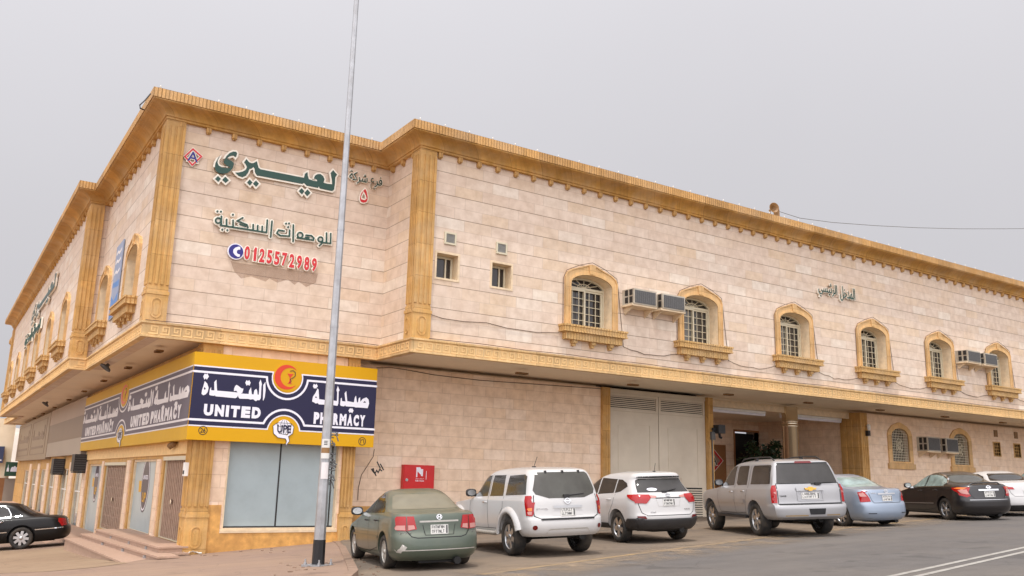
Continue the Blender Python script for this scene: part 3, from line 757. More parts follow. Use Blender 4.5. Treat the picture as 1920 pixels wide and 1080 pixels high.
for x0, x1 in ((11.44, 11.82), (13.18, 13.56)):
    mb = MB(); mb.prism([[(x0, 6.57), (x1, 6.57), (x1, 6.93), (x0, 6.93)], [(x0+.05, 6.62), (x0+.05, 6.88), (x1-.05, 6.88), (x1-.05, 6.62)]], -.01, .05, FY(YM))
    g_ = mb.build('vent_grille', M['frame'], B)
    mb = MB(); mb.box((x0+.05, YM-.012, 6.62), (x1-.05, YM+.01, 6.88))
    for k in range(7): mb.box((x0+.05, YM-.035, 6.635+k*.036), (x1-.05, YM-.015, 6.650+k*.036))
    mb.build('slats', M['vent'], g_)

# ---- lower walls
GZ = -3.2
PHW = (6.53, 9.62, -1.39, .95)                     # pharmacy show window x0,x1,z0,z1
wall('lower_wall', FY(YLC), [(XLL, GZ), (10.06, GZ), (10.06, ZBB), (XLL, ZBB)], [[(PHW[0], PHW[2]), (PHW[0], PHW[3]), (PHW[1], PHW[3]), (PHW[1], PHW[2])]], M['stone_lo'], B, .35)
GX0, GX1, EX0, EX1 = 20.05, 24.88, 25.15, 34.35
LWIN = [(37.25, 1.3), (42.2, 1.3)]
lwo = [(-.66, 0), (.66, 0), (.66, 1.12)]+[(.66*cos(a), 1.12+.38*sin(a)) for a in [pi*k/12 for k in range(1, 12)]]+[(-.66, 1.12)]
SW = [(45.2, 45.8, 1.88, 2.52), (47.15, 47.75, 1.88, 2.52)]
hl = [[(c+u, 1.32+z) for u, z in lwo][::-1] for c, _ in LWIN]+[[(a, c), (a, d), (b, d), (b, c)] for a, b, c, d in SW]
wall('lower_wall', FY(YLM), [(9.9, GZ), (GX0-.02, GZ), (GX0-.02, ZBB), (9.9, ZBB)], [], M['stone_lo'], B, .3)
wall('lower_wall', FY(YLM), [(EX1, GZ), (XE, GZ), (XE, ZBB), (EX1, ZBB)], hl, M['stone_lo'], B, .3)
wall('lower_wall', FX(EX1), [(-31, GZ), (-YLM-.3, GZ), (-YLM-.3, ZBB-.004), (-31, ZBB-.004)], [], M['stone_lo'], B, .3)
wall('lower_wall', frame((EX0, 0, 0), (0, 1, 0), (0, 0, 1), (1, 0, 0)), [(YLM, GZ), (31, GZ), (31, ZBB-.004), (YLM, ZBB-.004)], [], M['stone_lo'], B, .2)
# lobby behind the entrance opening
LBY = 30.2
DO = (atY(1376, 850, LBY).x, atY(1468, 850, LBY).x, -1.2, atY(1376, 805, LBY).z)
mb = MB()
for q_ in ([(EX0, GZ), (DO[0], GZ), (DO[0], ZBB-.006), (EX0, ZBB-.006)], [(DO[1], GZ), (EX1, GZ), (EX1, ZBB-.006), (DO[1], ZBB-.006)], [(DO[0], DO[3]), (DO[1], DO[3]), (DO[1], ZBB-.006), (DO[0], ZBB-.006)]): mb.prism([q_], -.3, 0, FY(LBY))
mb.build('lower_wall', M['stone_lo'], B)
mb = MB(); mb.box((DO[0]-.3, LBY+.32, -2), (DO[1]+.3, LBY+.36, 2.6)); mb.box((DO[0]-.3, LBY+.31, 2.2), (DO[1]+.3, LBY+2.5, 2.3)); mb.build('hall_shade_panel', M['under'], B)  # black panel close behind the doorway stands in for the hall's shade
mb = MB(); mb.box((DO[0], LBY-.03, DO[2]), (DO[0]+.09, LBY+.2, DO[3])); mb.box((DO[1]-.09, LBY-.03, DO[2]), (DO[1], LBY+.2, DO[3])); mb.box((DO[0]+.09, LBY-.03, DO[3]-.09), (DO[1]-.09, LBY+.2, DO[3])); mb.build('door_frame', M['board'], B)
mb = MB(); mb.prism([[(EX0-.1, YLM+.55), (EX1+.1, YLM+.55), (EX1+.1, 33.), (EX0-.1, 33.)]], ZBB-.25, ZBB-.2, frame((0, 0, 0), (1, 0, 0), (0, 1, 0), (0, 0, 1))); mb.build('lobby_ceiling', M['soffit'], B)
mb = MB(); mb.box((EX0+.02, YLM+.45, ZBB-.26), (EX1-.02, YLM+.56, ZBB+.0)); mb.build('lobby_beam', M['reveal'], B)
mb = MB(); mb.box((EX0+.1, YLM+.2, plane(29, 25)-.2), (EX1-.1, LBY+2.5, plane(27, 26)+.16)); mb.build('lobby_floor', M['step'], B)
# pilasters and column of the entrance and the gate
def plain_pil(x0, x1, fr, z0, z1, d=.12):
    mb = MB(); mb.prism([[(x0, z0), (x1, z0), (x1, z1), (x0, z1)]], -.1, d, fr)
    w = x1-x0
    for k in range(3): u = x0+w*(.12+.3*k); mb.prism([[(u, z0+.5), (u+w*.16, z0+.5), (u+w*.16, z1-.3), (u, z1-.3)]], d-.003, d+.022, fr)
    return mb.build('pilaster', M['pil'], B)
plain_pil(GX0-.36, GX0-.01, FY(YLM), GZ, ZBB-.003)
plain_pil(GX1+.01, EX0, FY(YLM), GZ, ZBB-.003)
plain_pil(EX1-.0, EX1+.42, FY(YLM), GZ, ZBB-.003, .12)
plain_pil(-YLM-.95, -YLM+.115, FX(EX1), GZ, ZBB-.003, .07)
mb = MB(); cc = atY(1481.5, 800, YLM+.45); cc.z = 0
mb.lathe([(.33, -2.2), (.33, 2.52), (.345, 2.53), (.345, 2.60), (.33, 2.61), (.33, 2.72), (.345, 2.73), (.345, 2.78), (.33, 2.79), (.33, ZBB)], 40, Matrix.Translation(cc)); mb.build('entrance_column', M['chrome'], B)
# gate with louvres
G_ = MB(); z0, z1 = -1.25, 3.22; xm = (GX0+GX1)/2
for a, b in ((GX0+.02, xm-.015), (xm+.015, GX1-.02)):
    G_.prism([[(a, z0), (b, z0), (b, 2.58), (a, 2.58)], [(a+.42, .02), (a+.42, 2.12), (b-.42, 2.12), (b-.42, .02)]], -.10, -.04, FY(YLM))
    G_.prism([[(a+.40, 0), (b-.40, 0), (b-.40, 2.14), (a+.40, 2.14)]], -.105, -.055, FY(YLM))
    G_.prism([[(a+.46, .06), (b-.46, .06), (b-.46, 2.08), (a+.46, 2.08)]], -.06, -.043, FY(YLM))
    G_.prism([[(a, 2.585), (b, 2.585), (b, z1), (a, z1)], [(a+.10, 2.66), (a+.10, z1-.10), (b-.10, z1-.10), (b-.10, 2.66)]], -.10, -.035, FY(YLM))
G_.prism([[(GX0-.02, z1+.004), (GX1+.02, z1+.004), (GX1+.02, ZBB), (GX0-.02, ZBB)]], -.12, -.03, FY(YLM))
gate = G_.build('gate', M['gate'], B)
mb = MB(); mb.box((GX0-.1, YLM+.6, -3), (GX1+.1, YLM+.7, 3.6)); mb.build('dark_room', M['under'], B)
for a, b in ((GX0+.12, xm-.11), (xm+.11, GX1-.12)):
    mb = MB(); mb.box((a, YLM+.10, 2.6), (b, YLM+.11, z1-.02)); mb.build('louvre_gap_shade', M['under'], gate)  # black sheet added so the gaps between the slats look shaded
mb = MB(); mb.box((xm+.3, YLM+.034, -1.12), (GX1-.25, YLM+.0385, -.06)); mb.build('louvre_gap_shade', M['under'], gate)
RT = Matrix.Rotation(RAD(-35), 4, 'X')
for a, b in ((GX0+.11, xm-.10), (xm+.10, GX1-.11)):
    mb = MB()
    for k in range(7): mb.box((a, YLM+.055, 2.665+k*.068), (b, YLM+.075, 2.665+k*.068+.038))
    mb.build('louvre_slats', M['gate'], gate)
mb = MB()
for k in range(12): mb.box((xm+.3, YLM+.01, -1.1+k*.085), (GX1-.25, YLM+.035, -1.1+k*.085+.05))
mb.build('louvre_slats', M['gate'], gate)
mb = MB(); put_text(mb, '11091', (xm+.55, xm+1.1, .16, .30), FY(YLM+.041), .0, .004); mb.build('stencilled_number', M['grille'], gate)
# lower windows with wrought grilles
for c, _ in LWIN:
    mb = MB(); fr = FY(YLM); sh = lambda pl: [(c+u, 1.32+z) for u, z in pl]
    o2 = [(-.92, -.10), (.92, -.10), (.92, 1.22), (.84, 1.40), (.55, 1.62), (.12, 1.76), (0, 1.78), (-.12, 1.76), (-.55, 1.62), (-.84, 1.40), (-.92, 1.22)]
    mb.prism([sh(o2), sh(lwo)[::-1]], -.02, .06, fr); mb.prism([[(c-1.0, .98), (c+1.0, .98), (c+1.0, 1.22), (c-1.0, 1.22)]], -.02, .10, fr)
    s_ = mb.build('lower_window', M['surr'], B)
    mb = MB(); mb.prism([offset_poly(sh(lwo), .01)], -.22, -.20, fr); mb.build('pane', M['pane_dark'], s_)
    mb = MB(); y = YLM+.03
    for k in range(11): u = -.60+k*.12; h = 1.12+.36*math.sqrt(max(0, 1-(u/.66)**2)); mb.box((c+u-.009, y-.008, 1.32), (c+u+.009, y+.008, 1.32+h))
    for k in range(12): z = .06+k*.12; hw = .66 if z < 1.12 else .66*math.sqrt(max(0, 1-((z-1.12)/.38)**2)); mb.box((c-hw, y-.007, 1.32+z-.009), (c+hw, y+.007, 1.32+z+.009))
    for rr in (.12, .24): mb.tube([(c+rr*cos(a), y-.012, 1.32+.72+rr*1.3*sin(a)) for a in [2*pi*k/20 for k in range(21)]], .016, 5)
    for a in range(8): t_ = a*pi/4; mb.tube([(c+.05*cos(t_), y-.014, 2.04+.05*sin(t_)), (c+.24*cos(t_), y-.014, 2.04+.31*sin(t_))], .016, 5)
    mb.build('window_grille', M['frame'], s_)
for a, b, c, d in SW:
    mb = MB(); mb.prism([[(a-.05, c-.05), (b+.05, c-.05), (b+.05, d+.05), (a-.05, d+.05)], [(a, c), (a, d), (b, d), (b, c)]], -.15, .02, FY(YLM)); w_ = mb.build('small_window', M['pil'], B)
    mb = MB(); mb.prism([[(a, c), (b, c), (b, d), (a, d)]], -.15, -.12, FY(YLM)); mb.build('pane', M['pane_dark'], w_)
    mb = MB()
    for k in range(1, 4): mb.box((a, YLM+.02, c+(d-c)*k/4-.012), (b, YLM+.04, c+(d-c)*k/4+.012)); mb.box((a+(b-a)*k/4-.012, YLM+.022, c), (a+(b-a)*k/4+.012, YLM+.042, d))
    mb.build('window_grille', M['pil'], w_)
    mb = MB(); m_ = (a+b)/2; mb.box((m_-.16, YLM-.03, 2.82), (m_+.16, YLM+.01, 3.16)); mb.build('vent_grille', M['lampbrown'], B)
# pharmacy show window
mb = MB(); a, b, c, d = PHW
mb.prism([[(a, c), (b, c), (b, d), (a, d)], [(a+.04, c+.05), (a+.04, d-.04), (b-.04, d-.04), (b-.04, c+.05)]], -.20, .012, FY(YLC))
mb.prism([[(a-.05, c-.07), (b+.05, c-.07), (b+.05, c), (a-.05, c)]], -.02, .05, FY(YLC))
w_ = mb.build('show_window', M['reveal'], B)
for u0, u1 in ((a+.04, 7.96), (8.0, 9.45), (9.49, b-.04)):
    mb = MB(); mb.prism([[(u0, c+.05), (u1, c+.05), (u1, d-.04), (u0, d-.04)]], -.16, -.14, FY(YLC)); mb.build('pane', M['pane_frost'], w_)
mb = MB()
for u in (7.96, 9.45): mb.box((u, YLC+.13, c+.05), (u+.04, YLC+.2, d-.04))
mb.box((a+.04, YLC+.125, c+.05), (b-.04, YLC+.2, c+.09)); mb.build('glazing_bar', M['dark'], w_)
# plinth of ochre stone around the show window
mb = MB(); fr = FY(YLC)
for pl in ([(6.15, GZ), (6.48, GZ), (6.48, -.76), (6.15, -.76)], [(6.48, GZ), (9.68, GZ), (9.68, c-.072), (6.48, c-.072)]): mb.prism([pl], -.01, .03, fr)
mb.build('plinth', M['granite'], B)
mb = MB(); mb.prism([[(10.06, GZ), (GX0-.38, GZ), (GX0-.38, -.80), (10.06, -.80)]], -.01, .03, FY(YLM)); mb.build('plinth', M['granite'], B)
# pharmacy pilasters
def shop_pil(x0, x1, fr, z0, ped, z1, d):
    return pilaster(x0, x1, fr, z0, z1, ped, d)
shop_pil(9.70, 10.05, FY(YLC), -1.95, .85, ZBB-.003, .08)
shop_pil(5.62, 6.14, FY(YLC), -2.05, .95, ZBB-.003, .08)
shop_pil(-YLC-.50, -YLC-.03, FX(XLL), -2.05, .95, ZBB-.003, .08)

# ---- shop side (left face)
YW1 = 77.0
OPEN = [('grille_door', 24.40, 27.05, -1.76, .45), ('shop_window', 28.1, 31.7, -1.80, .42), ('grille_door', 32.8, 37.1, -2.05, .33), ('shop_window', 37.9, 41.2, -2.35, .30),
        ('shop_window', 42.9, 45.3, -2.4, .18), ('shop_window', 47.6, 50.2, -2.5, .12), ('shop_window', 52.8, 55.4, -2.6, .10), ('shop_window', 57.4, 60.0, -2.7, .08), ('shop_window', 62.2, 65.0, -2.8, .06), ('shop_window', 67.4, 70.4, -2.9, .02)]
hl = [[(-y1, z0), (-y1, z1), (-y0, z1), (-y0, z0)] for _, y0, y1, z0, z1 in OPEN]
wall('lower_wall', FX(XLL), [(-YW1, -5.5), (-YLC-.35, -5.5), (-YLC-.35, ZBB), (-YW1, ZBB)], hl, M['pil'], B, .40)
for i, (k, y0, y1, z0, z1) in enumerate(OPEN):
    fr = FX(XLL)
    mb = MB(); mb.prism([[(-y1, z0), (-y0, z0), (-y0, z1), (-y1, z1)], [(-y1+.07, z0+.03), (-y1+.07, z1-.07), (-y0-.07, z1-.07), (-y0-.07, z0+.03)]], -.34 if k == 'grille_door' else -.16, -.05, fr)
    if k == 'grille_door': mb.prism([[(-y1, z1-.09), (-y0, z1-.09), (-y0, z1+.02), (-y1, z1+.02)]], -.04, .03, fr)
    o = mb.build(k, M['frame'] if k == 'grille_door' else M['reveal'], B)
    mb = MB(); mb.prism([[(-y1+.02, z0), (-y0-.02, z0), (-y0-.02, z1-.02), (-y1+.02, z1-.02)]], *((-.30, -.28) if k == 'grille_door' else (-.13, -.11)), fr)
    mb.build('pane', M['pane_shop' if i != 3 and i != 1 else 'pane_frost'], o)
    if k == 'grille_door':
        # folding steel lattice pulled shut in front of the door
        mb = MB(); w0, w1 = -y1+.08, -y0-.30
        n = 22
        for j in range(n+1):
            u = w0+(w1-w0)*j/n; mb.prism([[(u-.022, z0+.03), (u+.022, z0+.03), (u+.022, z1-.09), (u-.022, z1-.09)]], -.12, -.085+.02*(j % 2), fr)
        for j in range(7): z = z0+.15+(z1-z0-.35)*j/6; mb.prism([[(w0, z-.02), (w1, z-.02), (w1, z+.02), (w0, z+.02)]], -.118, -.095, fr)
        mb.build('lattice', M['grille'], o)
        mb = MB(); um = (w0+w1)/2; zz = (z0+z1)/2-.1
        mb.prism([circle(um, zz, .07, 12)], -.06, -.02, fr); mb.build('padlock', M['chromem'], o)
    elif i in (1, 3):
        mb = MB(); um = -(y0+y1)/2; zm = -.35; s_ = 1.0
        fr = frame((XLL+.17, 0, 0), (0, -1, 0), (0, 0, 1), (-1, 0, 0)); fr = (V((XLL-.17, 0, 0)), fr[1], fr[2], fr[3])
        mb.prism([circle(um, zm, .62, 32, ry=.86)], -.279, -.276, fr, mi=0)
        mb.prism(stroke_poly(circle(um, zm, .55, 32, ry=.78), .05, True), -.277, -.274, fr, mi=1)
        mb.prism([[(um-.95, zm+.1), (um-.55, zm+.1), (um-.50, zm-.25), (um-.9, zm-.25)]], -.275, -.272, fr, mi=2)
        put_text(mb, 'UP', (um-.25, um+.3, zm-.55, zm-.25), fr, -.275, .004, .02, mi=2)
        put_text(mb, 'UNITED', (um-.36, um+.36, zm+.15, zm+.28), fr, -.275, .004, .01, mi=1)
        mb.build('window_sticker', [M['navy'], M['wht'], M['yellow']], o)
    elif i > 3:
        mb = MB(); mb.prism([[(-y1+.1, -.9), (-y0-.1, -.9), (-y0-.1, -.85), (-y1+.1, -.85)]], -.108, -.09, fr); mb.build('display_shelf', M['white'], o)
# frieze above the openings
mb = MB(); mb.prism([[(-44.5, .47), (-YLC-.55, .52), (-YLC-.55, .86), (-44.5, .86)]], -.01, .05, FX(XLL)); mb.build('frieze', M['key'], B)
# marble piers between the openings
for (k, a, b, z0, z1), (k2, a2, b2, z02, z12) in zip(OPEN, OPEN[1:]):
    mb = MB(); m_ = (b+a2)/2; h = (a2-b)*.26
    mb.prism([[(-m_-h, min(z0, z02)-.1), (-m_+h, min(z0, z02)-.1), (-m_+h, .40), (-m_-h, .40)]], -.01, .04, FX(XLL))
    mb.build('marble_pier', M['stone_lo'], B)
# lamps recessed in the soffit
for x, y in [(15.3, 22.95), (19.9, 22.95), (24.5, 22.9), (29.0, 22.9), (33.6, 22.85), (38.4, 22.85), (43.2, 22.8), (48.0, 22.8)]+[(5.0+.012*(y-26), y) for y in (25.9, 30.8, 36.0, 41.5, 47, 53.5, 60, 66)]:
    mb = MB(); mm = Matrix.Translation((x, y, ZBB)) @ (Matrix.Identity(4) if y < 24 else Matrix.Rotation(pi/2, 4, 'Z'))
    rr = [(.20*(1 if abs(cos(a)) > .7 else 1)*max(-1, min(1, 1.35*cos(a))), .10*max(-1, min(1, 1.35*sin(a)))) for a in [2*pi*k/24 for k in range(24)]]
    mb.prism([rr, [(p[0]*.8, p[1]*.72) for p in rr][::-1]], -.055, .0, (mm.translation, mm.col[0].to_3d(), mm.col[1].to_3d(), V((0, 0, 1))))
    o = mb.build('soffit_lamp', M['lampbrown'], B)
    mb = MB(); mb.prism([[(p[0]*.8, p[1]*.72) for p in rr]], -.03, -.01, (mm.translation, mm.col[0].to_3d(), mm.col[1].to_3d(), V((0, 0, 1)))); mb.build('lens', M['grille'], o)
# graffiti scribble on the lower wall
mb = MB(); fr = FY(YLM)
def wp(zx, zy, y): p = atY(zx, zy, y); return (p.x, p.z)
for st in (((707, 866), (713, 878)), ((713, 870), (719, 881)), ((700, 885), (703, 888), (706, 882), (709, 886), (712, 880), (716, 883)), ((699, 884), (697, 880), (700, 879), (701, 884), (705, 892))):
    mb.prism(stroke_poly([wp(*p, YLM) for p in st], .035), .002, .006, fr)
mb.build('graffiti', M['black'], B)

# ================================================================== signs and lettering
def tr(pts, x0, y0, sc, y=None, x=None):
    r = []
    for zx, zy in pts:
        p = atY(x0+zx*sc, y0+zy*sc, y) if y is not None else atX(x0+zx*sc, y0+zy*sc, x)
        r.append((p.x, p.z) if y is not None else (-p.y, p.z))
    return r
def letter_part(parent, name, polys, fr, d, mat_face, mat_edge, bord, depth):
    """channel letters: cream edge plate behind a coloured face"""
    mb = MB()
    for i, l in enumerate(polys):
        e = .0008*i
        mb.prism([offset_poly(l[0], bord)]+[offset_poly(h, -bord*.6) for h in l[1:]], d, d+depth+e, fr, mi=0)
        mb.prism(l, d+depth+e, d+depth+.012+e, fr, mi=1)
    return mb.build(name, [mat_edge, mat_face], parent)
YSG = YC
S1 = .13021
frC = FY(YC)
g1 = thing('green_letter_sign', 'large dark green arabic company name in raised letters high on the corner wall', 'sign', (7.6, YC, 8))
off = V((0, 0, 0))
def reparent(o, p):
    o.parent = p; o.matrix_parent_inverse = Matrix.Translation(-p.location)
ye = [(165,165),(128,225),(95,290),(85,350),(98,400),(140,432),(200,442),(262,432),(312,400),(345,352),(360,303),(350,275),(312,250),(275,237),(262,222),(278,204),(312,188),(350,180),(368,192),(380,207),(396,185),(404,150),(390,127),(350,123),(300,143),(255,185),(222,238),(212,270),(222,297),(252,322),(290,342),(304,354),(288,362),(240,360),(180,347),(138,322),(122,285),(128,240),(150,200)]
main = [(540,232),(575,275),(605,290),(635,290),(665,275),(687,262),(700,310),(712,355),(740,378),(1365,500),(1380,440),(1415,420),(1420,470),(1435,520),(1500,540),(1562,552),(1545,522),(1508,510),(1522,470),(1556,448),(1600,445),(1640,475),(1660,520),(1645,570),(1700,585),(1770,592),(1765,520),(1748,430),(1785,390),(1840,455),(1815,490),(1808,590),(1797,668),(1772,690),(1592,652),(1580,622),(1565,645),(1402,610),(1365,572),(1343,588),(690,465),(665,430),(655,370),(642,342),(615,365),(582,372),(565,420),(530,470),(480,492),(430,475),(390,440),(378,425),(420,425),(480,412),(525,388),(547,350),(530,310),(505,275)]
dots = [[(130,474),(170,513),(135,560),(88,515)],[(235,485),(285,535),(240,575),(190,530)],[(585,525),(625,567),(590,610),(545,570)],[(675,540),(717,585),(675,630),(632,582)],[(1330,650),(1370,692),(1335,738),(1290,690)],[(1415,668),(1458,715),(1410,765),(1370,714)]]
L1 = [[tr(p, 390, 270, S1, y=YC)] for p in [ye, main]+dots]
reparent(letter_part(None, 'letters', L1, frC, .04, M['green'], M['edge'], .045, .05), g1)

S2 = .13021
strokes2 = [[(1750,412),(1747,558),(1600,542)],[(1690,405),(1688,545)],[(1632,505),(1628,550),(1585,592)],[(1390,440),(1470,447),(1508,482),(1500,512),(1265,478)],[(1385,470),(1440,478)],
 [(1212,290),(1208,535)],[(1160,365),(1155,455),(1020,445),(975,410),(1000,368),(1085,382)],[(905,235),(885,470)],[(838,220),(826,402),(160,298)],[(765,310),(762,385)],[(700,298),(697,375)],[(635,285),(632,362)],
 [(488,190),(405,235),(545,292),(560,335)],[(440,282),(530,315)],[(345,225),(345,322)],[(253,210),(250,305)],[(178,168),(176,295)]]
rings2 = [(1600,500,34),(1308,440,38),(132,232,38)]
dots2 = [(1105,275),(1148,272),(1136,325),(342,148),(190,362),(262,370),(120,100),(170,104)]
P2_ = []
for s in strokes2: P2_.append(stroke_poly(tr(s, 390, 385, S2, y=YC), .040))
for cx, cy, r in rings2:
    P2_.append(stroke_poly(tr(circle(cx, cy, r, 18), 390, 385, S2, y=YC), .038, True)); P2_[-1][1] = P2_[-1][1][::-1]
for cx, cy in dots2: P2_.append([tr(circle(cx, cy, 14, 12), 390, 385, S2, y=YC)])
g2 = thing('green_letter_sign', 'second line of smaller green outlined arabic letters below the large green name', 'sign', (7.3, YC, 7))
def outlined(polys, fr, d, face, edge, bord, depth, name='letters', parent=None):
    mb = MB()
    for i, l in enumerate(polys):
        a = [offset_poly(l[0], bord if abs(poly_area(l[0])) > 0 else bord)]
        mb.prism(a, d, d+depth+.0006*i, fr, mi=0)
    for i, l in enumerate(polys): mb.prism(l, d+depth, d+depth+.015+.0006*i+len(polys)*.0006, fr, mi=1)
    return mb.build(name, [edge, face], parent)
def poly_area(p): return sum(p[i][0]*p[(i+1) % len(p)][1]-p[(i+1) % len(p)][0]*p[i][1] for i in range(len(p)))/2
for l in P2_:
    if len(l) == 2 and abs(poly_area(l[0])) < abs(poly_area(l[1])): l[0], l[1] = l[1], l[0]
reparent(outlined(P2_, frC, .04, M['green'], M['edge'], .036, .04), g2)
# telephone number
g3 = thing('phone_number_sign', 'red raised telephone number with round blue handset sign on the corner wall', 'sign', (7, YC, 6))
mb = MB(); pc = atY(441, 472.5, YC)
def ub(px0, py0, px1, py1, y): a, b = atY(px0, py0, y), atY(px1, py1, y); return a, b
mb.prism([circle(pc.x, pc.z, .225, 32)], .03, .07, frC, mi=0); mb.prism([circle(pc.x, pc.z, .195, 32)], .07, .08, frC, mi=1)
hs_ = [(.05,.13),(.09,.13),(.10,.06),(.05,.05),(.02,.02),(.02,-.03),(.05,-.06),(.10,-.06),(.10,-.12),(.05,-.13),(-.03,-.09),(-.07,-.03),(-.07,.03),(-.03,.09)]
mb.prism([[(pc.x+a*1.1, pc.z+b*1.1) for a, b in hs_]], .08, .086, frC, mi=0)
reparent(mb.build('handset_disc', [M['wht'], M['blue']]), g3)
for i, ch in enumerate('0125572989'):
    cx = 461.5+i*(587-461.5)/9.0; top = 462.5+i*(485-462.5)/9.; bot = top+25.5
    zt1 = atY(cx, top, YC).z; zb1 = atY(cx, bot, YC).z; w2 = .072; xc = atY(cx, (top+bot)/2, YC).x
    mb = MB()
    if ch == '1':
        one = [(-.055, .62), (.0, 1.), (.05, 1.), (.05, 0), (-.02, 0), (-.02, .78), (-.055, .70)]
        one = [(xc+a_, zb1+(zt1-zb1)*b_) for a_, b_ in one]
        mb.prism([offset_poly(one, .028)], .04, .09, frC, mi=0); mb.prism([one], .09, .10, frC, mi=1)
    else:
        put_text(mb, ch, (xc-w2-.026, xc+w2+.026, zb1-.028, zt1+.028), frC, .04, .05, .10, mi=0)
        put_text(mb, ch, (xc-w2, xc+w2, zb1, zt1), frC, .09, .012, .035, mi=1)
    reparent(mb.build('digit', [M['edge'], M['redl']]), g3)
# diamond emblem
g4 = thing('diamond_emblem', 'red and white diamond emblem with a blue letter A beside the ochre corner pilaster', 'sign', (5, YC, 8))
dm = [tr([p], 0, 0, 1, y=YC)[0] for p in ((360.5, 279), (378.5, 295), (359, 313), (343.5, 294.5))]
cxy = V((sum(p[0] for p in dm)/4, sum(p[1] for p in dm)/4))
sc_ = lambda k, pl=dm: [tuple(cxy+(V(p)-cxy)*k) for p in pl]
mb = MB(); mb.prism([sc_(1.08), sc_(.66)[::-1]], .03, .07, frC, mi=0); mb.prism([sc_(1.0), sc_(.76)[::-1]], .07, .08, frC, mi=1)
put_text(mb, 'A', (cxy.x-.17, cxy.x+.17, cxy.y-.17, cxy.y+.17), frC, .03, .045, .05, mi=0); put_text(mb, 'A', (cxy.x-.14, cxy.x+.14, cxy.y-.14, cxy.y+.14), frC, .075, .012, .01, mi=2)
reparent(mb.build('emblem', [M['edge'], M['redl'], M['blue']]), g4)
# small branch sign right of the lamp post
g5 = thing('small_letter_sign', 'small grey arabic letters over a red raised numeral near the inner corner', 'sign', (10, YC, 7.7))
mb = MB()
a = atY(653, 327, YC); b = atY(714, 350, YC); c_ = atY(714, 340, YC)
put_text(mb, ar('فرع شركة'), (a.x, b.x, atY(684, 353, YC).z, atY(684, 327, YC).z), frC, .03, .05, .03, mi=0, pad=.025)
put_text(mb, ar('فرع شركة'), (a.x, b.x, atY(684, 353, YC).z, atY(684, 327, YC).z), frC, .08, .012, .004, mi=1)
reparent(mb.build('letters', [M['edge'], M['green']]), g5)
mb = MB(); dr = [(615,565),(660,640),(690,780),(690,880),(650,945),(570,965),(500,940),(470,880),(470,790),(510,680)]; ih = [(575,690),(615,760),(630,830),(600,855),(535,845),(520,800)]
o_ = tr(dr, 640, 315, .06944, y=YC); i_ = tr(ih, 640, 315, .06944, y=YC)
mb.prism([offset_poly(o_, .02), offset_poly(i_, -.01)], .03, .07, frC, mi=0); mb.prism([offset_poly(o_, -.012), offset_poly(i_, .03)], .07, .08, frC, mi=1)
reparent(mb.build('numeral', [M['edge'], M['redl']]), g5)
# main entrance sign on the long front
g6 = thing('small_letter_sign', 'small dark arabic letters with grey edges on the long front above the windows', 'sign', (29, YM, 7.4))
mb = MB(); a = atY(1531, 545, YM); b = atY(1599, 555, YM); zc_ = atY(1565, 549, YM).z
for k, (wrd, x0, x1) in enumerate((('الرئيسي', 1531, 1566), ('المدخل', 1571, 1599))):
    u0, u1 = atY(x0, 549, YM).x, atY(x1, 549, YM).x
    put_text(mb, ar(wrd), (u0, u1, zc_-.30, zc_+.30), FY(YM), .03, .06, .03, mi=0, pad=.03); put_text(mb, ar(wrd), (u0, u1, zc_-.30, zc_+.30), FY(YM), .09, .012, .004, mi=1)
reparent(mb.build('letters', [M['edge'], M['green']]), g6)
# the company name again on the left side wall
g7 = thing('green_letter_sign', 'green arabic company name seen edge on along the left side wall', 'sign', (XS, 45, 7.5))
def remap(polys, u0, u1, z0, z1):
    allp = [p for l in polys for q in l for p in q]; ax, bx = min(p[0] for p in allp), max(p[0] for p in allp); ay, by = min(p[1] for p in allp), max(p[1] for p in allp)
    return [[[(u0+(p[0]-ax)/(bx-ax)*(u1-u0), z0+(p[1]-ay)/(by-ay)*(z1-z0)) for p in q] for q in l] for l in polys]
reparent(letter_part(None, 'letters', remap(L1, -52, -41.8, 7.35, 8.45), FX(XS), .04, M['green'], M['edge'], .05, .07), g7)
reparent(outlined(remap(P2_, -54.0, -46.2, 6.35, 7.15), FX(XS), .04, M['green'], M['edge'], .04, .07), g7)

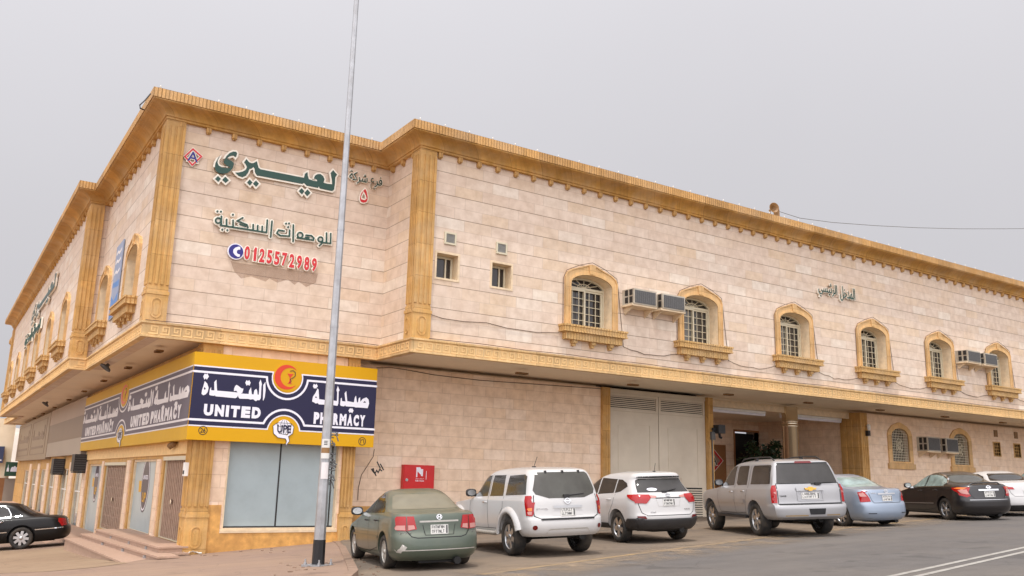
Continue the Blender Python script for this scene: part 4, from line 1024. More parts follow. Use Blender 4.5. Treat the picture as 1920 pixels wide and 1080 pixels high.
# ---- pharmacy sign box wrapped round the corner
YSN = YC-.30; XSN = 5.36
pr_ = lambda px, py: (lambda p: (p.x, p.z))(atY(px, py, YSN))
ZS0, ZS1 = .85, 3.08; XR = 10.47; YSE = 41.9
P = thing('pharmacy_sign', 'big yellow and navy pharmacy sign box wrapped round the corner above the shop', 'sign', (XSN, YSN, ZS0))
mb = MB(); fr = FY(YSN)
mb.box((XSN, YSN, ZS0), (XR, YSN+.02, ZS1)); mb.box((XLL+.003, YSN+.021, ZS0+.003), (XR-.003, YLC, ZS1-.003))
reparent(mb.build('sign_box', M['yellow']), P)
mb = MB(); mb.box((XSN, YSN+.021, ZS0), (XLL, YSE, ZS1)); reparent(mb.build('sign_box', M['yellow_dull']), P)
def navy_outline(u0, u1, cu, zt, zb, ri, ro, rb, cz1, cz0, n=16):
    """panel outline with a round notch in the top and the bottom edge"""
    a = math.asin(clamp((cz1-zt)/ri, -1, 1)) if False else 0
    t = [(u0, zt)]+[(cu-ri*cos(x), cz1-ri*sin(x)*ro) for x in [pi*k/n for k in range(n+1)]]+[(u1, zt)]
    t = [(u0, zt)]; s = math.asin(clamp((cz1-zt)/(ri*ro), -1, 1))
    t += [(cu-ri*cos(x), cz1-ri*ro*sin(x)) for x in [s+(pi-2*s)*k/n for k in range(n+1)]]+[(u1, zt)]
    s2 = math.asin(clamp((zb-cz0)/(rb*ro), -1, 1))
    b = [(u1, zb)]+[(cu+rb*cos(x), cz0+rb*ro*sin(x)) for x in [s2+(pi-2*s2)*k/n for k in range(n+1)]]+[(u0, zb)]
    return t, b
zt_n, zb_n = 2.705, 1.225
def sign_face(fr, u0, u1, cu, stretch, navy, wht, yel, groups, logo=True):
    rx = .44*stretch; rb = .47*stretch; ry = 1/stretch
    parts = []
    def ring(d, e):
        t, b = navy_outline(u0, u1, cu, zt_n-d, zb_n+d, rx+d*stretch, ry, rb+d*stretch, 2.60, 1.14)
        return t, b
    mb = MB()
    t, b = ring(-.035, 0); mb.prism([t+b], -.01, .004, fr, mi=0)
    t, b = ring(0, 0); mb.prism([t+b], 0, .008, fr, mi=1)
    t, b = ring(.13, 0)
    mb.prism(stroke_poly(t, .055), .004, .012, fr, mi=0); mb.prism(stroke_poly(b, .055), .004, .012, fr, mi=0)
    o = mb.build('navy_panel', [wht, navy]); reparent(o, P)
    # crescent with cup
    mb = MB(); cz = 2.62; k = stretch
    oc = [(cu-.03+.335*k*cos(a), cz+.335*sin(a)) for a in [RAD(40)+RAD(280)*i/24 for i in range(25)]]
    ic = [(cu+.06*k+.26*k*cos(a), cz+.26*sin(a)) for a in [RAD(52)+RAD(256)*i/24 for i in range(25)]][::-1]
    mb.prism([circle(cu, cz, rx-.045*k, 32, ry=(rx-.045*k)*ry)], .0, .010, fr, mi=0)
    mb.prism([oc+ic], .008, .016, fr, mi=1)
    mb.prism([[(cu+(a)*k, cz+b) for a, b in ((-.02,.10),(.15,.10),(.08,.0),(.075,-.07),(.10,-.14),(.13,-.17),(.0,-.17),(.03,-.14),(.055,-.07),(.05,.0))]], .008, .016, fr, mi=1)
    mb.prism(stroke_poly([(cu+a*k, cz+b) for a, b in ((.05,.17),(.14,.19),(.20,.14),(.20,.05),(.14,-.01),(.07,-.05),(.10,-.10),(.06,-.15))], .018), .017, .020, fr, mi=2)
    reparent(mb.build('crescent_emblem', [yel, M['orange'], M['dark']]), P)
    # globe with ribbon
    mb = MB(); cz = 1.28
    mb.prism([circle(cu, cz, .20*k, 24, ry=.20)], .004, .012, fr, mi=0)
    for q in (-.10, 0, .10): mb.prism(stroke_poly([(cu+q*k*(1-(z/.2)**2)**.5, cz+z) for z in [-.18+.36*i/8 for i in range(9)]], .010), .012, .014, fr, mi=1)
    for q in (.02, .11): mb.prism(stroke_poly([(cu-.19*k, cz+q), (cu+.19*k, cz+q)], .010), .0142, .016, fr, mi=1)
    rib = [(-.30,.02),(-.20,.10),(-.17,-.02),(-.12,-.17),(.10,-.20),(.18,-.10),(.20,.10),(.27,.02),(.25,-.16),(.14,-.24),(.18,-.36),(.08,-.50),(.10,-.36),(.06,-.30),(-.14,-.28),(-.27,-.18)]
    mb.prism([[(cu+a*k, cz+b) for a, b in rib]], .012, .018, fr, mi=0)
    mb.prism(stroke_poly([(cu+a*k, cz+b) for a, b in rib], .014, True), .018, .020, fr, mi=1)
    put_text(mb, 'UPE', (cu-.18*k, cu+.20*k, cz-.15, cz+.06), fr, .0185, .006, .02, mi=2)
    reparent(mb.build('globe_emblem', [wht, M['dark'], M['navy']]), P)
    for name, geo in groups:
        mb = MB(); geo(mb); reparent(mb.build(name, wht), P)
Z3, Z4 = .08854, .10647
almut = [(1395,245),(1422,345),(1410,385),(1402,560),(1395,640),(1370,685),(1320,680),(1298,705),(1270,690),(1240,660),(1180,668),(1130,655),(950,650),(925,620),(915,580),(895,620),(860,640),(440,600),(428,575),(410,590),(330,580),(305,565),(320,450),(345,405),(348,470),(415,475),(412,300),(458,248),(466,380),(472,480),(820,510),(905,520),(880,480),(828,492),(835,430),(855,385),(885,358),(930,385),(985,430),(1030,440),(1010,520),(975,540),(1140,552),(1150,480),(1190,410),(1197,470),(1207,557),(1245,562),(1260,480),(1300,440),(1320,480),(1330,567),(1355,562),(1368,400),(1362,310)]
alef = [(1495,295),(1498,480),(1480,620),(1450,695),(1442,680),(1450,360)]
dt1 = [(1100,255),(1125,285),(1150,255),(1182,312),(1155,377),(1125,350),(1100,377),(1068,312)]
dt2 = [(215,113),(238,140),(265,113),(299,180),(255,247),(232,217),(205,247),(178,180)]
teh = [[(212,278),(262,330),(292,420),(272,510),(230,560),(180,578),(143,550),(153,470),(183,380)], [(205,400),(237,440),(207,465),(190,440)]]
AR1 = [[tr(q, 365, 690, Z3, y=YSN) for q in l] for l in ([almut], [alef], [dt1], [dt2], teh)]
sad = [[(1050,425),(1085,460),(1097,530),(1070,615),(900,600),(865,602),(830,590),(690,582),(675,562),(655,582),(600,574),(585,550),(600,440),(615,430),(620,490),(682,496),(665,350),(695,315),(712,490),(830,512),(845,430),(865,393),(882,512),(900,512),(915,440),(937,423),(942,502),(985,450)], [(1020,485),(1045,520),(990,517)]]
lya = [[(545,222),(577,300),(560,322),(555,530),(540,573),(430,556),(300,552),(215,547),(185,522),(160,532),(93,495),(108,410),(150,350),(190,265),(207,290),(217,455),(300,467),(420,482),(435,400),(467,358),(472,480),(530,487),(535,330),(522,300)], [(160,400),(182,435),(143,430)]]
dt3 = [(125,185),(150,205),(170,185),(192,227),(160,272),(145,255),(130,272),(106,227)]
dt4 = [(765,612),(780,630),(795,612),(822,655),(800,702),(775,682),(755,697),(733,655)]
dt5 = [(x-370, y-20) for x, y in dt4]
AR2 = [[tr(q, 575, 700, Z4, y=YSN) for q in l] for l in (sad, lya, [dt3], [dt4], [dt5])]
def draw(polys, fr, d=.006):
    def f(mb):
        for i, l in enumerate(polys): mb.prism(l, d, d+.008+.0004*i, fr)
    return f
def words(st, box, fr, bold=.07):
    return lambda mb: put_word(mb, st, box, fr, .006, .009, bold)
q = lambda px, py: pr_(px, py)
sign_face(fr, XSN+.012, XR-.004, q(540, 700)[0], 1.0, M['navy'], M['wht'], M['yellow'], [
    ('arabic_lettering', draw(AR1, fr)), ('arabic_lettering', draw(AR2, fr)),
    ('latin_lettering', words('UNITED', (q(382, 768)[0], q(488.5, 775)[0], q(382, 779)[1], q(382, 757)[1]), fr)),
    ('latin_lettering', words('PHARMACY', (q(588, 784)[0], q(684, 790)[0], q(588, 794.5)[1], q(588, 772.5)[1]), fr))])
# branch number in circles
mb = MB()
for (px, py), st in (((380.5, 807), '26'), ((679, 827.5), '\u0662\u0666')):
    c_ = q(px, py); rg = stroke_poly(circle(c_[0], c_[1], .105, 24), .018, True)
    if abs(poly_area(rg[0])) < abs(poly_area(rg[1])): rg = rg[::-1]
    mb.prism(rg, -.002, .004, fr); put_text(mb, st, (c_[0]-.065, c_[0]+.065, c_[1]-.06, c_[1]+.06), fr, -.001, .005, .02)
reparent(mb.build('branch_number', M['black']), P)
# left face: the same wording twice, stretched along the street side
frL = FX(XSN)
def lz(px, py): p = atX(px, py, XSN); return (-p.y, p.z)
allg = AR1+[[[(a-0, b) for a, b in h] for h in l] for l in AR2]
grp = []
for (l0, r0), (tl, trr) in (((156, 226), (160, 214)), ((237, 355), (243, 338))):
    ua, ub_ = lz(l0, 800)[0], lz(r0, 740)[0]; um = ua+(ub_-ua)*.47
    grp.append(('arabic_lettering', draw(remap(AR1, ua, um, 1.92, 2.52), frL))); grp.append(('arabic_lettering', draw(remap(AR2, um+.15, ub_, 1.74, 2.52), frL)))
    ta, tb = lz(tl, 815)[0], lz(trr, 790)[0]; tm = ta+(tb-ta)*.42
    grp.append(('latin_lettering', words('UNITED', (ta, tm, 1.42, 1.78), frL, .07))); grp.append(('latin_lettering', words('PHARMACY', (tm+(tb-ta)*.035, tb, 1.42, 1.78), frL, .07)))
sign_face(frL, -YSE+.01, -YSN-.016, lz(232, 760)[0], 1.75, M['navy_grey'], M['wht_dull'], M['yellow_dull'], grp)

# two weathered blank sign boxes further along
T = thing('blank_sign_box', 'weathered sign box in two brown tones beside the end of the pharmacy sign', 'sign', (XSN, 42, .7))
mb = MB(); mb.box((XSN+.05, 42.02, 1.45), (XLL, 55.4, 2.42)); reparent(mb.build('brown_strip', M['brownsign']), T)
mb = MB(); mb.box((XSN+.053, 42.02, 2.42), (XLL, 55.4, 3.22)); reparent(mb.build('upper_strip', M['greysign2']), T)
mb = MB(); mb.box((XSN+.053, 42.02, .72), (XLL, 55.4, 1.45)); reparent(mb.build('pale_strip', M['palesign']), T)
T = thing('blank_sign_box', 'tan sign box with faded carved lettering at the far end of the shop side', 'sign', (XSN, 56, .6))
mb = MB(); mb.box((XSN+.05, 55.55, .62), (XLL, 75.6, 3.2)); reparent(mb.build('panel', M['greysign']), T)
mb = MB(); fq = FX(XSN+.05)
for k in range(2):
    ua = -74.6+k*9.6
    mb.prism(stroke_poly([(ua, .95), (ua+8.2, .95), (ua+8.2, 2.95), (ua, 2.95)], .05, True), -.003, .012, fq)
    mb.prism([remap([[AR1[0][0]]], ua+.6, ua+7.4, 1.75, 2.6)[0][0]], -.002, .012, fq); mb.prism(stroke_poly([(ua+.6, 1.35), (ua+7.2, 1.35)], .14), -.002, .012, fq)
reparent(mb.build('faded_lettering', M['brownsign']), T)

# banner between the two nearest side windows
T = thing('banner', 'tall faded blue banner hanging between two windows on the left side wall', 'banner', (XL-.03, 29, 5))
mb = MB(); fr2 = FX(XL); za, zb_ = 4.62, 7.05
mb.prism([[(-29.7, za), (-28.5, za+.05), (-28.5, zb_), (-29.7, zb_-.03)]], .02, .05, fr2, mi=0)
mb.prism([[(-29.68, za+.05), (-28.52, za+.1), (-28.52, za+.75), (-29.1, za+.55), (-29.68, za+.8)]], .05, .053, fr2, mi=1)
mb.prism([[(-29.68, za+1.05), (-28.52, za+.95), (-28.52, za+1.15), (-29.68, za+1.2)]], .05, .053, fr2, mi=1)
for z in (6.75, 6.45, 6.1): mb.prism(stroke_poly([(-29.55, z), (-29.3, z+.05), (-29.05, z-.03), (-28.7, z+.03)], .09), .05, .053, fr2, mi=2)
reparent(mb.build('sheet', [simple('banner_vinyl', lin(140, 150, 172), .5, var=.12, scale=2), simple('banner_blue', lin(84, 128, 184), .5), M['wht_dull']]), T)

# ================================================================== air conditioners
def ac_unit(x0, x1, z0, z1, yw, label, shelf_=True, out=.55):
    T = thing('air_conditioner', label, 'air conditioner', (x0, yw, z0), 'window air conditioners on the long front')
    y0 = yw-out
    mb = MB(); mb.box((x0, y0, z0), (x1, yw-.22, z1)); mb.box((x0-.008, yw-.225, z0-.008), (x1+.008, yw+.02, z1+.008))
    reparent(mb.build('casing', M['ac']), T)
    mb = MB(); mb.box((x0+.05, y0-.012, z0+.04), (x1-.05, y0+.01, z1-.05))
    for k in range(11): xx = x0+.07+(x1-x0-.14)*k/10; mb.box((xx-.006, y0-.022, z0+.05), (xx+.006, y0-.010, z1-.06))
    reparent(mb.build('grille', M['acgrey']), T)
    mb = MB()
    for a in range(2):
        for k in range(2): mb.box((x0-.013, y0+.08+a*.22-.02, z0+.05+k*(z1-z0)*.48), (x0+.005, y0+.08+a*.22+.12, z0+.03+(k+.9)*(z1-z0)*.47))
    reparent(mb.build('side_louvre', M['dark']), T)
    mb = MB(); mb.box((x0-.05, y0+.02, z0-.06), (x1+.03, yw+.0, z0-.003))
    for xx in (x0+.0, x1-.12):
        mb.prism([[(-(yw-.01), z0-.06), (-(yw-.01), z0-.30), (-(y0+.08), z0-.06)]], -.05, .0, (V((xx+.05, 0, 0)), V((0, -1, 0)), V((0, 0, 1)), V((-1, 0, 0))))
    reparent(mb.build('shelf', M['reveal']), T)
    return T
ac_unit(18.05, 19.02, 5.62, 6.12, YM, 'boxy window air conditioner nearest the arched window with the plain rounded head')
ac_unit(19.28, 20.28, 5.62, 6.12, YM, 'boxy window air conditioner close beside the second arched window from the left')
ac_unit(37.0, 38.0, 5.55, 6.05, YM, 'left of the two small air conditioners before the last visible arched window')
ac_unit(38.35, 39.35, 5.55, 6.05, YM, 'right of the two small air conditioners, overlapping the last visible arched window')
ac_unit(38.6, 39.6, 1.85, 2.5, YLM, 'left of two rusty air conditioners between the barred ground floor windows')
ac_unit(40.1, 41.1, 1.85, 2.5, YLM, 'right of two rusty air conditioners touching the second barred ground floor window')
# two dark outdoor units over the side shops
for i, (px, py, lab) in enumerate(((147, 868, 'dark outdoor unit below the pharmacy sign end on the shop side'), (107, 874, 'dark outdoor unit below the brown sign box on the shop side'))):
    c_ = atX(px, py, XLL-.3); y, z = c_.y, c_.z
    T = thing('air_conditioner', lab, 'air conditioner', (XLL, y, z), 'dark outdoor units over the side shops')
    mb = MB(); mb.box((XLL-.52, y-.45, z-.36), (XLL-.02, y+.45, z+.36)); reparent(mb.build('casing', M['dark']), T)
    mb = MB()
    for k in range(7): mb.box((XLL-.49, y-.462, z-.32+k*.1), (XLL-.06, y-.448, z-.30+k*.1))
    reparent(mb.build('grille', M['acgrey']), T)
    mb = MB(); mb.box((XLL-.50, y-.40, z-.42), (XLL+.0, y+.40, z-.365)); reparent(mb.build('shelf', M['black']), T)

# ================================================================== cables, lights on the roof edge, loudspeaker
def cable(name, label, pts, r=.010, mat=None):
    mb = MB(); mb.tube(pts, r, 6); o = mb.build(name, mat or M['cable']); tag(o, label, 'cable'); return o
yw = YM-.03
wpx = lambda L, y: [atY(a, b, y) for a, b in L]
cable('wall_cable', 'thin brown cable running down beside the middle pilaster and sagging to the first window', wpx([(811, 286), (806, 400), (802, 500), (800, 587), (830, 597), (870, 603), (912, 605), (950, 615), (1005, 623), (1048, 624)], yw))
def around(X):                                     # cable lying round a window surround
    return [V((X-1.10, YM-.03, 4.5)), V((X-1.10, YM-.03, 6.2)), V((X-1.0, YM-.075, 6.45)), V((X-.5, YM-.09, 6.68)), V((X, YM-.09, 6.83)), V((X+.5, YM-.09, 6.68)), V((X+1.0, YM-.075, 6.45)), V((X+1.10, YM-.03, 6.1)), V((X+1.28, YM-.03, 4.5))]
for i, (X, X2) in enumerate(zip(WU[:6], WU[1:7])):
    sag = [V((X+1.3+(X2-X-2.4)*k/8, YM-.03, 4.3-.16*sin(pi*k/8)+random.uniform(-.03, .03))) for k in range(9)]
    nm = ['first', 'second', 'third', 'fourth', 'fifth', 'sixth'][i]
    cable('wall_cable', 'thin cable looped over the %s arched window from the left and sagging to the next' % nm, around(X)+sag)
cable('wall_cable', 'thin dark cable running along the top edge of the carved band', [V((x, YM-.19, ZBT+.045+.012*sin(x*2.1))) for x in [11+.8*k for k in range(52)]], .010)
cable('wall_cable', 'thin dark cable along the carved band under the green letters', [V((x, YC-.19, ZBT+.045+.012*sin(x*2.7))) for x in [4.1+.4*k for k in range(17)]], .010)
cable('wall_cable', 'dark cable hanging along the top of the lower wall right of the pharmacy sign', wpx([(706, 690), (733, 689), (760, 693), (815, 703), (900, 713), (1000, 720), (1128, 729)], YLM-.03), .011, M['cable'])
cable('wall_cable', 'thin wire drooping down the pale lower wall beside the scribble', wpx([(702, 842), (700, 856), (690, 872), (678, 890), (672, 915), (671, 938)], YLM-.02), .009)
cable('overhead_wire', 'long overhead wire leaving the roof edge towards the right', [atY(a_, b_, 23.6) for a_, b_ in ((1462, 397), (1500, 409), (1560, 417), (1640, 423), (1720, 427), (1800, 429), (1880, 429), (1990, 428))], .013, M['acgrey'])
cable('wall_cable', 'looped black cable standing off the cornice at the tall corner', [atY(282, 176, YC-.55), atY(272, 188, YC-.7), atY(262, 197, YC-.8), atY(263, 203, YC-.75), atY(270, 206, YC-.62)], .018, M['dark'])
T = thing('string_lights', 'string of small white bulbs along the top edge of the cornice', 'lights', (X1, YM, ZT))
pts_ = []
x = 3.75
while x < X1-.5: pts_.append((x, YC-.55)); x += .75
x = X1-.4
while x < 58: pts_.append((x, YM-.55)); x += .8
pts_ += [(XL-.55, YC+.8*k) for k in range(1, 12)]
mb = MB(); mb.tube([V((X1-.3, YM-.55, ZT+.02)), V((58, YM-.55, ZT+.02))], .008, 4); mb.tube([V((3.7, YC-.55, ZT+.02)), V((X1-.4, YC-.55, ZT+.02))], .008, 4); mb.tube([V((XL-.55, YC, ZT+.02)), V((XL-.55, YC+9.3, ZT+.02))], .008, 4)
reparent(mb.build('wire', M['cable']), T)
mb = MB(); mb.lathe([(.001, .0), (.014, .0), (.014, .03), (.020, .04), (.023, .052), (.016, .07), (.001, .075)], 8); bme = mb.mesh('bulb', M['bulb'])
for p in pts_[:98]: o = link('bulb', bme, None); o.location = (p[0], p[1], ZT+.015); reparent(o, T); 
sp0 = atY(1447, 392, 23.4)
T = thing('horn_loudspeaker', 'grey brown horn loudspeaker on a short post at the roof edge', 'loudspeaker', (sp0.x, 23.4, ZT-.85))
mb = MB(); mm = Matrix.Translation((sp0.x, 23.4, sp0.z)) @ Matrix.Rotation(RAD(-20), 4, 'Z') @ Matrix.Rotation(RAD(90), 4, 'X') @ Matrix.Scale(.66, 4)
mb.lathe([(.05, -.30), (.06, -.1), (.10, .05), (.19, .18), (.32, .30), (.335, .31), (.30, .295), (.17, .16), (.07, .04), (.001, .02)], 24, mm); reparent(mb.build('horn', M['lampbrown']), T)
mb = MB(); mb.tube([(sp0.x, 23.5, ZT-.95), (sp0.x, 23.5, sp0.z-.05)], .03, 8); mb.box((sp0.x+.22, 23.3, ZT-.6), (sp0.x+.36, 23.5, sp0.z+.02)); mb.tube([(sp0.x, 23.5, ZT-.2), (sp0.x+.45, 23.4, ZT-.2)], .02, 6); reparent(mb.build('post', M['lampbrown']), T)

# ================================================================== things on the lower wall and pavement
T = thing('fire_hose_cabinet', 'red metal fire hose cabinet on the lower wall behind the green car', 'cabinet', (12, YLM, .1))
a, b = atY(753, 871, YLM), atY(808.5, 917, YLM); z0c, z1c = b.z-.15, a.z; fq = FY(YLM)
mb = MB(); mb.box((a.x, YLM-.16, z0c), (b.x, YLM, z1c)); mb.box((a.x+.02, YLM-.172, z0c+.02), (b.x-.02, YLM-.15, z1c-.02)); reparent(mb.build('cabinet_body', M['redbox']), T)
mb = MB(); fd = FY(YLM-.172); xm_ = (a.x+b.x)/2
ux = lambda f: a.x+(b.x-a.x)*f
uz = lambda f: z0c+(z1c-z0c)*f
mb.prism([[(ux(.40), uz(.58)), (ux(.44), uz(.58)), (ux(.44), uz(.78)), (ux(.56), uz(.66)), (ux(.56), uz(.62)), (ux(.62), uz(.62)), (ux(.62), uz(.86)), (ux(.56), uz(.86)), (ux(.52), uz(.92)), (ux(.40), uz(.92))]], 0, .003, fd)
mb.prism([[(ux(.72), uz(.50)), (ux(.735), uz(.50)), (ux(.735), uz(.80)), (ux(.72), uz(.80))]], 0, .003, fd)
for k in range(2): put_text(mb, ar('خرطوم حريق') if k == 0 else 'FIRE HOSE', (ux(.38), ux(.66), uz(.50-.07*k), uz(.55-.07*k)), fd, 0, .003, .01)
reparent(mb.build('hose_symbol', M['wht']), T)
mb = MB(); mb.prism([circle(ux(.10), uz(.48), .045, 14)], 0, .02, fd); reparent(mb.build('latch', M['chromem']), T)
# flood lamp and conduit by the gate, camera on the right pilaster
T = thing('flood_lamp', 'small dark flood lamp fixed beside the gate at the entrance', 'lamp', (25.3, YLM, 2.0))
mb = MB(); mb.box((25.12, YLM-.42, 2.0), (25.48, YLM-.14, 2.32)); reparent(mb.build('housing', M['dark']), T)
mb = MB(); mb.box((24.95, YLM-.30, 2.1), (25.14, YLM-.22, 2.2)); mb.tube([(25.3, YLM-.28, 2.0), (25.32, YLM-.28, 1.86), (25.40, YLM-.28, 1.84)], .05, 8); reparent(mb.build('bracket', M['black']), T)
mb = MB(); mb.tube([(25.02, YLM-.16, -1.1), (25.02, YLM-.16, 1.9), (25.08, YLM-.16, 2.1)], .028, 8); mb.box((24.93, YLM-.24, 1.75), (25.12, YLM-.10, 2.05)); o = mb.build('conduit_pipe', M['acgrey']); tag(o, 'thin grey conduit pipe running up the pilaster right of the gate', 'pipe')
T = thing('security_camera', 'small white security camera on the pilaster right of the entrance', 'camera', (34.6, YLM, 2.6))
mb = MB(); mb.lathe([(.001, -.12), (.07, -.10), (.08, .12), (.001, .14)], 14, Matrix.Translation((34.62, YLM-.28, 2.72))); reparent(mb.build('housing', M['white']), T)
mb = MB(); mb.box((34.55, YLM-.30, 2.35), (34.70, YLM-.10, 2.58)); reparent(mb.build('mount', M['dark']), T)
# emblem board in the lobby
T = thing('emblem_board', 'brown board with red diamond and letter A on the lobby wall', 'sign', (26.3, LBY, 0))
a, b = atY(1335, 833, LBY-.1), atY(1364, 930, LBY-.1)
x0, x1, z1_, z0_ = a.x-1.0, b.x, a.z, a.z-3.2
mb = MB(); mb.box((x0, LBY-.08, z0_), (x1, LBY+.0, z1_)); reparent(mb.build('board', M['board']), T)
mb = MB(); fq = FY(LBY-.08); c1 = atY(1337, 863, LBY-.1); hw_ = atY(1358, 863, LBY-.1).x-c1.x; hh_ = atY(1337, 837, LBY-.1).z-c1.z
dd = [(c1.x-hw_, c1.z), (c1.x, c1.z+hh_), (c1.x+hw_, c1.z), (c1.x, c1.z-hh_)]
sc2 = lambda k: [(c1.x+(p[0]-c1.x)*k, c1.z+(p[1]-c1.z)*k) for p in dd]
mb.prism([sc2(.93)], 0, .02, fq, mi=0); mb.prism([sc2(.86)], .02, .03, fq, mi=1); mb.prism([sc2(.62)], .03, .035, fq, mi=2); put_text(mb, 'A', (c1.x-hw_*.40, c1.x+hw_*.40, c1.z-hh_*.38, c1.z+hh_*.38), fq, .035, .01, .05, mi=0); put_text(mb, 'A', (c1.x-hw_*.34, c1.x+hw_*.34, c1.z-hh_*.33, c1.z+hh_*.33), fq, .046, .01, .0, mi=3)
reparent(mb.build('diamond', [M['edge'], M['redl'], M['greysign2'], M['black']]), T)
# white tube lights below the lobby beam
for i, (x0, x1) in enumerate(((25.3, 29.1), (30.1, 34.1))):
    T = thing('tube_light', ['long white tube light left of the mirrored entrance column', 'long white tube light right of the mirrored entrance column'][i], 'lamp', (x0, YLM+.8, 3.0), 'tube lights under the entrance ceiling')
    mb = MB(); mb.tube([(x0, YLM+.78, 2.98), (x1, YLM+.78, 2.98)], .055, 10); reparent(mb.build('tube', M['wht']), T)
    mb = MB(); mb.box((x0, YLM+.70, 3.03), (x1, YLM+.86, 3.13)); reparent(mb.build('batten', M['white']), T)
# potted tree in the entrance
pb = atY(1426, 850, 28.6); pb.z = plane(30, 29)+.17
T = thing('potted_tree', 'dark leafy artificial tree in a pot inside the shaded entrance', 'plant', pb)
mb = MB(); mb.lathe([(.001, 0), (.24, 0), (.30, .1), (.36, .5), (.38, .52), (.33, .52), (.30, .45), (.001, .44)], 20, Matrix.Translation(pb)); reparent(mb.build('pot', M['lampbrown']), T)
mb = MB(); mb.tube([pb+V((0, 0, .4)), pb+V((.05, 0, 1.2)), pb+V((-.03, .05, 2.0)), pb+V((0, 0, 2.8))], [.05, .045, .035, .02], 7)
br = []
for k in range(34):
    a = random.uniform(0, 2*pi); z = random.uniform(1.0, 2.5); l = random.uniform(.5, 1.05); e = pb+V((cos(a)*l, sin(a)*l, z+random.uniform(.0, .55)))
    mb.tube([pb+V((0, 0, z)), pb.lerp(e, .5)*0+(pb+V((cos(a)*l*.5, sin(a)*l*.5, z+.25))), e], [.016, .012, .006], 5); br.append((pb+V((0, 0, z)), e))
reparent(mb.build('trunk', M['bark']), T)
mb = MB()
for s, e in br:
    for k in range(44):
        c_ = s.lerp(e, random.uniform(.35, 1.08))+V((random.gauss(0, .1), random.gauss(0, .1), random.gauss(0, .1)))
        d = V((random.gauss(0, 1), random.gauss(0, 1), random.gauss(-.2, .6))).normalized(); n_ = d.cross(V((random.gauss(0, 1), random.gauss(0, 1), random.gauss(0, 1)))).normalized(); l = random.uniform(.14, .26)
        mb.add([c_, c_+d*l*.5+n_*l*.22, c_+d*l, c_+d*l*.5-n_*l*.22], [(0, 1, 2, 3)])
reparent(mb.build('foliage', M['leaf']), T)

# steps in front of the pharmacy
T = thing('entrance_steps', 'three broad pink granite steps in front of the corner pharmacy doors', 'steps', (5, 24, -2))
def step(name, pts, zt, zb, nose=.04):
    mb = MB(); mb.prism([pts], zb, zt-.045, frame((0, 0, 0), (1, 0, 0), (0, 1, 0), (0, 0, 1)))
    mb.prism([offset_poly(pts, nose)], zt-.045, zt, frame((0, 0, 0), (1, 0, 0), (0, 1, 0), (0, 0, 1))); o = mb.build(name, M['step']); reparent(o, T); return o
sA = step('step', [(5.69, 23.46), (5.69, 31.0), (4.72, 31.0), (5.03, 23.40)], -1.76, -2.8)
sB = step('step', [(5.69, 23.30), (5.69, 31.2), (4.36, 31.2), (4.84, 22.42), (5.25, 22.42), (5.25, 23.30)], -1.905, -2.8)
sC = step('step', [(5.40, 22.10), (5.40, 31.4), (3.92, 31.4), (4.16, 21.9), (4.6, 21.9)], -2.04, -2.8)
mb = MB()
for st, pts, zt in ((sA, ((5.0, 24.6), (4.93, 26.5), (4.84, 28.8)), -1.83), (sB, ((4.78, 23.6), (4.66, 25.8), (4.53, 28.2)), -1.97)):
    for x, y in pts: mb = MB(); mb.box((x-.055, y-.05, zt-.11), (x-.0, y+.05, zt-.005)); o = mb.build('step_light', M['steel'], None); reparent(o, T)
# low platform in front of the other shops
mb = MB(); mb.prism([[(5.69, 31.5), (5.69, 76), (4.3, 76), (4.35, 31.6)]], -3.6, -2.28, frame((0, 0, 0), (1, 0, 0), (0, 1, 0), (0, 0, 1)))
mb.prism([[(4.5, 31.55), (4.5, 76), (3.75, 76), (3.85, 31.55)]], -3.8, -2.50, frame((0, 0, 0), (1, 0, 0), (0, 1, 0), (0, 0, 1)))
tag(mb.build('shop_platform', M['step']), 'long low stepped platform in front of the other side shops', 'platform')
# red box and litter by the steps
p = hit(333, 1036, side); mb = MB(); mm = Matrix.Translation(p) @ Matrix.Rotation(RAD(8), 4, 'Z')
mb.box((-.10, -.12, .0), (.10, .1, .012), mm); mb.box((-.10, -.12, .012), (-.09, .1, .125), mm); mb.box((.09, -.12, .012), (.10, .1, .125), mm); mb.box((-.09, .09, .012), (.09, .1, .125), mm); mb.box((-.09, -.12, .012), (.09, -.11, .125), mm); mb.box((-.085, -.105, .10), (.085, .085, .108), mm)
tag(mb.build('carton', M['orange']), 'small orange red carton lying at the end of the granite steps', 'box')
mb = MB(); p = hit(358, 1040, side)
vs = []
for j in range(5):
    for i in range(7): vs.append(p+V((-.22+.075*i, -.14+.07*j, .02+random.uniform(0, .09))))
mb.add(vs, [(j*7+i, j*7+i+1, (j+1)*7+i+1, (j+1)*7+i) for j in range(4) for i in range(6)]); o = mb.build('plastic_bag', M['plate']); o.modifiers.new('thick', 'SOLIDIFY').thickness = .006
tag(o, 'crumpled white plastic bag beside the corner pilaster', 'litter')
mb = MB()
for k in range(46):
    px, py = random.choice([(540+random.gauss(20, 30), 1064+random.gauss(0, 5)), (690+random.gauss(0, 20), 1064+random.gauss(0, 8)), (400+random.gauss(60, 40), 1038-random.uniform(0, 12)), (380+random.gauss(0, 20), 1042)])
    p = hit(px, py, side if px < 655 else plane); s_ = random.uniform(.015, .04); mm = Matrix.Translation(p) @ Matrix.Rotation(random.uniform(0, 6), 4, 'Z')
    mb.box((-s_, -s_*.6, .0), (s_, s_*.6, random.uniform(.008, .02)), mm)
tag(mb.build('litter', M['kerb']), kind='stuff', label='scattered paper scraps and pebbles on the pavement', cat='litter')

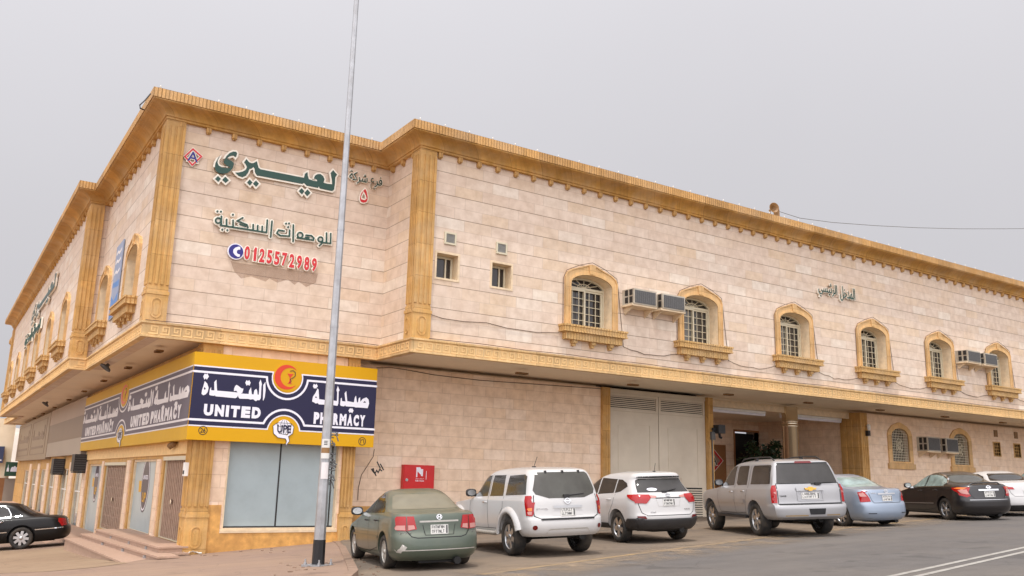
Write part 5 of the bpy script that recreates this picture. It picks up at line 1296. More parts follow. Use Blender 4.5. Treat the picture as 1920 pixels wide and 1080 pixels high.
# intercom box and torn stickers on the corner pilaster
T = thing('intercom_box', 'small white box on the ochre corner pilaster by the pharmacy door', 'box', (XLL, 23.8, -.1))
mb = MB(); zc1 = atX(363, 880, XLL-.1).z; yy = 23.72
mb.box((XLL-.20, yy-.1, zc1-.17), (XLL-.09, yy+.1, zc1+.17)); mb.box((XLL-.215, yy-.05, zc1-.12), (XLL-.198, yy+.05, zc1-.03), mi=1); reparent(mb.build('case', [M['white'], M['dark']]), T)

# the lamp post
pp = hit(596, 1061, side)
T = thing('street_pole', 'tall tapered galvanised street pole with a black foot in front of the pharmacy sign', 'pole', pp)
mb = MB(); H = 13.5
mb.lathe([(.112, .02), (.107, .5), (.083, 3.0), (.071, 5.6), (.060, 8.2), (.051, 11), (.045, H)], 8, Matrix.Translation(pp) @ Matrix.Rotation(.30, 4, 'Z') @ Matrix.Shear('XY', 4, (0, 0)), smooth=False); reparent(mb.build('shaft', M['steel']), T)
mb = MB(); mb.lathe([(.1165, .03), (.1115, .46), (.106, .462)], 8, Matrix.Translation(pp) @ Matrix.Rotation(.30, 4, 'Z'), smooth=False); reparent(mb.build('black_band', M['black']), T)
mb = MB(); mm = Matrix.Translation(pp) @ Matrix.Rotation(RAD(28), 4, 'Z'); mb.box((-.21, -.21, -.02), (.21, .21, .025), mm)
for k in range(4): a = pi/4+k*pi/2; mb.lathe([(.03, .025), (.03, .06), (.016, .062), (.016, .12), (.001, .122)], 6, mm @ Matrix.Translation((.23*cos(a), .23*sin(a), 0)), smooth=False)
reparent(mb.build('base_plate', M['steel']), T)
for z in (4.4, 6.35): mb = MB(); mb.lathe([(.096-.0045*z+.006, z), (.096-.0045*z+.007, z+.05)], 8, Matrix.Translation(pp) @ Matrix.Rotation(.30, 4, 'Z'), smooth=False); reparent(mb.build('joint_ring', M['steel']), T)
# notice taped to the post and old wire ties
mb = MB(); zn = 2.35
def ringpatch(z0, z1, r, a0, a1, mi, n=8):
    vs = []
    for k in range(n+1):
        a = a0+(a1-a0)*k/n
        for z in (z0, z1): vs.append(pp+V((cos(a)*(r-.0095*z-.002), sin(a)*(r-.0095*z-.002), z)))
    mb.add(vs, [(2*k, 2*k+2, 2*k+3, 2*k+1) for k in range(n)], mi=mi)
A0, A1 = RAD(195), RAD(292)
ringpatch(1.92, 2.02, .122, A0, A1, 0); ringpatch(2.02, 2.12, .122, A0, A1, 1); ringpatch(2.12, 2.28, .122, A0, A1, 0)
ringpatch(1.55, 1.85, .119, A0+.3, A1, 3)
for i in range(3): ringpatch(2.17+.03*i, 2.185+.03*i, .1235, RAD(225), RAD(262), 2)
o = mb.build('taped_notice', [M['plate'], M['lampbrown'], M['dark'], M['wht_dull']]); reparent(o, T)
mb = MB()
for k in range(26):
    z = random.uniform(1.35, 2.5); a = random.uniform(-.9, .35); r0 = .088; p0 = pp+V((cos(a)*r0, sin(a)*r0, z)); l = random.uniform(.04, .13)
    mb.tube([p0, p0+V((l*.6, -l*.3, random.uniform(-.05, .05))), p0+V((l, -l*.4, random.uniform(-.12, .06)))], .012, 5)
reparent(mb.build('wire_tie', M['acgrey']), T)

# spotlights under the pharmacy sign and round fixtures under the soffit
for px, py, lab in ((199, 688, 'small round loudspeaker fixture under the left overhang nearest the corner'), (86, 757, 'round ring fixture under the left overhang farther back')):
    c_ = atZ(px, py, ZBB-.12); T = thing('ceiling_speaker', lab, 'fixture', c_)
    mb = MB(); mb.lathe([(.001, .12), (.05, .12), (.06, .05), (.17, .0), (.19, -.06), (.16, -.07), (.12, -.02), (.001, -.01)], 18, Matrix.Translation(c_) @ Matrix.Rotation(RAD(35), 4, 'Y')); reparent(mb.build('horn', M['acgrey']), T)
T = thing('spot_lamp', 'small clustered spot lamp under the yellow sign at the corner', 'lamp', atX(323, 833, XLL-.15))
mb = MB(); c_ = atX(323, 832, XLL-.15)
for k in range(3): mb.lathe([(.001, -.09), (.06, -.07), (.085, .05), (.07, .06), (.001, .03)], 10, Matrix.Translation(c_+V((0, .2*(k-1), -.03*k))) @ Matrix.Rotation(RAD(120), 4, 'Y'))
reparent(mb.build('lamp_heads', M['lampbrown']), T); mb = MB(); mb.box((c_.x-.05, c_.y-.3, c_.z+.05), (XLL, c_.y+.3, c_.z+.1)); reparent(mb.build('bracket', M['dark']), T)

# neighbour building at the far left with a small green sign
T = thing('neighbour_building', 'plain cream rendered building beyond the far end of the shops', 'building', (-6, 82, -4))
mb = MB(); mb.box((-26, 79.5, -6), (5.4, 96, 3.9)); reparent(mb.build('wall', M['cream']), T)
mb = MB(); a, b = atY(28/3.6, 660+850/3.6, 79.5), atY(38/3.6, 660+1010/3.6, 79.5); mb.box((a.x-.3, 79.40, b.z-2), (a.x+.3, 79.52, a.z)); reparent(mb.build('dark_pipe', M['board']), T)
mb = MB(); a, b = atY(9, 897, 79.5), atY(30, 930, 79.5); mb.box((a.x, 79.35, b.z-3), (b.x, 79.52, a.z)); reparent(mb.build('pale_shutter', M['palesign']), T)
T = thing('green_shop_sign', 'small dark green sign with white domes and minaret on the cream building', 'sign', (0, 79, 0))
a, b = atY(12, 866, 79), atY(34.5, 893, 79)
mb = MB(); mb.box((a.x, 78.9, b.z), (b.x, 79.45, a.z)); reparent(mb.build('panel', simple('green_sign_face', lin(34, 70, 52), .4, var=.1)), T)
mb = MB(); fq = FY(78.9); W_ = b.x-a.x; H_ = a.z-b.z; su = lambda f: a.x+W_*f; sv = lambda f: b.z+H_*f
mb.prism([[(su(.08), sv(.32)), (su(.26), sv(.32)), (su(.24), sv(.55)), (su(.19), sv(.62)), (su(.17), sv(.85)), (su(.15), sv(.62)), (su(.10), sv(.55))]], 0, .02, fq)
for cx, r in ((.48, .13), (.64, .16), (.82, .13)): mb.prism([[(su(cx+r*.9*cos(t_)), sv(.40+r*2.0*sin(t_))) for t_ in [pi*k/10 for k in range(11)]]], 0, .02+.002*cx, fq)
mb.prism([[(su(.36), sv(.32)), (su(.95), sv(.32)), (su(.95), sv(.40)), (su(.36), sv(.40))]], 0, .018, fq)
reparent(mb.build('domes', M['wht']), T)
T = thing('blue_shop_sign', 'dark blue sign at the left edge on the cream building', 'sign', (-1, 79, 1)); mb = MB(); a, b = atY(-25, 836, 79), atY(4.5, 868, 79); mb.box((a.x, 78.85, b.z), (b.x, 79.45, a.z)); reparent(mb.build('panel', simple('blue_sign_face', lin(52, 62, 92), .4)), T)
mb = MB(); mb.box((a.x+.1, 78.83, b.z+.15), (b.x-.1, 78.85, b.z+.25)); reparent(mb.build('white_stripe', M['wht_dull']), T)
# far rocky hill behind the left end
mb = MB(); vs = []; nxh, nyh = 26, 8
for j in range(nyh):
    for i in range(nxh):
        x = -260+i*18; y = 330+j*14; e = sin(pi*j/(nyh-1)); vs.append((x, y, -6+e*(46+9*sin(i*.7)+6*sin(i*1.9+1)+random.uniform(-3, 3))*clamp((150-x)/200, .0, 1)))
mb.add(vs, [(j*nxh+i, j*nxh+i+1, (j+1)*nxh+i+1, (j+1)*nxh+i) for j in range(nyh-1) for i in range(nxh-1)], smooth=True)
tag(mb.build('hill', M['hill']), kind='structure')

m_, t_, b_ = nmat('water_stain'); b_.inputs['Base Color'].default_value = lin(176, 148, 126); b_.inputs['Roughness'].default_value = .8; b_.inputs['Alpha'].default_value = .42
def stain(pts, y, fr):
    mb = MB(); mb.prism([[(lambda p: (p.x, p.z))(atY(a, b, y)) for a, b in pts]], .001, .003, fr); return mb.build('water_stain', m_, B)
stain([(432, 489), (455, 494), (560, 508), (596, 513), (592, 530), (574, 538), (560, 528), (552, 534), (540, 524), (520, 530), (505, 522), (498, 528), (470, 518), (452, 522), (440, 510)], YC, frC)

# ================================================================== cars
def pchip(P, v):
    """monotone cubic through (key, value) pairs"""
    n = len(P)
    if v <= P[0][0]: return P[0][1]
    if v >= P[-1][0]: return P[-1][1]
    h = [P[i+1][0]-P[i][0] for i in range(n-1)]; d = [(P[i+1][1]-P[i][1])/h[i] for i in range(n-1)]
    def m(i):
        if i == 0: return d[0]
        if i == n-1: return d[-1]
        if d[i-1]*d[i] <= 0: return 0.
        w1, w2 = 2*h[i]+h[i-1], h[i]+2*h[i-1]
        return (w1+w2)/(w1/d[i-1]+w2/d[i])
    i = 0
    while v > P[i+1][0]: i += 1
    t = (v-P[i][0])/h[i]
    return (1+2*t)*(1-t)**2*P[i][1]+t*(1-t)**2*h[i]*m(i)+t*t*(3-2*t)*P[i+1][1]+t*t*(t-1)*h[i]*m(i+1)

class Car:
    def __init__(s, name, label, S, group='cars parked along the street'):
        s.S = S; s.root = thing(name, label, S.get('cat', 'car'), group=group); s.paint = S['paint']
        s.body()
    def sect(s, z):
        S = s.S
        return pchip(S['F'], z), pchip(S['R'], z), pchip(S['W'], z)
    def body(s):
        S = s.S; zmin = S['W'][0][0]; zmax = S['W'][-1][0]
        zs = [zmin]; last = s.sect(zmin); z = zmin
        N_ = 1600
        for i in range(1, N_+1):
            z = zmin+(zmax-zmin)*i/N_; c = s.sect(z)
            if max(abs(c[0]-last[0])*.55, abs(c[1]-last[1])*.8, abs(c[2]-last[2])*1.6, z-zs[-1]) > .036 or i == N_: zs.append(z); last = c
        fr_ = [0, .12, .25, .38, .5, .62, .72, .80, .87, .925, .965]
        side_t = [k/26 for k in range(27)]
        vs = []; n = 0
        er, ef = S.get('er', .42), S.get('ef', .55); nr, nf = S.get('nr', 2.6), S.get('nf', 2.4)
        for z in zs:
            yf, yr, wd = s.sect(z); L = yf-yr
            e1 = min(er, L*.45); e2 = min(ef, L*.45)
            def hw(y):
                t = 1.
                if y < yr+e1: t = max(0, 1-((yr+e1-y)/e1)**nr)**(1/nr)
                if y > yf-e2: t = max(0, 1-((y-yf+e2)/e2)**nf)**(1/nf)
                u = (y-S['wb']*.5)/(S['wb']*.5+1.0)
                return wd*t*(1-S.get('tap', .035)*u*u)
            right = []
            for f in fr_: right.append((wd*f*(1-S.get('tap', .035)*((yr-S['wb']*.5)/(S['wb']*.5+1))**2), yr+e1*(1-(1-f**nr)**(1/nr))))
            y0 = right[-1][1]; f_ = fr_[::-1]
            endp = [(wd*f*(1-S.get('tap', .035)*((yf-S['wb']*.5)/(S['wb']*.5+1))**2), yf-e2*(1-(1-f**nf)**(1/nf))) for f in f_]
            y1 = endp[0][1]
            for t in side_t[1:-1]: y = y0+(y1-y0)*t; right.append((hw(y), y))
            right += endp
            left = [(-x, y) for x, y in right[1:-1]][::-1]
            ring = right+left; n = len(ring)
            zc = S.get('crown', .0)
            vs += [V((x, y, z)) for x, y in ring]
        k = len(zs)
        fs = [(i*n+j, i*n+(j+1) % n, (i+1)*n+(j+1) % n, (i+1)*n+j) for i in range(k-1) for j in range(n)]
        # cap the top by a slightly crowned strip
        fs.append(tuple(range(n))[::-1]); fs.append(tuple((k-1)*n+j for j in range(n)))
        mb = MB(); mb.add(vs, fs, smooth=True); me = mb.mesh('body', s.paint)
        bm = bmesh.new(); bm.from_mesh(me); bmesh.ops.remove_doubles(bm, verts=bm.verts, dist=1e-4); bmesh.ops.recalc_face_normals(bm, faces=bm.faces)
        bm.to_mesh(me); bm.free()
        ob = link('body', me, None, s.root)
        # wheel arches
        r = S['wr']; ar_ = r+S.get('gap', .055)
        cut = MB()
        for y in (0, S['wb']):
            for sx in (-1, 1):
                m_ = Matrix.Translation((sx*(S['w']-.11), y, r+.015)) @ Matrix.Rotation(pi/2, 4, 'Y')
                cut.lathe([(.0001, -.2), (ar_, -.2), (ar_, .2), (.0001, .2)], 40, m_)
        cme = cut.mesh('cut', M['under']); bm = bmesh.new(); bm.from_mesh(cme); bmesh.ops.remove_doubles(bm, verts=bm.verts, dist=1e-3); bmesh.ops.recalc_face_normals(bm, faces=bm.faces); bm.to_mesh(cme); bm.free()
        co = bpy.data.objects.new('cut', cme); C.objects.link(co)
        s.bvh = BVHTree.FromPolygons([v.co.copy() for v in me.vertices], [tuple(p.vertices) for p in me.polygons])
        md = ob.modifiers.new('arches', 'BOOLEAN'); md.object = co; md.operation = 'DIFFERENCE'; md.solver = 'EXACT'
        bpy.context.view_layer.update()
        ne = bpy.data.meshes.new_from_object(ob.evaluated_get(bpy.context.evaluated_depsgraph_get()))
        ob.modifiers.clear(); ob.data = ne; bpy.data.objects.remove(co)
        ne.name = 'body'
        ne.polygons.foreach_set('use_smooth', [True]*len(ne.polygons))
        try: ne.set_sharp_from_angle(angle=RAD(S.get('sharp', 32)))
        except Exception: pass
        s.ob = ob
    # ---- panels laid on the body
    def patch(s, name, view, polys, mat, off=.004, parent=None, sp=.045, thick=.0, both=False, label=None, graze=None):
        if graze is None: graze = .10 if ('window' in name or 'wind' in name) else .34
        mb = MB(); mats = mat
        if view == 'S':
            for vw in 'LR': s.patch(name, vw, polys, mat, off, parent, sp, thick)
            return None
        sides = (view,)
        for vw in sides:
            for poly in polys:
                holes = []
                P = [V(p) for p in poly]; dense = []
                for i, p in enumerate(P):
                    q = P[(i+1) % len(P)]; nn = max(1, int((q-p).length/sp)); dense += [p.lerp(q, k/nn) for k in range(nn)]
                x0, x1 = min(p.x for p in dense), max(p.x for p in dense); y0, y1 = min(p.y for p in dense), max(p.y for p in dense)
                inn = []
                if min(x1-x0, y1-y0) > sp*1.2:
                    for i in range(1, int((x1-x0)/sp)+1):
                        for j in range(1, int((y1-y0)/sp)+1): inn.append(V((x0+i*sp-.003, y0+j*sp-.003)))
                n = len(dense)
                try: vs, es, fs, *_ = delaunay_2d_cdt(dense+inn, [(i, (i+1) % n) for i in range(n)], [list(range(n))], 1, 1e-5)
                except Exception: continue
                pts = []
                for v in vs:
                    if vw == 'B': o, d = V((v.x, -6, v.y)), V((0, 1, 0))
                    elif vw == 'F': o, d = V((v.x, 9, v.y)), V((0, -1, 0))
                    elif vw == 'L': o, d = V((-4, v.x, v.y)), V((1, 0, 0))
                    elif vw == 'R': o, d = V((4, v.x, v.y)), V((-1, 0, 0))
                    elif vw == 'T': o, d = V((v.x, v.y, 4)), V((0, 0, -1))
                    h = s.bvh.ray_cast(o, d)
                    pts.append(None if h[0] is None or abs(h[1].dot(d)) < graze else h[0]+h[1]*off*(1 if h[1].dot(d) < 0 else -1))
                idx = {}; vv = []
                out = []
                for f in fs:
                    if any(pts[k] is None for k in f): continue
                    t = []
                    for k in f:
                        if k not in idx: idx[k] = len(vv); vv.append(pts[k])
                        t.append(idx[k])
                    a, b, c = vv[t[0]], vv[t[1]], vv[t[2]]
                    if max((a-b).length, (b-c).length, (a-c).length) > max(.35, sp*6): continue
                    nrm = (b-a).cross(c-a)
                    dd = {'B': V((0, 1, 0)), 'F': V((0, -1, 0)), 'L': V((1, 0, 0)), 'R': V((-1, 0, 0)), 'T': V((0, 0, -1))}[vw]
                    if nrm.dot(dd) > 0: t = t[::-1]
                    out.append(tuple(t))
                if vv: mb.add(vv, out, smooth=True)
        if not mb.f: return None
        o = mb.build(name, mat, parent or s.root)
        if thick: md = o.modifiers.new('thickness', 'SOLIDIFY'); md.thickness = thick; md.offset = 1
        if label: o['label'] = label
        return o
    def lines(s, name, view, pls, wd=.012, mat=None, off=.0035, closed=False, parent=None):
        polys = []
        for pl in pls:
            for a, b in zip(pl, pl[1:]+(pl[:1] if closed else [])):
                a, b = V(a), V(b); d = (b-a)
                if d.length < 1e-5: continue
                d.normalize(); nn = V((-d.y, d.x))*wd/2; a2, b2 = a-d*wd*.3, b+d*wd*.3
                polys.append([tuple(a2-nn), tuple(b2-nn), tuple(b2+nn), tuple(a2+nn)])
        return s.patch(name, view, polys, mat or M['seam'], off, parent, sp=.09)
    def onbody(s, view, u, v):
        if view == 'B': h = s.bvh.ray_cast(V((u, -6, v)), V((0, 1, 0)))
        elif view == 'L': h = s.bvh.ray_cast(V((-4, u, v)), V((1, 0, 0)))
        elif view == 'R': h = s.bvh.ray_cast(V((4, u, v)), V((-1, 0, 0)))
        else: h = s.bvh.ray_cast(V((u, v, 4)), V((0, 0, -1)))
        return h[0], h[1]
    def wheels(s):
        S = s.S; r, wdt = S['wr'], S.get('ww', .215); tw = S['w']-.02-wdt/2-S.get('inset', .01)
        mb = MB(); prof = [(r*.66, -wdt*.42), (r*.74, -wdt*.50), (r*.90, -wdt*.52), (r*.97, -wdt*.44), (r, -wdt*.30), (r, wdt*.30), (r*.97, wdt*.44), (r*.90, wdt*.52), (r*.74, wdt*.50), (r*.66, wdt*.42)]
        mb.lathe(prof, 40)
        tyre = mb.mesh('tyre', M['rubber'])
        mb = MB(); rr = r*S.get('rimr', .67); n = S.get('spokes', 5); z = wdt*.40
        mb.lathe([(rr, -wdt*.45), (rr*.97, -wdt*.4), (rr*.92, wdt*.0), (rr*.92, z-.03), (rr*.97, z), (rr*1.02, z+.004), (rr*1.03, z-.01)], 36)
        for k in range(n):
            a = 2*pi*k/n; mm = Matrix.Rotation(a, 4, 'Z'); wsp = S.get('spw', .30)*rr
            mb.add([mm @ V(p) for p in ((-.25*wsp-.02, .10*rr, z-.01), (.25*wsp+.02, .10*rr, z-.01), (wsp*.5, rr*.97, z-.012), (-wsp*.5, rr*.97, z-.012), (-.25*wsp-.02, .10*rr, z-.06), (.25*wsp+.02, .10*rr, z-.06), (wsp*.5, rr*.97, z-.06), (-wsp*.5, rr*.97, z-.06))],
                   [(0, 1, 2, 3), (0, 4, 5, 1), (1, 5, 6, 2), (2, 6, 7, 3), (3, 7, 4, 0)])
        mb.lathe([(.001, z+.012), (.20*rr, z+.010), (.24*rr, z-.01), (.24*rr, z-.06)], 18)
        rim = mb.mesh('rim', S.get('rimmat', M['rim']))
        mb = MB(); mb.lathe([(.001, -.05), (rr*.93, -.05)], 24); back = mb.mesh('brake_disc', M['under'])
        for y in (0, S['wb']):
            for sx in (-1, 1):
                o = link('wheel', tyre, None, s.root)
                st = S.get('steer', 0) if y else 0
                o.matrix_local = Matrix.Translation((sx*tw, y, r)) @ Matrix.Rotation(st, 4, 'Z') @ Matrix.Rotation(sx*pi/2, 4, 'Y') @ Matrix.Rotation(random.uniform(0, 6), 4, 'Z')
                link('rim', rim, None, o); link('brake_disc', back, None, o)
        # floor pan, axle and tank below
        mb = MB(); zb = S['W'][0][0]
        mb.box((-S['w']+.30, -.5, zb-.02), (S['w']-.30, S['wb']+.5, zb+.10))
        mb.tube([(-tw+.1, 0, r*.95), (tw-.1, 0, r*.95)], .06, 8); mb.box((-.35, -.75, zb-.05), (.3, -.3, zb+.05)); mb.tube([(.35, -.9, zb-.02), (.35, -.2, zb-.02)], .07, 8)
        for y in (0, S['wb']): mb.box((-S['w']+.26, y-.4, zb), (S['w']-.26, y+.4, zb+.5))
        mb.build('underbody', M['under'], s.root)
    def mirror(s, y, z, mat):
        for sx, vw in ((-1, 'L'), (1, 'R')):
            p, n = s.onbody(vw, y, z)
            if p is None: continue
            mb = MB(); c = p+V((sx*.13, .02, .05)); vs = []
            mm = Matrix.Translation(c) @ Matrix.Diagonal((.125, .075, .085, 1))
            bm = bmesh.new(); bmesh.ops.create_icosphere(bm, subdivisions=3, radius=1)
            for v in bm.verts:
                q = v.co; q.x = math.copysign(abs(q.x)**.6, q.x); q.z = math.copysign(abs(q.z)**.65, q.z); q.y = max(q.y, -.55)
            mb.add([mm @ v.co for v in bm.verts], [tuple(v.index for v in f.verts) for f in bm.faces], smooth=True); bm.free()
            mb.tube([p-V((sx*.02, 0, 0)), c-V((0, 0, .06))], .03, 6)
            o = mb.build('mirror', mat, s.root)
            mb = MB(); mb.lathe([(.001, 0), (.95, 0)], 20, Matrix.Translation(c+V((0, -.0445, 0))) @ Matrix.Diagonal((.105, 1, .068, 1)) @ Matrix.Rotation(pi/2, 4, 'X')); mb.build('mirror_glass', M['chromem'], o)
    def plate(s, u, z, w=.335, h=.165, rows=('٢٤٤٧ ر ح', '2447 R H'), style=0):
        p, n = s.onbody('B', u, z); n = -n if n.y > 0 else n; n = V((0, n.y, min(n.z, .5))).normalized()
        U = V((1, 0, 0)); W = n.cross(U).normalized()
        if W.z < 0: W = -W
        fr = (p+n*.012, U, W, n); mb = MB(); mb.prism([[(-w/2, -h/2), (w/2, -h/2), (w/2, h/2), (-w/2, h/2)]], -.012, .004, fr)
        o = mb.build('number_plate', M['plate'], s.root)
        mb = MB(); rnd = random.Random(int(abs(u*1000)+z*777))
        mb.prism([[(w/2-.045, -h/2+.01), (w/2-.01, -h/2+.01), (w/2-.01, h/2-.01), (w/2-.045, h/2-.01)], ], .004, .0045, fr)
        # registration marks too small to read in the photo: two rows of short dark strokes
        for r_ in range(2):
            for k in range(7):
                x = -w/2+.025+k*(w-.09)/7; y = -h/2+.022+r_*h*.48; ww = (w-.09)/7*.62; hh = h*.30
                c = rnd.choice('LTEHN')
                st = {'L': ((0, 1, 0, 0), (0, 0, 1, 0)), 'T': ((0, 1, 1, 1), (.5, 0, .5, 1)), 'E': ((0, 0, 0, 1), (0, 1, 1, 1), (0, .5, .8, .5)), 'H': ((0, 0, 0, 1), (1, 0, 1, 1), (0, .5, 1, .5)), 'N': ((0, 0, 0, 1), (0, 1, 1, 0), (1, 0, 1, 1))}[c]
                for a in st: mb.prism(stroke_poly([(x+a[0]*ww, y+a[1]*hh), (x+a[2]*ww, y+a[3]*hh)], .010), .004, .006, fr)
        mb.build('plate_marks', M['acgrey'], o)
        return o
    def emblem(s, u, z, kind, mat=None, view='B'):
        p, n = s.onbody(view, u, z); n = -n if n.y > 0 else n; n.normalize(); U = V((1, 0, 0)); W = n.cross(U).normalized(); W = W if W.z > 0 else -W
        fr = (p+n*.004, U, W, n); mb = MB()
        def ring(rx, ry, wd): 
            l = stroke_poly(circle(0, 0, rx, 24, ry=ry), wd, True); l = l if abs(poly_area(l[0])) > abs(poly_area(l[1])) else l[::-1]; mb.prism(l, 0, .012, fr)
        if kind == 'H': 
            for a in (((-.030, -.035), (-.022, .035)), ((.030, -.035), (.022, .035)), ((-.024, 0), (.024, 0))): mb.prism(stroke_poly(list(a), .014), 0, .012, fr)
            ring(.05, .045, .010)
        elif kind == 'ringbar': ring(.058, .052, .014); mb.prism([[(-.085, -.014), (.085, -.014), (.085, .014), (-.085, .014)]], .0, .016, fr)
        elif kind == 'ovals': ring(.065, .045, .012); ring(.024, .042, .010); mb.prism(stroke_poly([(-.05, .022), (0, .012), (.05, .022)], .010), 0, .014, fr)
        elif kind == 'bowtie': mb.prism([[(-.13, -.022), (-.05, -.022), (-.065, -.05), (.035, -.05), (.05, -.022), (.13, -.022), (.16, .022), (.07, .022), (.055, .05), (-.045, .05), (-.06, .022), (-.16, .022)]], 0, .02, fr)
        return mb.build('emblem', mat or M['chromem'], s.root)
    def script(s, st, u0, u1, z0, z1, mat=None):
        p, n = s.onbody('B', (u0+u1)/2, (z0+z1)/2); n = -n if n.y > 0 else n
        a, na = s.onbody('B', u0, (z0+z1)/2); b, nb = s.onbody('B', u1, (z0+z1)/2)
        if a is None or b is None: return
        U = (b-a).normalized(); W = V((0, 0, 1)); nn = U.cross(W); nn = nn if nn.y < 0 else -nn
        mb = MB(); L = (b-a).length; put_text(mb, st, (0, L, -(z1-z0)/2, (z1-z0)/2), (a+nn*.005, U, W, nn), 0, .008, .01); mb.build('badge', mat or M['chromem'], s.root)
    def handle(s, pts, mat):
        for vw in 'LR':
            for y, z in pts:
                p, n = s.onbody(vw, y, z); sx = -1 if vw == 'L' else 1
                mb = MB(); mb.tube([p+V((sx*.0, -.09, 0)), p+V((sx*.035, -.07, 0)), p+V((sx*.04, 0, .003)), p+V((sx*.035, .07, 0)), p+V((0, .09, 0))], [.012, .016, .017, .016, .012], 7)
                mb.build('door_handle', mat, s.root)
    def place(s, x, y, hd, z=None):
        """x,y: ground contact of the left rear wheel; heading in degrees to the right of the building normal"""
        h = RAD(hd); F = V((sin(h), cos(h), 0)); R_ = V((cos(h), -sin(h), 0)); t = s.S['w']-.05
        o = V((x, y, 0))+R_*t; g = s.S.get('gfn', plane)
        e = .5; nx = -(g(o.x+e, o.y)-g(o.x-e, o.y))/(2*e); ny = -(g(o.x, o.y+e)-g(o.x, o.y-e))/(2*e); nn = V((nx, ny, 1)).normalized()
        F = (F-nn*F.dot(nn)).normalized(); Rr = F.cross(nn)
        mm = Matrix((Rr, F, nn)).transposed().to_4x4(); mm.translation = V((o.x, o.y, g(o.x, o.y)+.004))
        s.root.matrix_world = mm
    def resize(s, k): s.root.matrix_world = s.root.matrix_world @ Matrix.Scale(k, 4)
    def mir(s, poly): return [(-x, z) for x, z in poly][::-1]

TAP = .03
# ---- green sedan with dust on the rear window
pg = paint('sage_green_paint', lin(70, 84, 74), .3, .36, .5, lin(150, 142, 118), .38)
c = Car('sedan', 'dusty sage green sedan nearest the street pole, rear window coated with dust', dict(paint=pg, w=.858, wb=2.62, wr=.305, spokes=9, spw=.34, rimmat=M['rimold'], er=.40,
  F=[(.17, 3.28), (.3, 3.45), (.45, 3.49), (.6, 3.45), (.70, 3.30), (.80, 2.85), (.90, 2.45), (.95, 2.30), (1.34, 1.42), (1.40, 1.20), (1.442, .85)],
  R=[(.17, -.80), (.25, -.90), (.37, -.955), (.52, -.95), (.62, -.93), (.66, -.90), (.90, -.885), (.985, -.87), (1.01, -.82), (1.03, -.35), (1.05, -.26), (1.33, .30), (1.39, .48), (1.442, .75)],
  W=[(.17, .74), (.26, .82), (.40, .853), (.62, .858), (.80, .845), (.93, .82), (1.01, .77), (1.05, .745), (1.32, .60), (1.38, .55), (1.42, .46), (1.442, .30)]))
c.wheels()
c.patch('rear_window', 'B', [[(-.66, 1.065), (.66, 1.065), (.55, 1.30), (.46, 1.335), (-.46, 1.335), (-.55, 1.30)]], M['cglass_dust'])
sw_ = [[(.42, 1.0), (1.10, .985), (1.10, 1.345), (.80, 1.34), (.62, 1.26)], [(1.16, .985), (2.02, .965), (1.52, 1.31), (1.35, 1.345), (1.16, 1.345)]]
for vw in 'LR':
    for pl in sw_: c.patch('side_window', vw, [pl], M['cglass_tint'])
    c.patch('side_window', vw, [[(.17, 1.01), (.38, 1.0), (.56, 1.23), (.50, 1.21)]], M['cglass_tint'])
c.patch('windscreen', 'F', [[(-.64, 1.0), (.64, 1.0), (.52, 1.32), (-.52, 1.32)]], M['cglass'])
c.lines('door_gap', 'S', [[(.36, .92), (.30, .70), (.42, .36), (1.13, .25), (1.13, .98)], [(1.13, .25), (2.12, .25), (2.16, .62), (2.12, .92)]])
c.lines('side_moulding', 'S', [[(.40, .55), (2.45, .53)]], .035, pg, .012)
for sg in (0, 1):
    f = (lambda p: p) if sg == 0 else c.mir
    t = c.patch('tail_light', 'B', [f([(-.90, .72), (-.60, .70), (-.60, .955), (-.74, .955), (-.84, .90)]), f([(-.585, .70), (-.42, .73), (-.47, .955), (-.585, .955)])], M['tail'], .010)
    c.patch('lower_lens', 'B', [f([(-.82, .725), (-.62, .715), (-.62, .80), (-.80, .80)]), f([(-.57, .715), (-.45, .735), (-.47, .80), (-.57, .80)])], M['lens'], .014, t)
    c.patch('tail_light', 'LR'[sg], [[(-.88, .73), (-.66, .75), (-.76, .93), (-.88, .95)]], M['tail'], .010)
    c.patch('headlight', 'F', [f([(-.80, .56), (-.45, .54), (-.45, .68), (-.76, .70)])], M['lens'], .008)
c.lines('boot_gap', 'B', [[(-.60, .70), (-.52, .60), (-.42, .575), (.42, .575), (.52, .60), (.60, .70)]], .014)
c.patch('boot_strip', 'B', [[(-.37, .845), (.37, .845), (.37, .875), (-.37, .875)]], M['rimold'], .022)
c.lines('bumper_crease', 'B', [[(-.80, .36), (.80, .36)]], .016, M['rimold'], .004)
c.lines('plate_recess', 'B', [[(-.31, .80), (-.27, .62), (.27, .62), (.31, .80)]], .010, M['seam'], .003)
c.plate(0, .715); c.emblem(0, .935, 'H'); c.script('CIVIC', -.72, -.52, .645, .675); c.script('1.6', .60, .70, .645, .675)
c.patch('paint_scrape', 'B', [[(-.80, .33), (-.64, .36), (-.60, .42), (-.68, .47), (-.72, .40), (-.80, .40)], [(.76, .40), (.80, .38), (.80, .55), (.77, .52)]], M['rimold'], .0045)
c.patch('paint_scrape', 'L', [[(-.86, .30), (-.74, .33), (-.70, .38), (-.78, .36), (-.86, .38)]], M['rimold'], .0045)
c.handle([(.52, .86), (1.28, .845)], M['dark']); c.mirror(1.92, .955, M['dark'])
GREEN = c

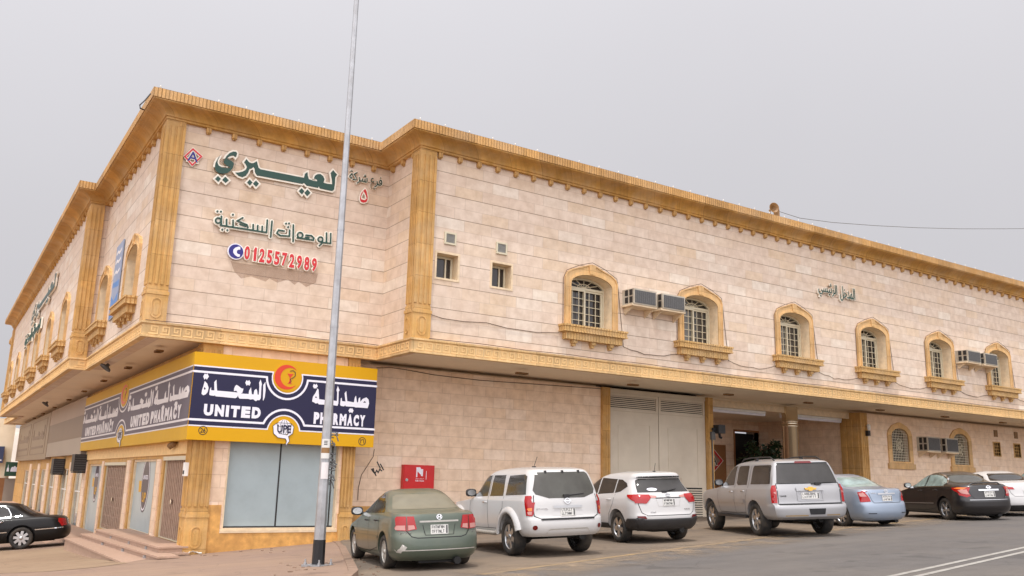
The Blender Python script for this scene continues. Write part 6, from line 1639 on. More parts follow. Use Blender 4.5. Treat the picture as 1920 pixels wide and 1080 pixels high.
# ---- white seven seat SUV with flared arches
pw = paint('white_paint', lin(192, 191, 190), 0., .3, .6, lin(196, 180, 156), .20)
c = Car('suv', 'boxy white SUV with flared wheel arches between the green sedan and the white crossover', dict(cat='suv', paint=pw, w=.925, wb=2.85, wr=.375, ww=.255, spokes=6, spw=.42, er=.30, nr=3.0, gap=.085,
  F=[(.40, 3.55), (.5, 3.68), (.7, 3.71), (.9, 3.66), (1.02, 3.5), (1.09, 2.75), (1.13, 2.45), (1.18, 2.30), (1.62, 1.72), (1.72, 1.45), (1.775, 1.0)],
  R=[(.40, -.92), (.48, -1.0), (.62, -1.03), (.74, -1.02), (.79, -.985), (1.05, -.965), (1.22, -.93), (1.62, -.80), (1.70, -.72), (1.745, -.45), (1.775, .2)],
  W=[(.40, .80), (.48, .86), (.60, .885), (.90, .895), (1.08, .89), (1.16, .865), (1.22, .845), (1.60, .735), (1.68, .69), (1.74, .58), (1.775, .35)]))
c.wheels()
c.patch('rear_window', 'B', [[(-.66, 1.22), (-.40, 1.14), (.40, 1.14), (.66, 1.22), (.70, 1.30), (.60, 1.62), (.54, 1.655), (-.54, 1.655), (-.60, 1.62), (-.70, 1.30)]], M['cglass'])
for vw in 'LR':
    c.patch('side_window', vw, [[(-.72, 1.22), (.20, 1.20), (.20, 1.60), (-.52, 1.62), (-.62, 1.58)]], M['cglass'])
    c.patch('side_window', vw, [[(.32, 1.19), (1.02, 1.18), (1.02, 1.62), (.40, 1.62), (.40, 1.60)]], M['cglass'])
    c.patch('side_window', vw, [[(1.14, 1.18), (1.98, 1.16), (1.84, 1.40), (1.58, 1.60), (1.14, 1.62)]], M['cglass'])
c.patch('windscreen', 'F', [[(-.72, 1.22), (.72, 1.22), (.60, 1.62), (-.60, 1.62)]], M['cglass'])
c.lines('door_gap', 'S', [[(1.09, .52), (1.09, 1.64)], [(.27, 1.18), (.30, .95), (.46, .80), (.52, .52), (2.05, .50), (2.14, .80), (2.10, 1.16)]])
for sg in (0, 1):
    f = (lambda p: p) if sg == 0 else c.mir
    t = c.patch('tail_light', 'B', [f([(-.90, .80), (-.755, .80), (-.735, 1.0), (-.76, 1.16), (-.86, 1.20), (-.90, 1.20)])], M['tail'], .012)
    c.patch('amber_lens', 'B', [f([(-.87, .90), (-.755, .90), (-.75, .96), (-.87, .96)])], M['amber'], .016, t); c.patch('clear_lens', 'B', [f([(-.87, .83), (-.76, .83), (-.758, .89), (-.87, .89)])], M['lens'], .016, t)
    c.patch('tail_light', 'LR'[sg], [[(-.94, .80), (-.80, .81), (-.72, 1.19), (-.94, 1.20)]], M['tail'], .012)
    x = -.72 if sg == 0 else .72
    c.patch('fog_lamp', 'B', [circle(x, .58, .045, 16)], M['tail2'], .010)
    c.patch('headlight', 'F', [f([(-.84, .82), (-.50, .80), (-.50, .98), (-.80, 1.0)])], M['lens'], .008)
    # arch flares
    for y in (0, 2.85):
        mb = MB(); n = 18; vs = []; sx = -1 if sg == 0 else 1
        for k in range(n+1):
            a = RAD(2)+RAD(164)*k/n
            for r_, x_ in ((.455, .90), (.462, .945), (.50, .945), (.565, .925), (.60, .86)):
                vs.append((sx*x_, y+r_*cos(a), .39+r_*sin(a)))
        fs = [(k*5+j, k*5+j+1, (k+1)*5+j+1, (k+1)*5+j) for k in range(n) for j in range(4)]
        mb.add(vs, fs if sx < 0 else [q[::-1] for q in fs], smooth=True); mb.build('wheel_arch_flare', pw, c.root)
c.lines('tailgate_gap', 'B', [[(-.70, 1.20), (-.73, 1.0), (-.72, .80), (-.60, .745), (.60, .745), (.72, .80), (.73, 1.0), (.70, 1.20)]], .016)
c.patch('bumper_step', 'B', [[(-.60, .715), (.60, .715), (.60, .742), (-.60, .742)]], M['dark'], .010)
c.lines('bumper_rib', 'B', [[(-.48, .47), (-.42, .54), (.42, .54), (.48, .47)]], .020, M['rimold'], .004)
c.patch('chrome_strip', 'B', [[(-.32, .945), (.32, .945), (.32, .995), (-.32, .995)]], M['rim'], .025)
c.patch('plate_panel', 'B', [[(-.34, .80), (.34, .80), (.34, .945), (-.34, .945)]], pw, .002)
c.plate(0, .865, .33, .15); c.emblem(0, 1.08, 'ringbar'); c.script('PATHFINDER', -.68, -.44, .925, .955)
mb = MB(); p, n = c.onbody('B', -.02, 1.18); p += V((0, -.02, 0)); mb.tube([p, p+V((.12, .01, .015)), p+V((.42, .02, .04))], [.02, .014, .008], 6); mb.box((p.x-.06, p.y-.03, p.z-.03), (p.x+.06, p.y+.03, p.z+.03)); mb.build('rear_wiper', M['dark'], c.root)
for x in (-.38, 0, .38): p, n = c.onbody('B', x, 1.66); mb = MB(); mb.box((p.x-.02, p.y-.03, p.z-.025), (p.x+.02, p.y+.02, p.z+.03)); mb.build('hinge', M['dark'], c.root)
p, n = c.onbody('T', -.1, .35); mb = MB(); mb.box((p.x-.03, p.y-.05, p.z-.01), (p.x+.03, p.y+.04, p.z+.02)); mb.tube([p, p+V((.06, -.06, .22))], .006, 5); mb.build('aerial', M['dark'], c.root)
c.handle([(1.22, 1.05)], M['chromem']); c.mirror(1.95, 1.20, M['dark'])
for sx in (-1, 1): mb = MB(); mb.tube([(sx*.86, .55, .44), (sx*.90, .7, .42), (sx*.90, 2.2, .42), (sx*.86, 2.35, .44)], .045, 8); mb.build('side_step', M['rimold'], c.root)
WSUV = c

# ---- white crossover with black lower bumper
c = Car('crossover', 'white crossover with black lower bumper and angled red tail lights in front of the gate', dict(cat='suv', paint=pw, w=.922, wb=2.66, wr=.355, ww=.235, spokes=5, spw=.5, er=.36, nr=2.6, gap=.06,
  F=[(.30, 3.42), (.42, 3.55), (.6, 3.58), (.8, 3.5), (.95, 3.2), (1.03, 2.5), (1.08, 2.3), (1.14, 2.15), (1.50, 1.50), (1.60, 1.15), (1.655, .7)],
  R=[(.30, -.86), (.40, -.95), (.52, -.985), (.62, -.99), (.68, -.965), (.90, -.945), (1.02, -.93), (1.08, -.90), (1.14, -.84), (1.46, -.62), (1.52, -.66), (1.60, -.64), (1.64, -.3), (1.655, .1)],
  W=[(.30, .80), (.42, .885), (.60, .915), (.85, .922), (1.0, .905), (1.08, .88), (1.16, .84), (1.46, .715), (1.56, .655), (1.62, .56), (1.655, .35)]))
c.wheels()
c.patch('rear_window', 'B', [[(-.70, 1.155), (.70, 1.155), (.62, 1.44), (.56, 1.475), (-.56, 1.475), (-.62, 1.44)]], M['cglass_tint'])
for vw in 'LR':
    c.patch('side_window', vw, [[(-.38, 1.30), (-.10, 1.18), (.15, 1.15), (.15, 1.47), (-.05, 1.46), (-.30, 1.38)]], M['cglass_tint'])
    c.patch('side_window', vw, [[(.20, 1.15), (.98, 1.12), (.98, 1.515), (.20, 1.475)]], M['cglass_tint'])
    c.patch('side_window', vw, [[(1.04, 1.12), (1.86, 1.08), (1.42, 1.43), (1.22, 1.515), (1.04, 1.52)]], M['cglass_tint'])
c.patch('windscreen', 'F', [[(-.70, 1.16), (.70, 1.16), (.58, 1.50), (-.58, 1.50)]], M['cglass'])
c.lines('door_gap', 'S', [[(.10, 1.12), (.16, .90), (.36, .66), (.44, .42), (1.01, .40), (1.01, 1.10)], [(1.01, .40), (1.96, .40), (2.04, .75), (1.96, 1.05)]])
c.patch('lower_bumper', 'B', [[(-.92, .30), (.92, .30), (.92, .56), (.80, .60), (.60, .555), (-.60, .555), (-.80, .60), (-.92, .56)]], M['dark'], .012, thick=.01)
for vw in 'LR':
    c.patch('lower_bumper', vw, [[(-.96, .31), (-.36, .31), (-.40, .46), (-.52, .57), (-.96, .58)]], M['dark'], .012, thick=.01)
    c.patch('sill_moulding', vw, [[(.42, .32), (2.24, .32), (2.22, .44), (.44, .44)]], M['dark'], .010)
for sg in (0, 1):
    f = (lambda p: p) if sg == 0 else c.mir
    t = c.patch('tail_light', 'B', [f([(-.91, 1.06), (-.86, .92), (-.58, .905), (-.46, 1.03), (-.47, 1.10), (-.80, 1.11)])], M['tail'], .016)
    c.patch('clear_lens', 'B', [f([(-.455, 1.03), (-.34, 1.03), (-.30, 1.07), (-.46, 1.09)])], M['lens'], .012, t)
    c.patch('tail_light', 'LR'[sg], [[(-.93, .93), (-.82, .93), (-.50, 1.075), (-.50, 1.11), (-.93, 1.10)]], M['tail'], .016)
    c.patch('reflector', 'B', [f([(-.80, .565), (-.60, .565), (-.64, .625), (-.80, .625)])], M['tail2'], .018)
    c.patch('headlight', 'F', [f([(-.84, .80), (-.45, .76), (-.45, .88), (-.80, .96)])], M['lens'], .008)
c.lines('tailgate_gap', 'B', [[(-.72, 1.12), (-.76, .90), (-.70, .70), (-.58, .63), (.58, .63), (.70, .70), (.76, .90), (.72, 1.12)]], .014)
c.patch('chrome_strip', 'B', [[(-.34, 1.015), (.34, 1.015), (.34, 1.035), (-.34, 1.035)]], M['seam'], .006)
c.lines('plate_recess', 'B', [[(-.33, 1.0), (-.28, .83), (.28, .83), (.33, 1.0)]], .008, M['rimold'], .003)
c.plate(0, .925, .32, .155); c.emblem(0, 1.085, 'ovals'); c.script('TOYOTA', -.50, -.36, .695, .72); c.script('RAV4', .42, .58, .745, .775)
c.patch('roof_spoiler', 'B', [[(-.60, 1.495), (.60, 1.495), (.58, 1.53), (-.58, 1.53)]], M['seam'], .004)
mb = MB(); p, n = c.onbody('B', -.05, 1.17); p += V((0, -.02, 0)); mb.tube([p, p+V((.12, .01, .02)), p+V((.36, .05, .06))], [.02, .014, .008], 6); mb.box((p.x-.06, p.y-.02, p.z-.03), (p.x+.06, p.y+.03, p.z+.02)); mb.build('rear_wiper', M['dark'], c.root)
p, n = c.onbody('T', 0, -.35); mb = MB(); mb.box((p.x-.02, p.y-.04, p.z-.01), (p.x+.02, p.y+.04, p.z+.02)); mb.tube([p, p+V((0, -.08, .20))], .006, 5); mb.build('aerial', M['dark'], c.root)
p, n = c.onbody('B', -.33, 1.26); c.patch('window_sticker', 'B', [circle(-.33, 1.22, .13, 20, ry=.035)], M['wht'], .008)
c.handle([(.34, 1.0), (1.22, .98)], pw); c.mirror(1.78, 1.12, pw)
XOVER = c

# ---- silver full size SUV
ps = paint('silver_paint', lin(158, 158, 160), .30, .34, .6, lin(180, 168, 148), .18)
c = Car('suv', 'big silver SUV with roof rails standing before the lobby entrance', dict(cat='suv', paint=ps, w=1.0, wb=2.95, wr=.40, ww=.27, spokes=6, spw=.36, er=.22, nr=3.2, gap=.07, tap=.02,
  F=[(.42, 3.80), (.55, 3.93), (.8, 3.95), (1.0, 3.88), (1.10, 3.6), (1.17, 2.8), (1.22, 2.55), (1.28, 2.42), (1.74, 1.85), (1.84, 1.5), (1.90, 1.0)],
  R=[(.42, -1.08), (.50, -1.20), (.70, -1.215), (.77, -1.19), (.80, -1.13), (1.10, -1.11), (1.28, -1.06), (1.72, -.90), (1.80, -.86), (1.86, -.65), (1.90, .2)],
  W=[(.42, .86), (.52, .95), (.70, .99), (.95, 1.0), (1.14, .985), (1.24, .945), (1.30, .925), (1.72, .80), (1.80, .75), (1.86, .62), (1.90, .40)]))
c.wheels()
c.patch('rear_window', 'B', [[(-.80, 1.29), (.80, 1.29), (.70, 1.71), (.66, 1.755), (-.66, 1.755), (-.70, 1.71)]], M['cglass_tint'])
for vw in 'LR':
    c.patch('side_window', vw, [[(-.86, 1.28), (.22, 1.27), (.22, 1.715), (.18, 1.74), (-.72, 1.74), (-.76, 1.71)]], M['cglass_tint'])
    c.patch('side_window', vw, [[(.44, 1.26), (.98, 1.25), (1.10, 1.30), (1.10, 1.72), (1.06, 1.745), (.52, 1.745), (.46, 1.70)]], M['cglass_tint'])
    c.patch('side_window', vw, [[(1.24, 1.25), (2.14, 1.22), (2.0, 1.45), (1.70, 1.72), (1.24, 1.745)]], M['cglass_tint'])
c.patch('windscreen', 'F', [[(-.80, 1.30), (.80, 1.30), (.66, 1.74), (-.66, 1.74)]], M['cglass'])
c.lines('door_gap', 'S', [[(.34, 1.74), (.34, 1.20), (.48, .86), (.54, .56), (1.17, .54), (1.17, 1.74)], [(1.17, .54), (2.22, .54), (2.32, .9), (2.26, 1.22)]])
c.patch('side_moulding', 'S', [[(.56, .80), (1.14, .80), (1.14, .90), (.56, .90)], [(1.20, .80), (2.20, .80), (2.20, .90), (1.20, .90)]], ps, .016)
for sg in (0, 1):
    f = (lambda p: p) if sg == 0 else c.mir
    t = c.patch('tail_light', 'B', [f([(-.985, .82), (-.845, .82), (-.835, 1.26), (-.95, 1.26), (-.985, 1.15)])], M['tail'], .014)
    c.patch('clear_lens', 'B', [f([(-.95, 1.03), (-.86, 1.03), (-.86, 1.10), (-.95, 1.10)])], M['lens'], .018, t)
    c.patch('tail_light', 'LR'[sg], [[(-1.12, .82), (-.99, .82), (-.95, 1.24), (-1.12, 1.26)]], M['tail'], .014)
    c.patch('headlight', 'F', [f([(-.92, .86), (-.58, .86), (-.58, 1.08), (-.90, 1.08)])], M['lens'], .008)
c.lines('tailgate_gap', 'B', [[(-.82, 1.28), (-.82, .80), (.82, .80), (.82, 1.28), (-.82, 1.28)]], .016)
c.patch('bumper_top', 'B', [[(-.82, .775), (.82, .775), (.82, .792), (-.82, .792)]], M['seam'], .006)
c.patch('handle_bar', 'B', [[(-.36, 1.10), (.36, 1.10), (.36, 1.19), (-.36, 1.19)]], ps, .035)
c.lines('plate_surround', 'B', [[(-.33, 1.09), (-.33, .88), (.33, .88), (.33, 1.09)]], .03, ps, .012)
c.plate(0, .985, .46, .15); e = c.emblem(0, 1.145, 'bowtie', M['gold']); e.location = (0, -.042, 0)
c.patch('tow_cover', 'B', [[(-.08, .54), (.30, .54), (.33, .68), (-.11, .68)]], M['black'], .008); c.lines('bumper_strip', 'B', [[(-.70, .52), (-.14, .52)], [(.36, .52), (.70, .52)]], .03, M['yline'], .0032)
c.script('TAHOE', -.78, -.62, .975, 1.005, M['dark'])
c.patch('brake_light', 'B', [[(-.24, 1.765), (.24, 1.765), (.20, 1.81), (-.20, 1.81)]], M['tail2'], .016)
c.patch('roof_spoiler', 'B', [[(-.68, 1.755), (.68, 1.755), (.66, 1.785), (-.66, 1.785)]], M['seam'], .006)
mb = MB(); p, n = c.onbody('B', .26, 1.265); p += V((0, -.02, 0)); mb.tube([p+V((-.18, 0, .0)), p+V((.0, 0, .025)), p+V((.40, .01, .035))], [.018, .014, .008], 6); mb.box((p.x-.10, p.y-.03, p.z-.02), (p.x+.06, p.y+.03, p.z+.035)); mb.build('rear_wiper', M['dark'], c.root)
for sx in (-1, 1):
    mb = MB(); pts = [c.onbody('T', sx*.62, y)[0] for y in (-.62, -.4, .2, .8, 1.2, 1.38)]; pts = [p+V((0, 0, d)) for p, d in zip(pts, (.0, .075, .085, .085, .075, .0))]
    mb.tube(pts, .018, 7); mb.box((sx*.62-.025, .35, pts[2].z-.09), (sx*.62+.025, .45, pts[2].z+.01)); mb.build('roof_rail', M['dark'], c.root)
for sx in (-1, 1): mb = MB(); mb.box((sx*.82, .55, .42), (sx*.99, 2.4, .48)); mb.build('running_board', M['dark'], c.root)
c.handle([(.60, 1.10), (1.36, 1.08)], M['chromem']); c.mirror(2.12, 1.27, M['black'])
SILVER = c

# ---- light blue sedan
pb_ = paint('pale_blue_paint', lin(136, 150, 168), .35, .32, .7, lin(180, 170, 154), .18)
c = Car('sedan', 'pale blue sedan half hidden behind the right side of the silver SUV', dict(paint=pb_, w=.853, wb=2.6, wr=.31, spokes=7, spw=.3, er=.42,
  F=[(.18, 3.3), (.3, 3.43), (.45, 3.47), (.62, 3.42), (.72, 3.2), (.82, 2.85), (.93, 2.4), (.98, 2.25), (1.36, 1.40), (1.42, 1.15), (1.468, .8)],
  R=[(.18, -.95), (.26, -1.03), (.40, -1.065), (.55, -1.06), (.64, -1.04), (.68, -1.01), (.95, -.975), (1.02, -.95), (1.045, -.88), (1.065, -.48), (1.085, -.36), (1.36, .24), (1.42, .45), (1.468, .7)],
  W=[(.18, .74), (.28, .82), (.42, .85), (.65, .853), (.84, .84), (.97, .81), (1.04, .765), (1.09, .74), (1.35, .60), (1.41, .54), (1.45, .44), (1.468, .28)]))
c.wheels()
c.patch('rear_window', 'B', [[(-.67, 1.10), (.67, 1.10), (.54, 1.35), (.47, 1.375), (-.47, 1.375), (-.54, 1.35)]], M['cglass_pale'])
for vw in 'LR':
    c.patch('side_window', vw, [[(.10, 1.03), (1.0, 1.01), (1.0, 1.375), (.70, 1.37), (.45, 1.27)]], M['cglass_tint']); c.patch('side_window', vw, [[(1.06, 1.01), (1.98, .99), (1.46, 1.34), (1.25, 1.38), (1.06, 1.38)]], M['cglass_tint'])
c.patch('windscreen', 'F', [[(-.66, 1.02), (.66, 1.02), (.52, 1.35), (-.52, 1.35)]], M['cglass'])
c.lines('door_gap', 'S', [[(.24, .98), (.30, .70), (.42, .34), (1.03, .26), (1.03, 1.0)], [(1.03, .26), (2.08, .26), (2.14, .65), (2.08, .98)]])
for sg in (0, 1):
    f = (lambda p: p) if sg == 0 else c.mir
    t = c.patch('tail_light', 'B', [f([(-.86, .68), (-.54, .70), (-.56, .80), (-.66, .99), (-.80, .99)])], M['tail'], .010)
    c.patch('clear_lens', 'B', [f([(-.80, .84), (-.62, .84), (-.69, .955), (-.78, .955)])], M['lens'], .014, t); c.patch('tail_light', 'LR'[sg], [[(-.99, .69), (-.80, .72), (-.70, .96), (-.98, .99)]], M['tail'], .010)
    c.patch('bumper_slot', 'B', [f([(-.66, .365), (-.44, .365), (-.44, .385), (-.66, .385)])], M['seam'], .005); c.patch('headlight', 'F', [f([(-.78, .56), (-.42, .56), (-.42, .70), (-.74, .74)])], M['lens'], .008)
c.lines('boot_gap', 'B', [[(-.58, .99), (-.50, .72), (-.46, .66), (.46, .66), (.50, .72), (.58, .99)]], .012)
c.patch('chrome_strip', 'B', [[(-.30, .885), (.30, .885), (.30, .925), (-.30, .925)]], M['rim'], .02)
c.plate(0, .78, .34, .155); c.emblem(0, .975, 'ovals'); c.script('COROLLA', -.50, -.34, .915, .945)
c.handle([(.42, .90), (1.22, .88)], pb_); c.mirror(1.90, .99, pb_)
BLUE = c

# ---- black sedan
pk = paint('black_paint_gloss', lin(22, 19, 20), .0, .28, .45, lin(130, 116, 104), .06)
c = Car('sedan', 'black sedan seen from its left side with clear and red tail lamps', dict(paint=pk, w=.898, wb=2.776, wr=.335, ww=.22, spokes=5, spw=.30, rimr=.72, er=.50, nr=2.4, gap=.045,
  F=[(.18, 3.50), (.3, 3.66), (.45, 3.71), (.62, 3.66), (.74, 3.4), (.86, 2.9), (.96, 2.4), (1.0, 2.25), (1.38, 1.42), (1.44, 1.1), (1.475, .75)],
  R=[(.18, -.92), (.28, -1.03), (.42, -1.08), (.58, -1.08), (.68, -1.06), (.95, -1.02), (1.05, -.99), (1.075, -.90), (1.09, -.55), (1.11, -.42), (1.36, .12), (1.43, .38), (1.475, .68)],
  W=[(.18, .78), (.28, .86), (.45, .893), (.68, .898), (.88, .885), (1.0, .85), (1.07, .79), (1.12, .755), (1.36, .61), (1.42, .54), (1.455, .44), (1.475, .26)]))
c.wheels()
c.patch('rear_window', 'B', [[(-.68, 1.125), (.68, 1.125), (.54, 1.35), (.48, 1.385), (-.48, 1.385), (-.54, 1.35)]], M['cglass_dust'] if 0 else M['cglass'])
for vw in 'LR':
    c.patch('side_window', vw, [[(-.02, 1.13), (.05, 1.04), (1.02, 1.02), (1.02, 1.375), (.62, 1.375), (.32, 1.33), (.10, 1.23)]], M['cglass_pale']); c.patch('side_window', vw, [[(1.08, 1.02), (2.06, 1.0), (1.55, 1.31), (1.32, 1.37), (1.08, 1.38)]], M['cglass_pale'])
    c.lines('window_trim', vw, [[(-.05, 1.13), (.03, 1.02), (2.12, .98)], [(-.05, 1.13), (.09, 1.25), (.30, 1.35), (.62, 1.40)]], .022, M['chromem'], .006)
c.patch('windscreen', 'F', [[(-.68, 1.04), (.68, 1.04), (.54, 1.36), (-.54, 1.36)]], M['cglass'])
c.lines('door_gap', 'S', [[(.18, 1.0), (.26, .72), (.42, .36), (1.05, .28), (1.05, 1.0)], [(1.05, .28), (2.18, .28), (2.24, .68), (2.16, .98)]], .01)
c.lines('side_moulding', 'S', [[(.55, .50), (2.3, .48)]], .02, M['rim'], .006)
for sg in (0, 1):
    f = (lambda p: p) if sg == 0 else c.mir
    t = c.patch('tail_light', 'B', [f([(-.90, .80), (-.66, .70), (-.56, .74), (-.64, .92), (-.78, 1.0), (-.90, .98)])], M['tail'], .010)
    c.patch('clear_lens', 'B', [f([(-.76, .83), (-.64, .78), (-.66, .90), (-.76, .96)])], M['lens'], .014, t)
    t = c.patch('tail_light', 'LR'[sg], [[(-1.02, .72), (-.86, .78), (-.52, .93), (-.46, .98), (-.72, 1.0), (-1.0, .99)]], M['tail'], .010)
    c.patch('amber_lens', 'LR'[sg], [[(-.84, .93), (-.56, .96), (-.72, .995), (-.90, .985)]], M['amber'], .014, t); c.patch('clear_lens', 'LR'[sg], [[(-.95, .78), (-.82, .82), (-.72, .91), (-.90, .93)]], M['lens'], .015, t)
    c.patch('headlight', 'F', [f([(-.82, .58), (-.46, .56), (-.46, .72), (-.78, .80)])], M['lens'], .008)
c.lines('boot_gap', 'B', [[(-.62, 1.03), (-.54, .74), (-.46, .64), (.46, .64), (.54, .74), (.62, 1.03)]], .010)
c.patch('chrome_strip', 'B', [[(-.32, .885), (.32, .885), (.32, .93), (-.32, .93)]], M['chromem'], .02)
c.lines('bumper_strip', 'B', [[(-.60, .62), (.60, .62)]], .014, M['rim'], .004)
c.plate(0, .78, .33, .165); c.emblem(0, .985, 'ringbar'); c.script('2.5 S', .52, .62, .68, .71)
mb = MB(); pts = [c.onbody('T', x, -.86)[0]+V((0, -.03+.05*(x/.7)**2, .045)) for x in (-.70, -.4, 0, .4, .70)]; mb.tube(pts, .022, 6); mb.build('boot_spoiler', pk, c.root)
c.handle([(.40, .91), (1.26, .89)], pk); c.mirror(2.0, 1.0, pk)
BLACK = c

# ---- white sedan at the right edge
c = Car('sedan', 'white sedan with slim red tail lights behind the black sedan at the right edge', dict(paint=pw, w=.915, wb=2.82, wr=.34, ww=.225, spokes=5, spw=.4, er=.48, nr=2.4,
  F=[(.2, 3.5), (.3, 3.64), (.45, 3.70), (.62, 3.66), (.74, 3.4), (.88, 2.9), (.98, 2.4), (1.02, 2.25), (1.38, 1.42), (1.43, 1.1), (1.46, .75)],
  R=[(.2, -1.0), (.28, -1.1), (.42, -1.15), (.60, -1.14), (.70, -1.11), (.96, -1.06), (1.05, -1.02), (1.08, -.94), (1.10, -.60), (1.12, -.48), (1.36, .10), (1.42, .36), (1.46, .68)],
  W=[(.2, .80), (.3, .875), (.45, .91), (.70, .915), (.90, .90), (1.0, .87), (1.08, .80), (1.12, .765), (1.36, .62), (1.41, .55), (1.44, .46), (1.46, .28)]))
c.wheels()
c.patch('rear_window', 'B', [[(-.68, 1.135), (.68, 1.135), (.54, 1.345), (.48, 1.375), (-.48, 1.375), (-.54, 1.345)]], M['cglass_tint'])
for vw in 'LR':
    c.patch('side_window', vw, [[(.0, 1.09), (.08, 1.04), (1.02, 1.02), (1.02, 1.365), (.60, 1.36), (.25, 1.28)]], M['cglass_tint']); c.patch('side_window', vw, [[(1.08, 1.02), (2.06, 1.0), (1.55, 1.31), (1.32, 1.36), (1.08, 1.37)]], M['cglass_tint'])
c.patch('windscreen', 'F', [[(-.68, 1.05), (.68, 1.05), (.54, 1.36), (-.54, 1.36)]], M['cglass'])
c.lines('door_gap', 'S', [[(.18, 1.0), (.26, .72), (.42, .36), (1.05, .28), (1.05, 1.0)], [(1.05, .28), (2.18, .28), (2.24, .68), (2.16, .98)]], .01)
for sg in (0, 1):
    f = (lambda p: p) if sg == 0 else c.mir
    c.patch('tail_light', 'B', [f([(-.91, .86), (-.42, .86), (-.46, .93), (-.91, .975)])], M['tail'], .010); c.patch('tail_light', 'LR'[sg], [[(-1.08, .86), (-.84, .88), (-.72, .95), (-1.06, .975)]], M['tail'], .010)
    c.patch('headlight', 'F', [f([(-.82, .60), (-.46, .60), (-.46, .72), (-.78, .78)])], M['lens'], .008)
c.lines('boot_gap', 'B', [[(-.62, 1.03), (-.54, .74), (-.46, .64), (.46, .64), (.54, .74), (.62, 1.03)]], .010)
c.patch('lower_bumper', 'B', [[(-.80, .21), (.80, .21), (.78, .36), (-.78, .36)]], M['dark'], .008)
c.plate(0, .76, .33, .165); c.emblem(0, .99, 'ovals'); c.handle([(.40, .91), (1.26, .89)], pw); c.mirror(2.0, 1.0, pw)
WHITE = c

# ---- dark sedan just entering at the right edge: same kind of body in dark blue
pd = paint('dark_blue_paint', lin(44, 48, 62), .3, .3, .9, lin(150, 140, 126), .12)
c = Car('sedan', 'dark blue car whose roof shows at the far right edge beyond the white sedan', dict(paint=pd, w=.90, wb=2.75, wr=.33, spokes=7, er=.46, nr=2.4,
  F=[(.2, 3.45), (.3, 3.6), (.45, 3.65), (.62, 3.6), (.76, 3.3), (.88, 2.8), (1.0, 2.35), (1.05, 2.2), (1.44, 1.40), (1.50, 1.05), (1.54, .7)],
  R=[(.2, -.9), (.28, -1.0), (.42, -1.04), (.60, -1.03), (.70, -1.0), (.98, -.96), (1.06, -.92), (1.09, -.85), (1.11, -.52), (1.13, -.42), (1.42, .12), (1.49, .36), (1.54, .62)],
  W=[(.2, .80), (.3, .87), (.45, .895), (.70, .90), (.90, .885), (1.0, .855), (1.08, .80), (1.13, .76), (1.42, .62), (1.48, .55), (1.52, .45), (1.54, .28)]))
c.wheels()
c.patch('rear_window', 'B', [[(-.68, 1.15), (.68, 1.15), (.54, 1.40), (.48, 1.43), (-.48, 1.43), (-.54, 1.40)]], M['cglass'])
for vw in 'LR':
    c.patch('side_window', vw, [[(.05, 1.06), (1.0, 1.03), (1.0, 1.43), (.60, 1.42), (.3, 1.32)]], M['cglass_pale']); c.patch('side_window', vw, [[(1.06, 1.03), (2.04, 1.01), (1.52, 1.37), (1.30, 1.43), (1.06, 1.44)]], M['cglass_pale'])
c.patch('windscreen', 'F', [[(-.68, 1.08), (.68, 1.08), (.54, 1.42), (-.54, 1.42)]], M['cglass'])
for sg in (0, 1):
    f = (lambda p: p) if sg == 0 else c.mir
    c.patch('tail_light', 'B', [f([(-.89, .76), (-.60, .76), (-.62, .96), (-.89, .98)])], M['tail'], .010)
c.plate(0, .70); c.handle([(.40, .93), (1.26, .91)], pd); c.mirror(1.98, 1.02, pd)
DARK = c

# ---- black limousine at the left edge
pl = paint('black_limousine_paint', lin(12, 11, 11), .0, .40, .10, lin(120, 104, 90), .035); pl.node_tree.nodes['Principled BSDF'].inputs['Specular IOR Level'].default_value = .25
c = Car('sedan', 'long black formal sedan with chrome trim entering at the left edge', dict(paint=pl, w=.99, wb=2.99, wr=.345, ww=.225, spokes=8, spw=.34, rimr=.72, er=.40, nr=2.8, gap=.06, gfn=lambda x, y: side(x, y)+.006,
  F=[(.22, 3.85), (.34, 4.02), (.5, 4.07), (.66, 4.02), (.80, 3.85), (.92, 3.0), (.98, 2.55), (1.03, 2.4), (1.40, 1.62), (1.46, 1.3), (1.50, .9)],
  R=[(.22, -1.24), (.30, -1.36), (.46, -1.40), (.60, -1.39), (.64, -1.34), (.86, -1.28), (.93, -1.20), (.97, -1.0), (1.0, -.62), (1.04, -.50), (1.20, -.20), (1.36, .02), (1.44, .22), (1.50, .65)],
  W=[(.22, .86), (.32, .95), (.46, .985), (.66, .99), (.82, .97), (.93, .93), (1.0, .86), (1.06, .81), (1.38, .66), (1.44, .60), (1.48, .50), (1.50, .32)]))
c.wheels()
c.patch('rear_window', 'B', [[(-.70, 1.08), (.70, 1.08), (.58, 1.34), (.52, 1.38), (-.52, 1.38), (-.58, 1.34)]], M['cglass_tint'])
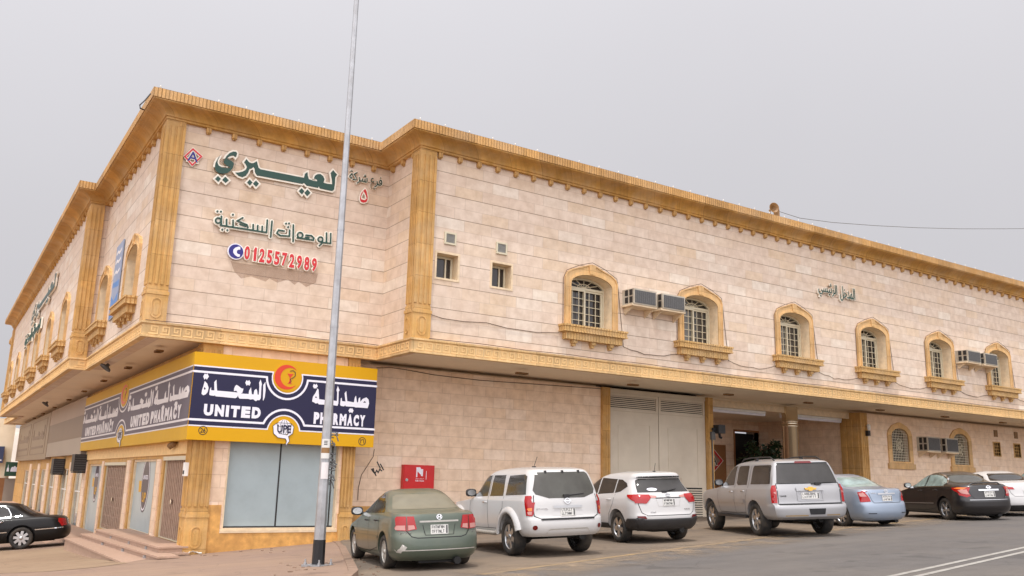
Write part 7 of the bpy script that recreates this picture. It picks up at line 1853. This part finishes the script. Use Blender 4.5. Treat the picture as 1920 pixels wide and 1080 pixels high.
for vw in 'LR':
    c.patch('side_window', vw, [[(.36, 1.02), (.74, 1.01), (.74, 1.37), (.58, 1.36), (.44, 1.27), (.37, 1.12)]], M['cglass_tint']); c.patch('side_window', vw, [[(.79, 1.01), (1.48, 1.0), (1.48, 1.40), (.79, 1.375)]], M['cglass_tint']); c.patch('side_window', vw, [[(1.56, 1.0), (2.30, .98), (1.80, 1.34), (1.56, 1.40)]], M['cglass_tint'])
    c.lines('window_trim', vw, [[(2.35, .96), (.33, 1.0), (.34, 1.13), (.42, 1.29), (.57, 1.39), (.8, 1.41)]], .025, M['chromem'], .006)
    c.lines('bumper_trim', vw, [[(-1.30, .60), (-.40, .585)], [(.42, .56), (2.5, .54)]], .028, M['chromem'], .010)
    c.lines('quarter_badge', vw, [[(.02, 1.04), (.20, 1.04)]], .02, M['chromem'], .006)
c.patch('windscreen', 'F', [[(-.70, 1.08), (.70, 1.08), (.58, 1.38), (-.58, 1.38)]], M['cglass'])
c.lines('door_gap', 'S', [[(.34, .98), (.40, .66), (.56, .34), (1.52, .32), (1.52, 1.0)], [(1.52, .32), (2.48, .32), (2.52, .7), (2.42, .98)]], .01)
for sg in (0, 1):
    f = (lambda p: p) if sg == 0 else c.mir
    c.patch('tail_light', 'B', [f([(-.97, .64), (-.50, .66), (-.50, .86), (-.94, .91)])], M['tail'], .012); c.patch('tail_light', 'LR'[sg], [[(-1.33, .65), (-1.16, .66), (-1.06, .80), (-1.08, .91), (-1.24, .92)]], M['tail'], .012)
    c.patch('headlight', 'F', [f([(-.90, .60), (-.50, .60), (-.50, .76), (-.88, .78)])], M['lens'], .008)
c.plate(0, .76); c.handle([(.62, .885)], M['chromem']); c.mirror(2.26, 1.0, pl)
LIMO = c

def at_px(car, px, py, hd): p = hit(px, py, car.S.get('gfn', plane)); car.place(p.x, p.y, hd)
at_px(GREEN, 717, 1066, 11); at_px(WSUV, 955, 1042, 9); at_px(XOVER, 1160, 1017, 11); at_px(SILVER, 1420, 1005, 24)
at_px(BLUE, 1580, 987, 13); at_px(BLACK, 1775, 975, 28); at_px(WHITE, 1850, 967, 31); at_px(DARK, 1962, 962, 32)
GREEN.resize(.965)
at_px(LIMO, 38, 1030, -80)
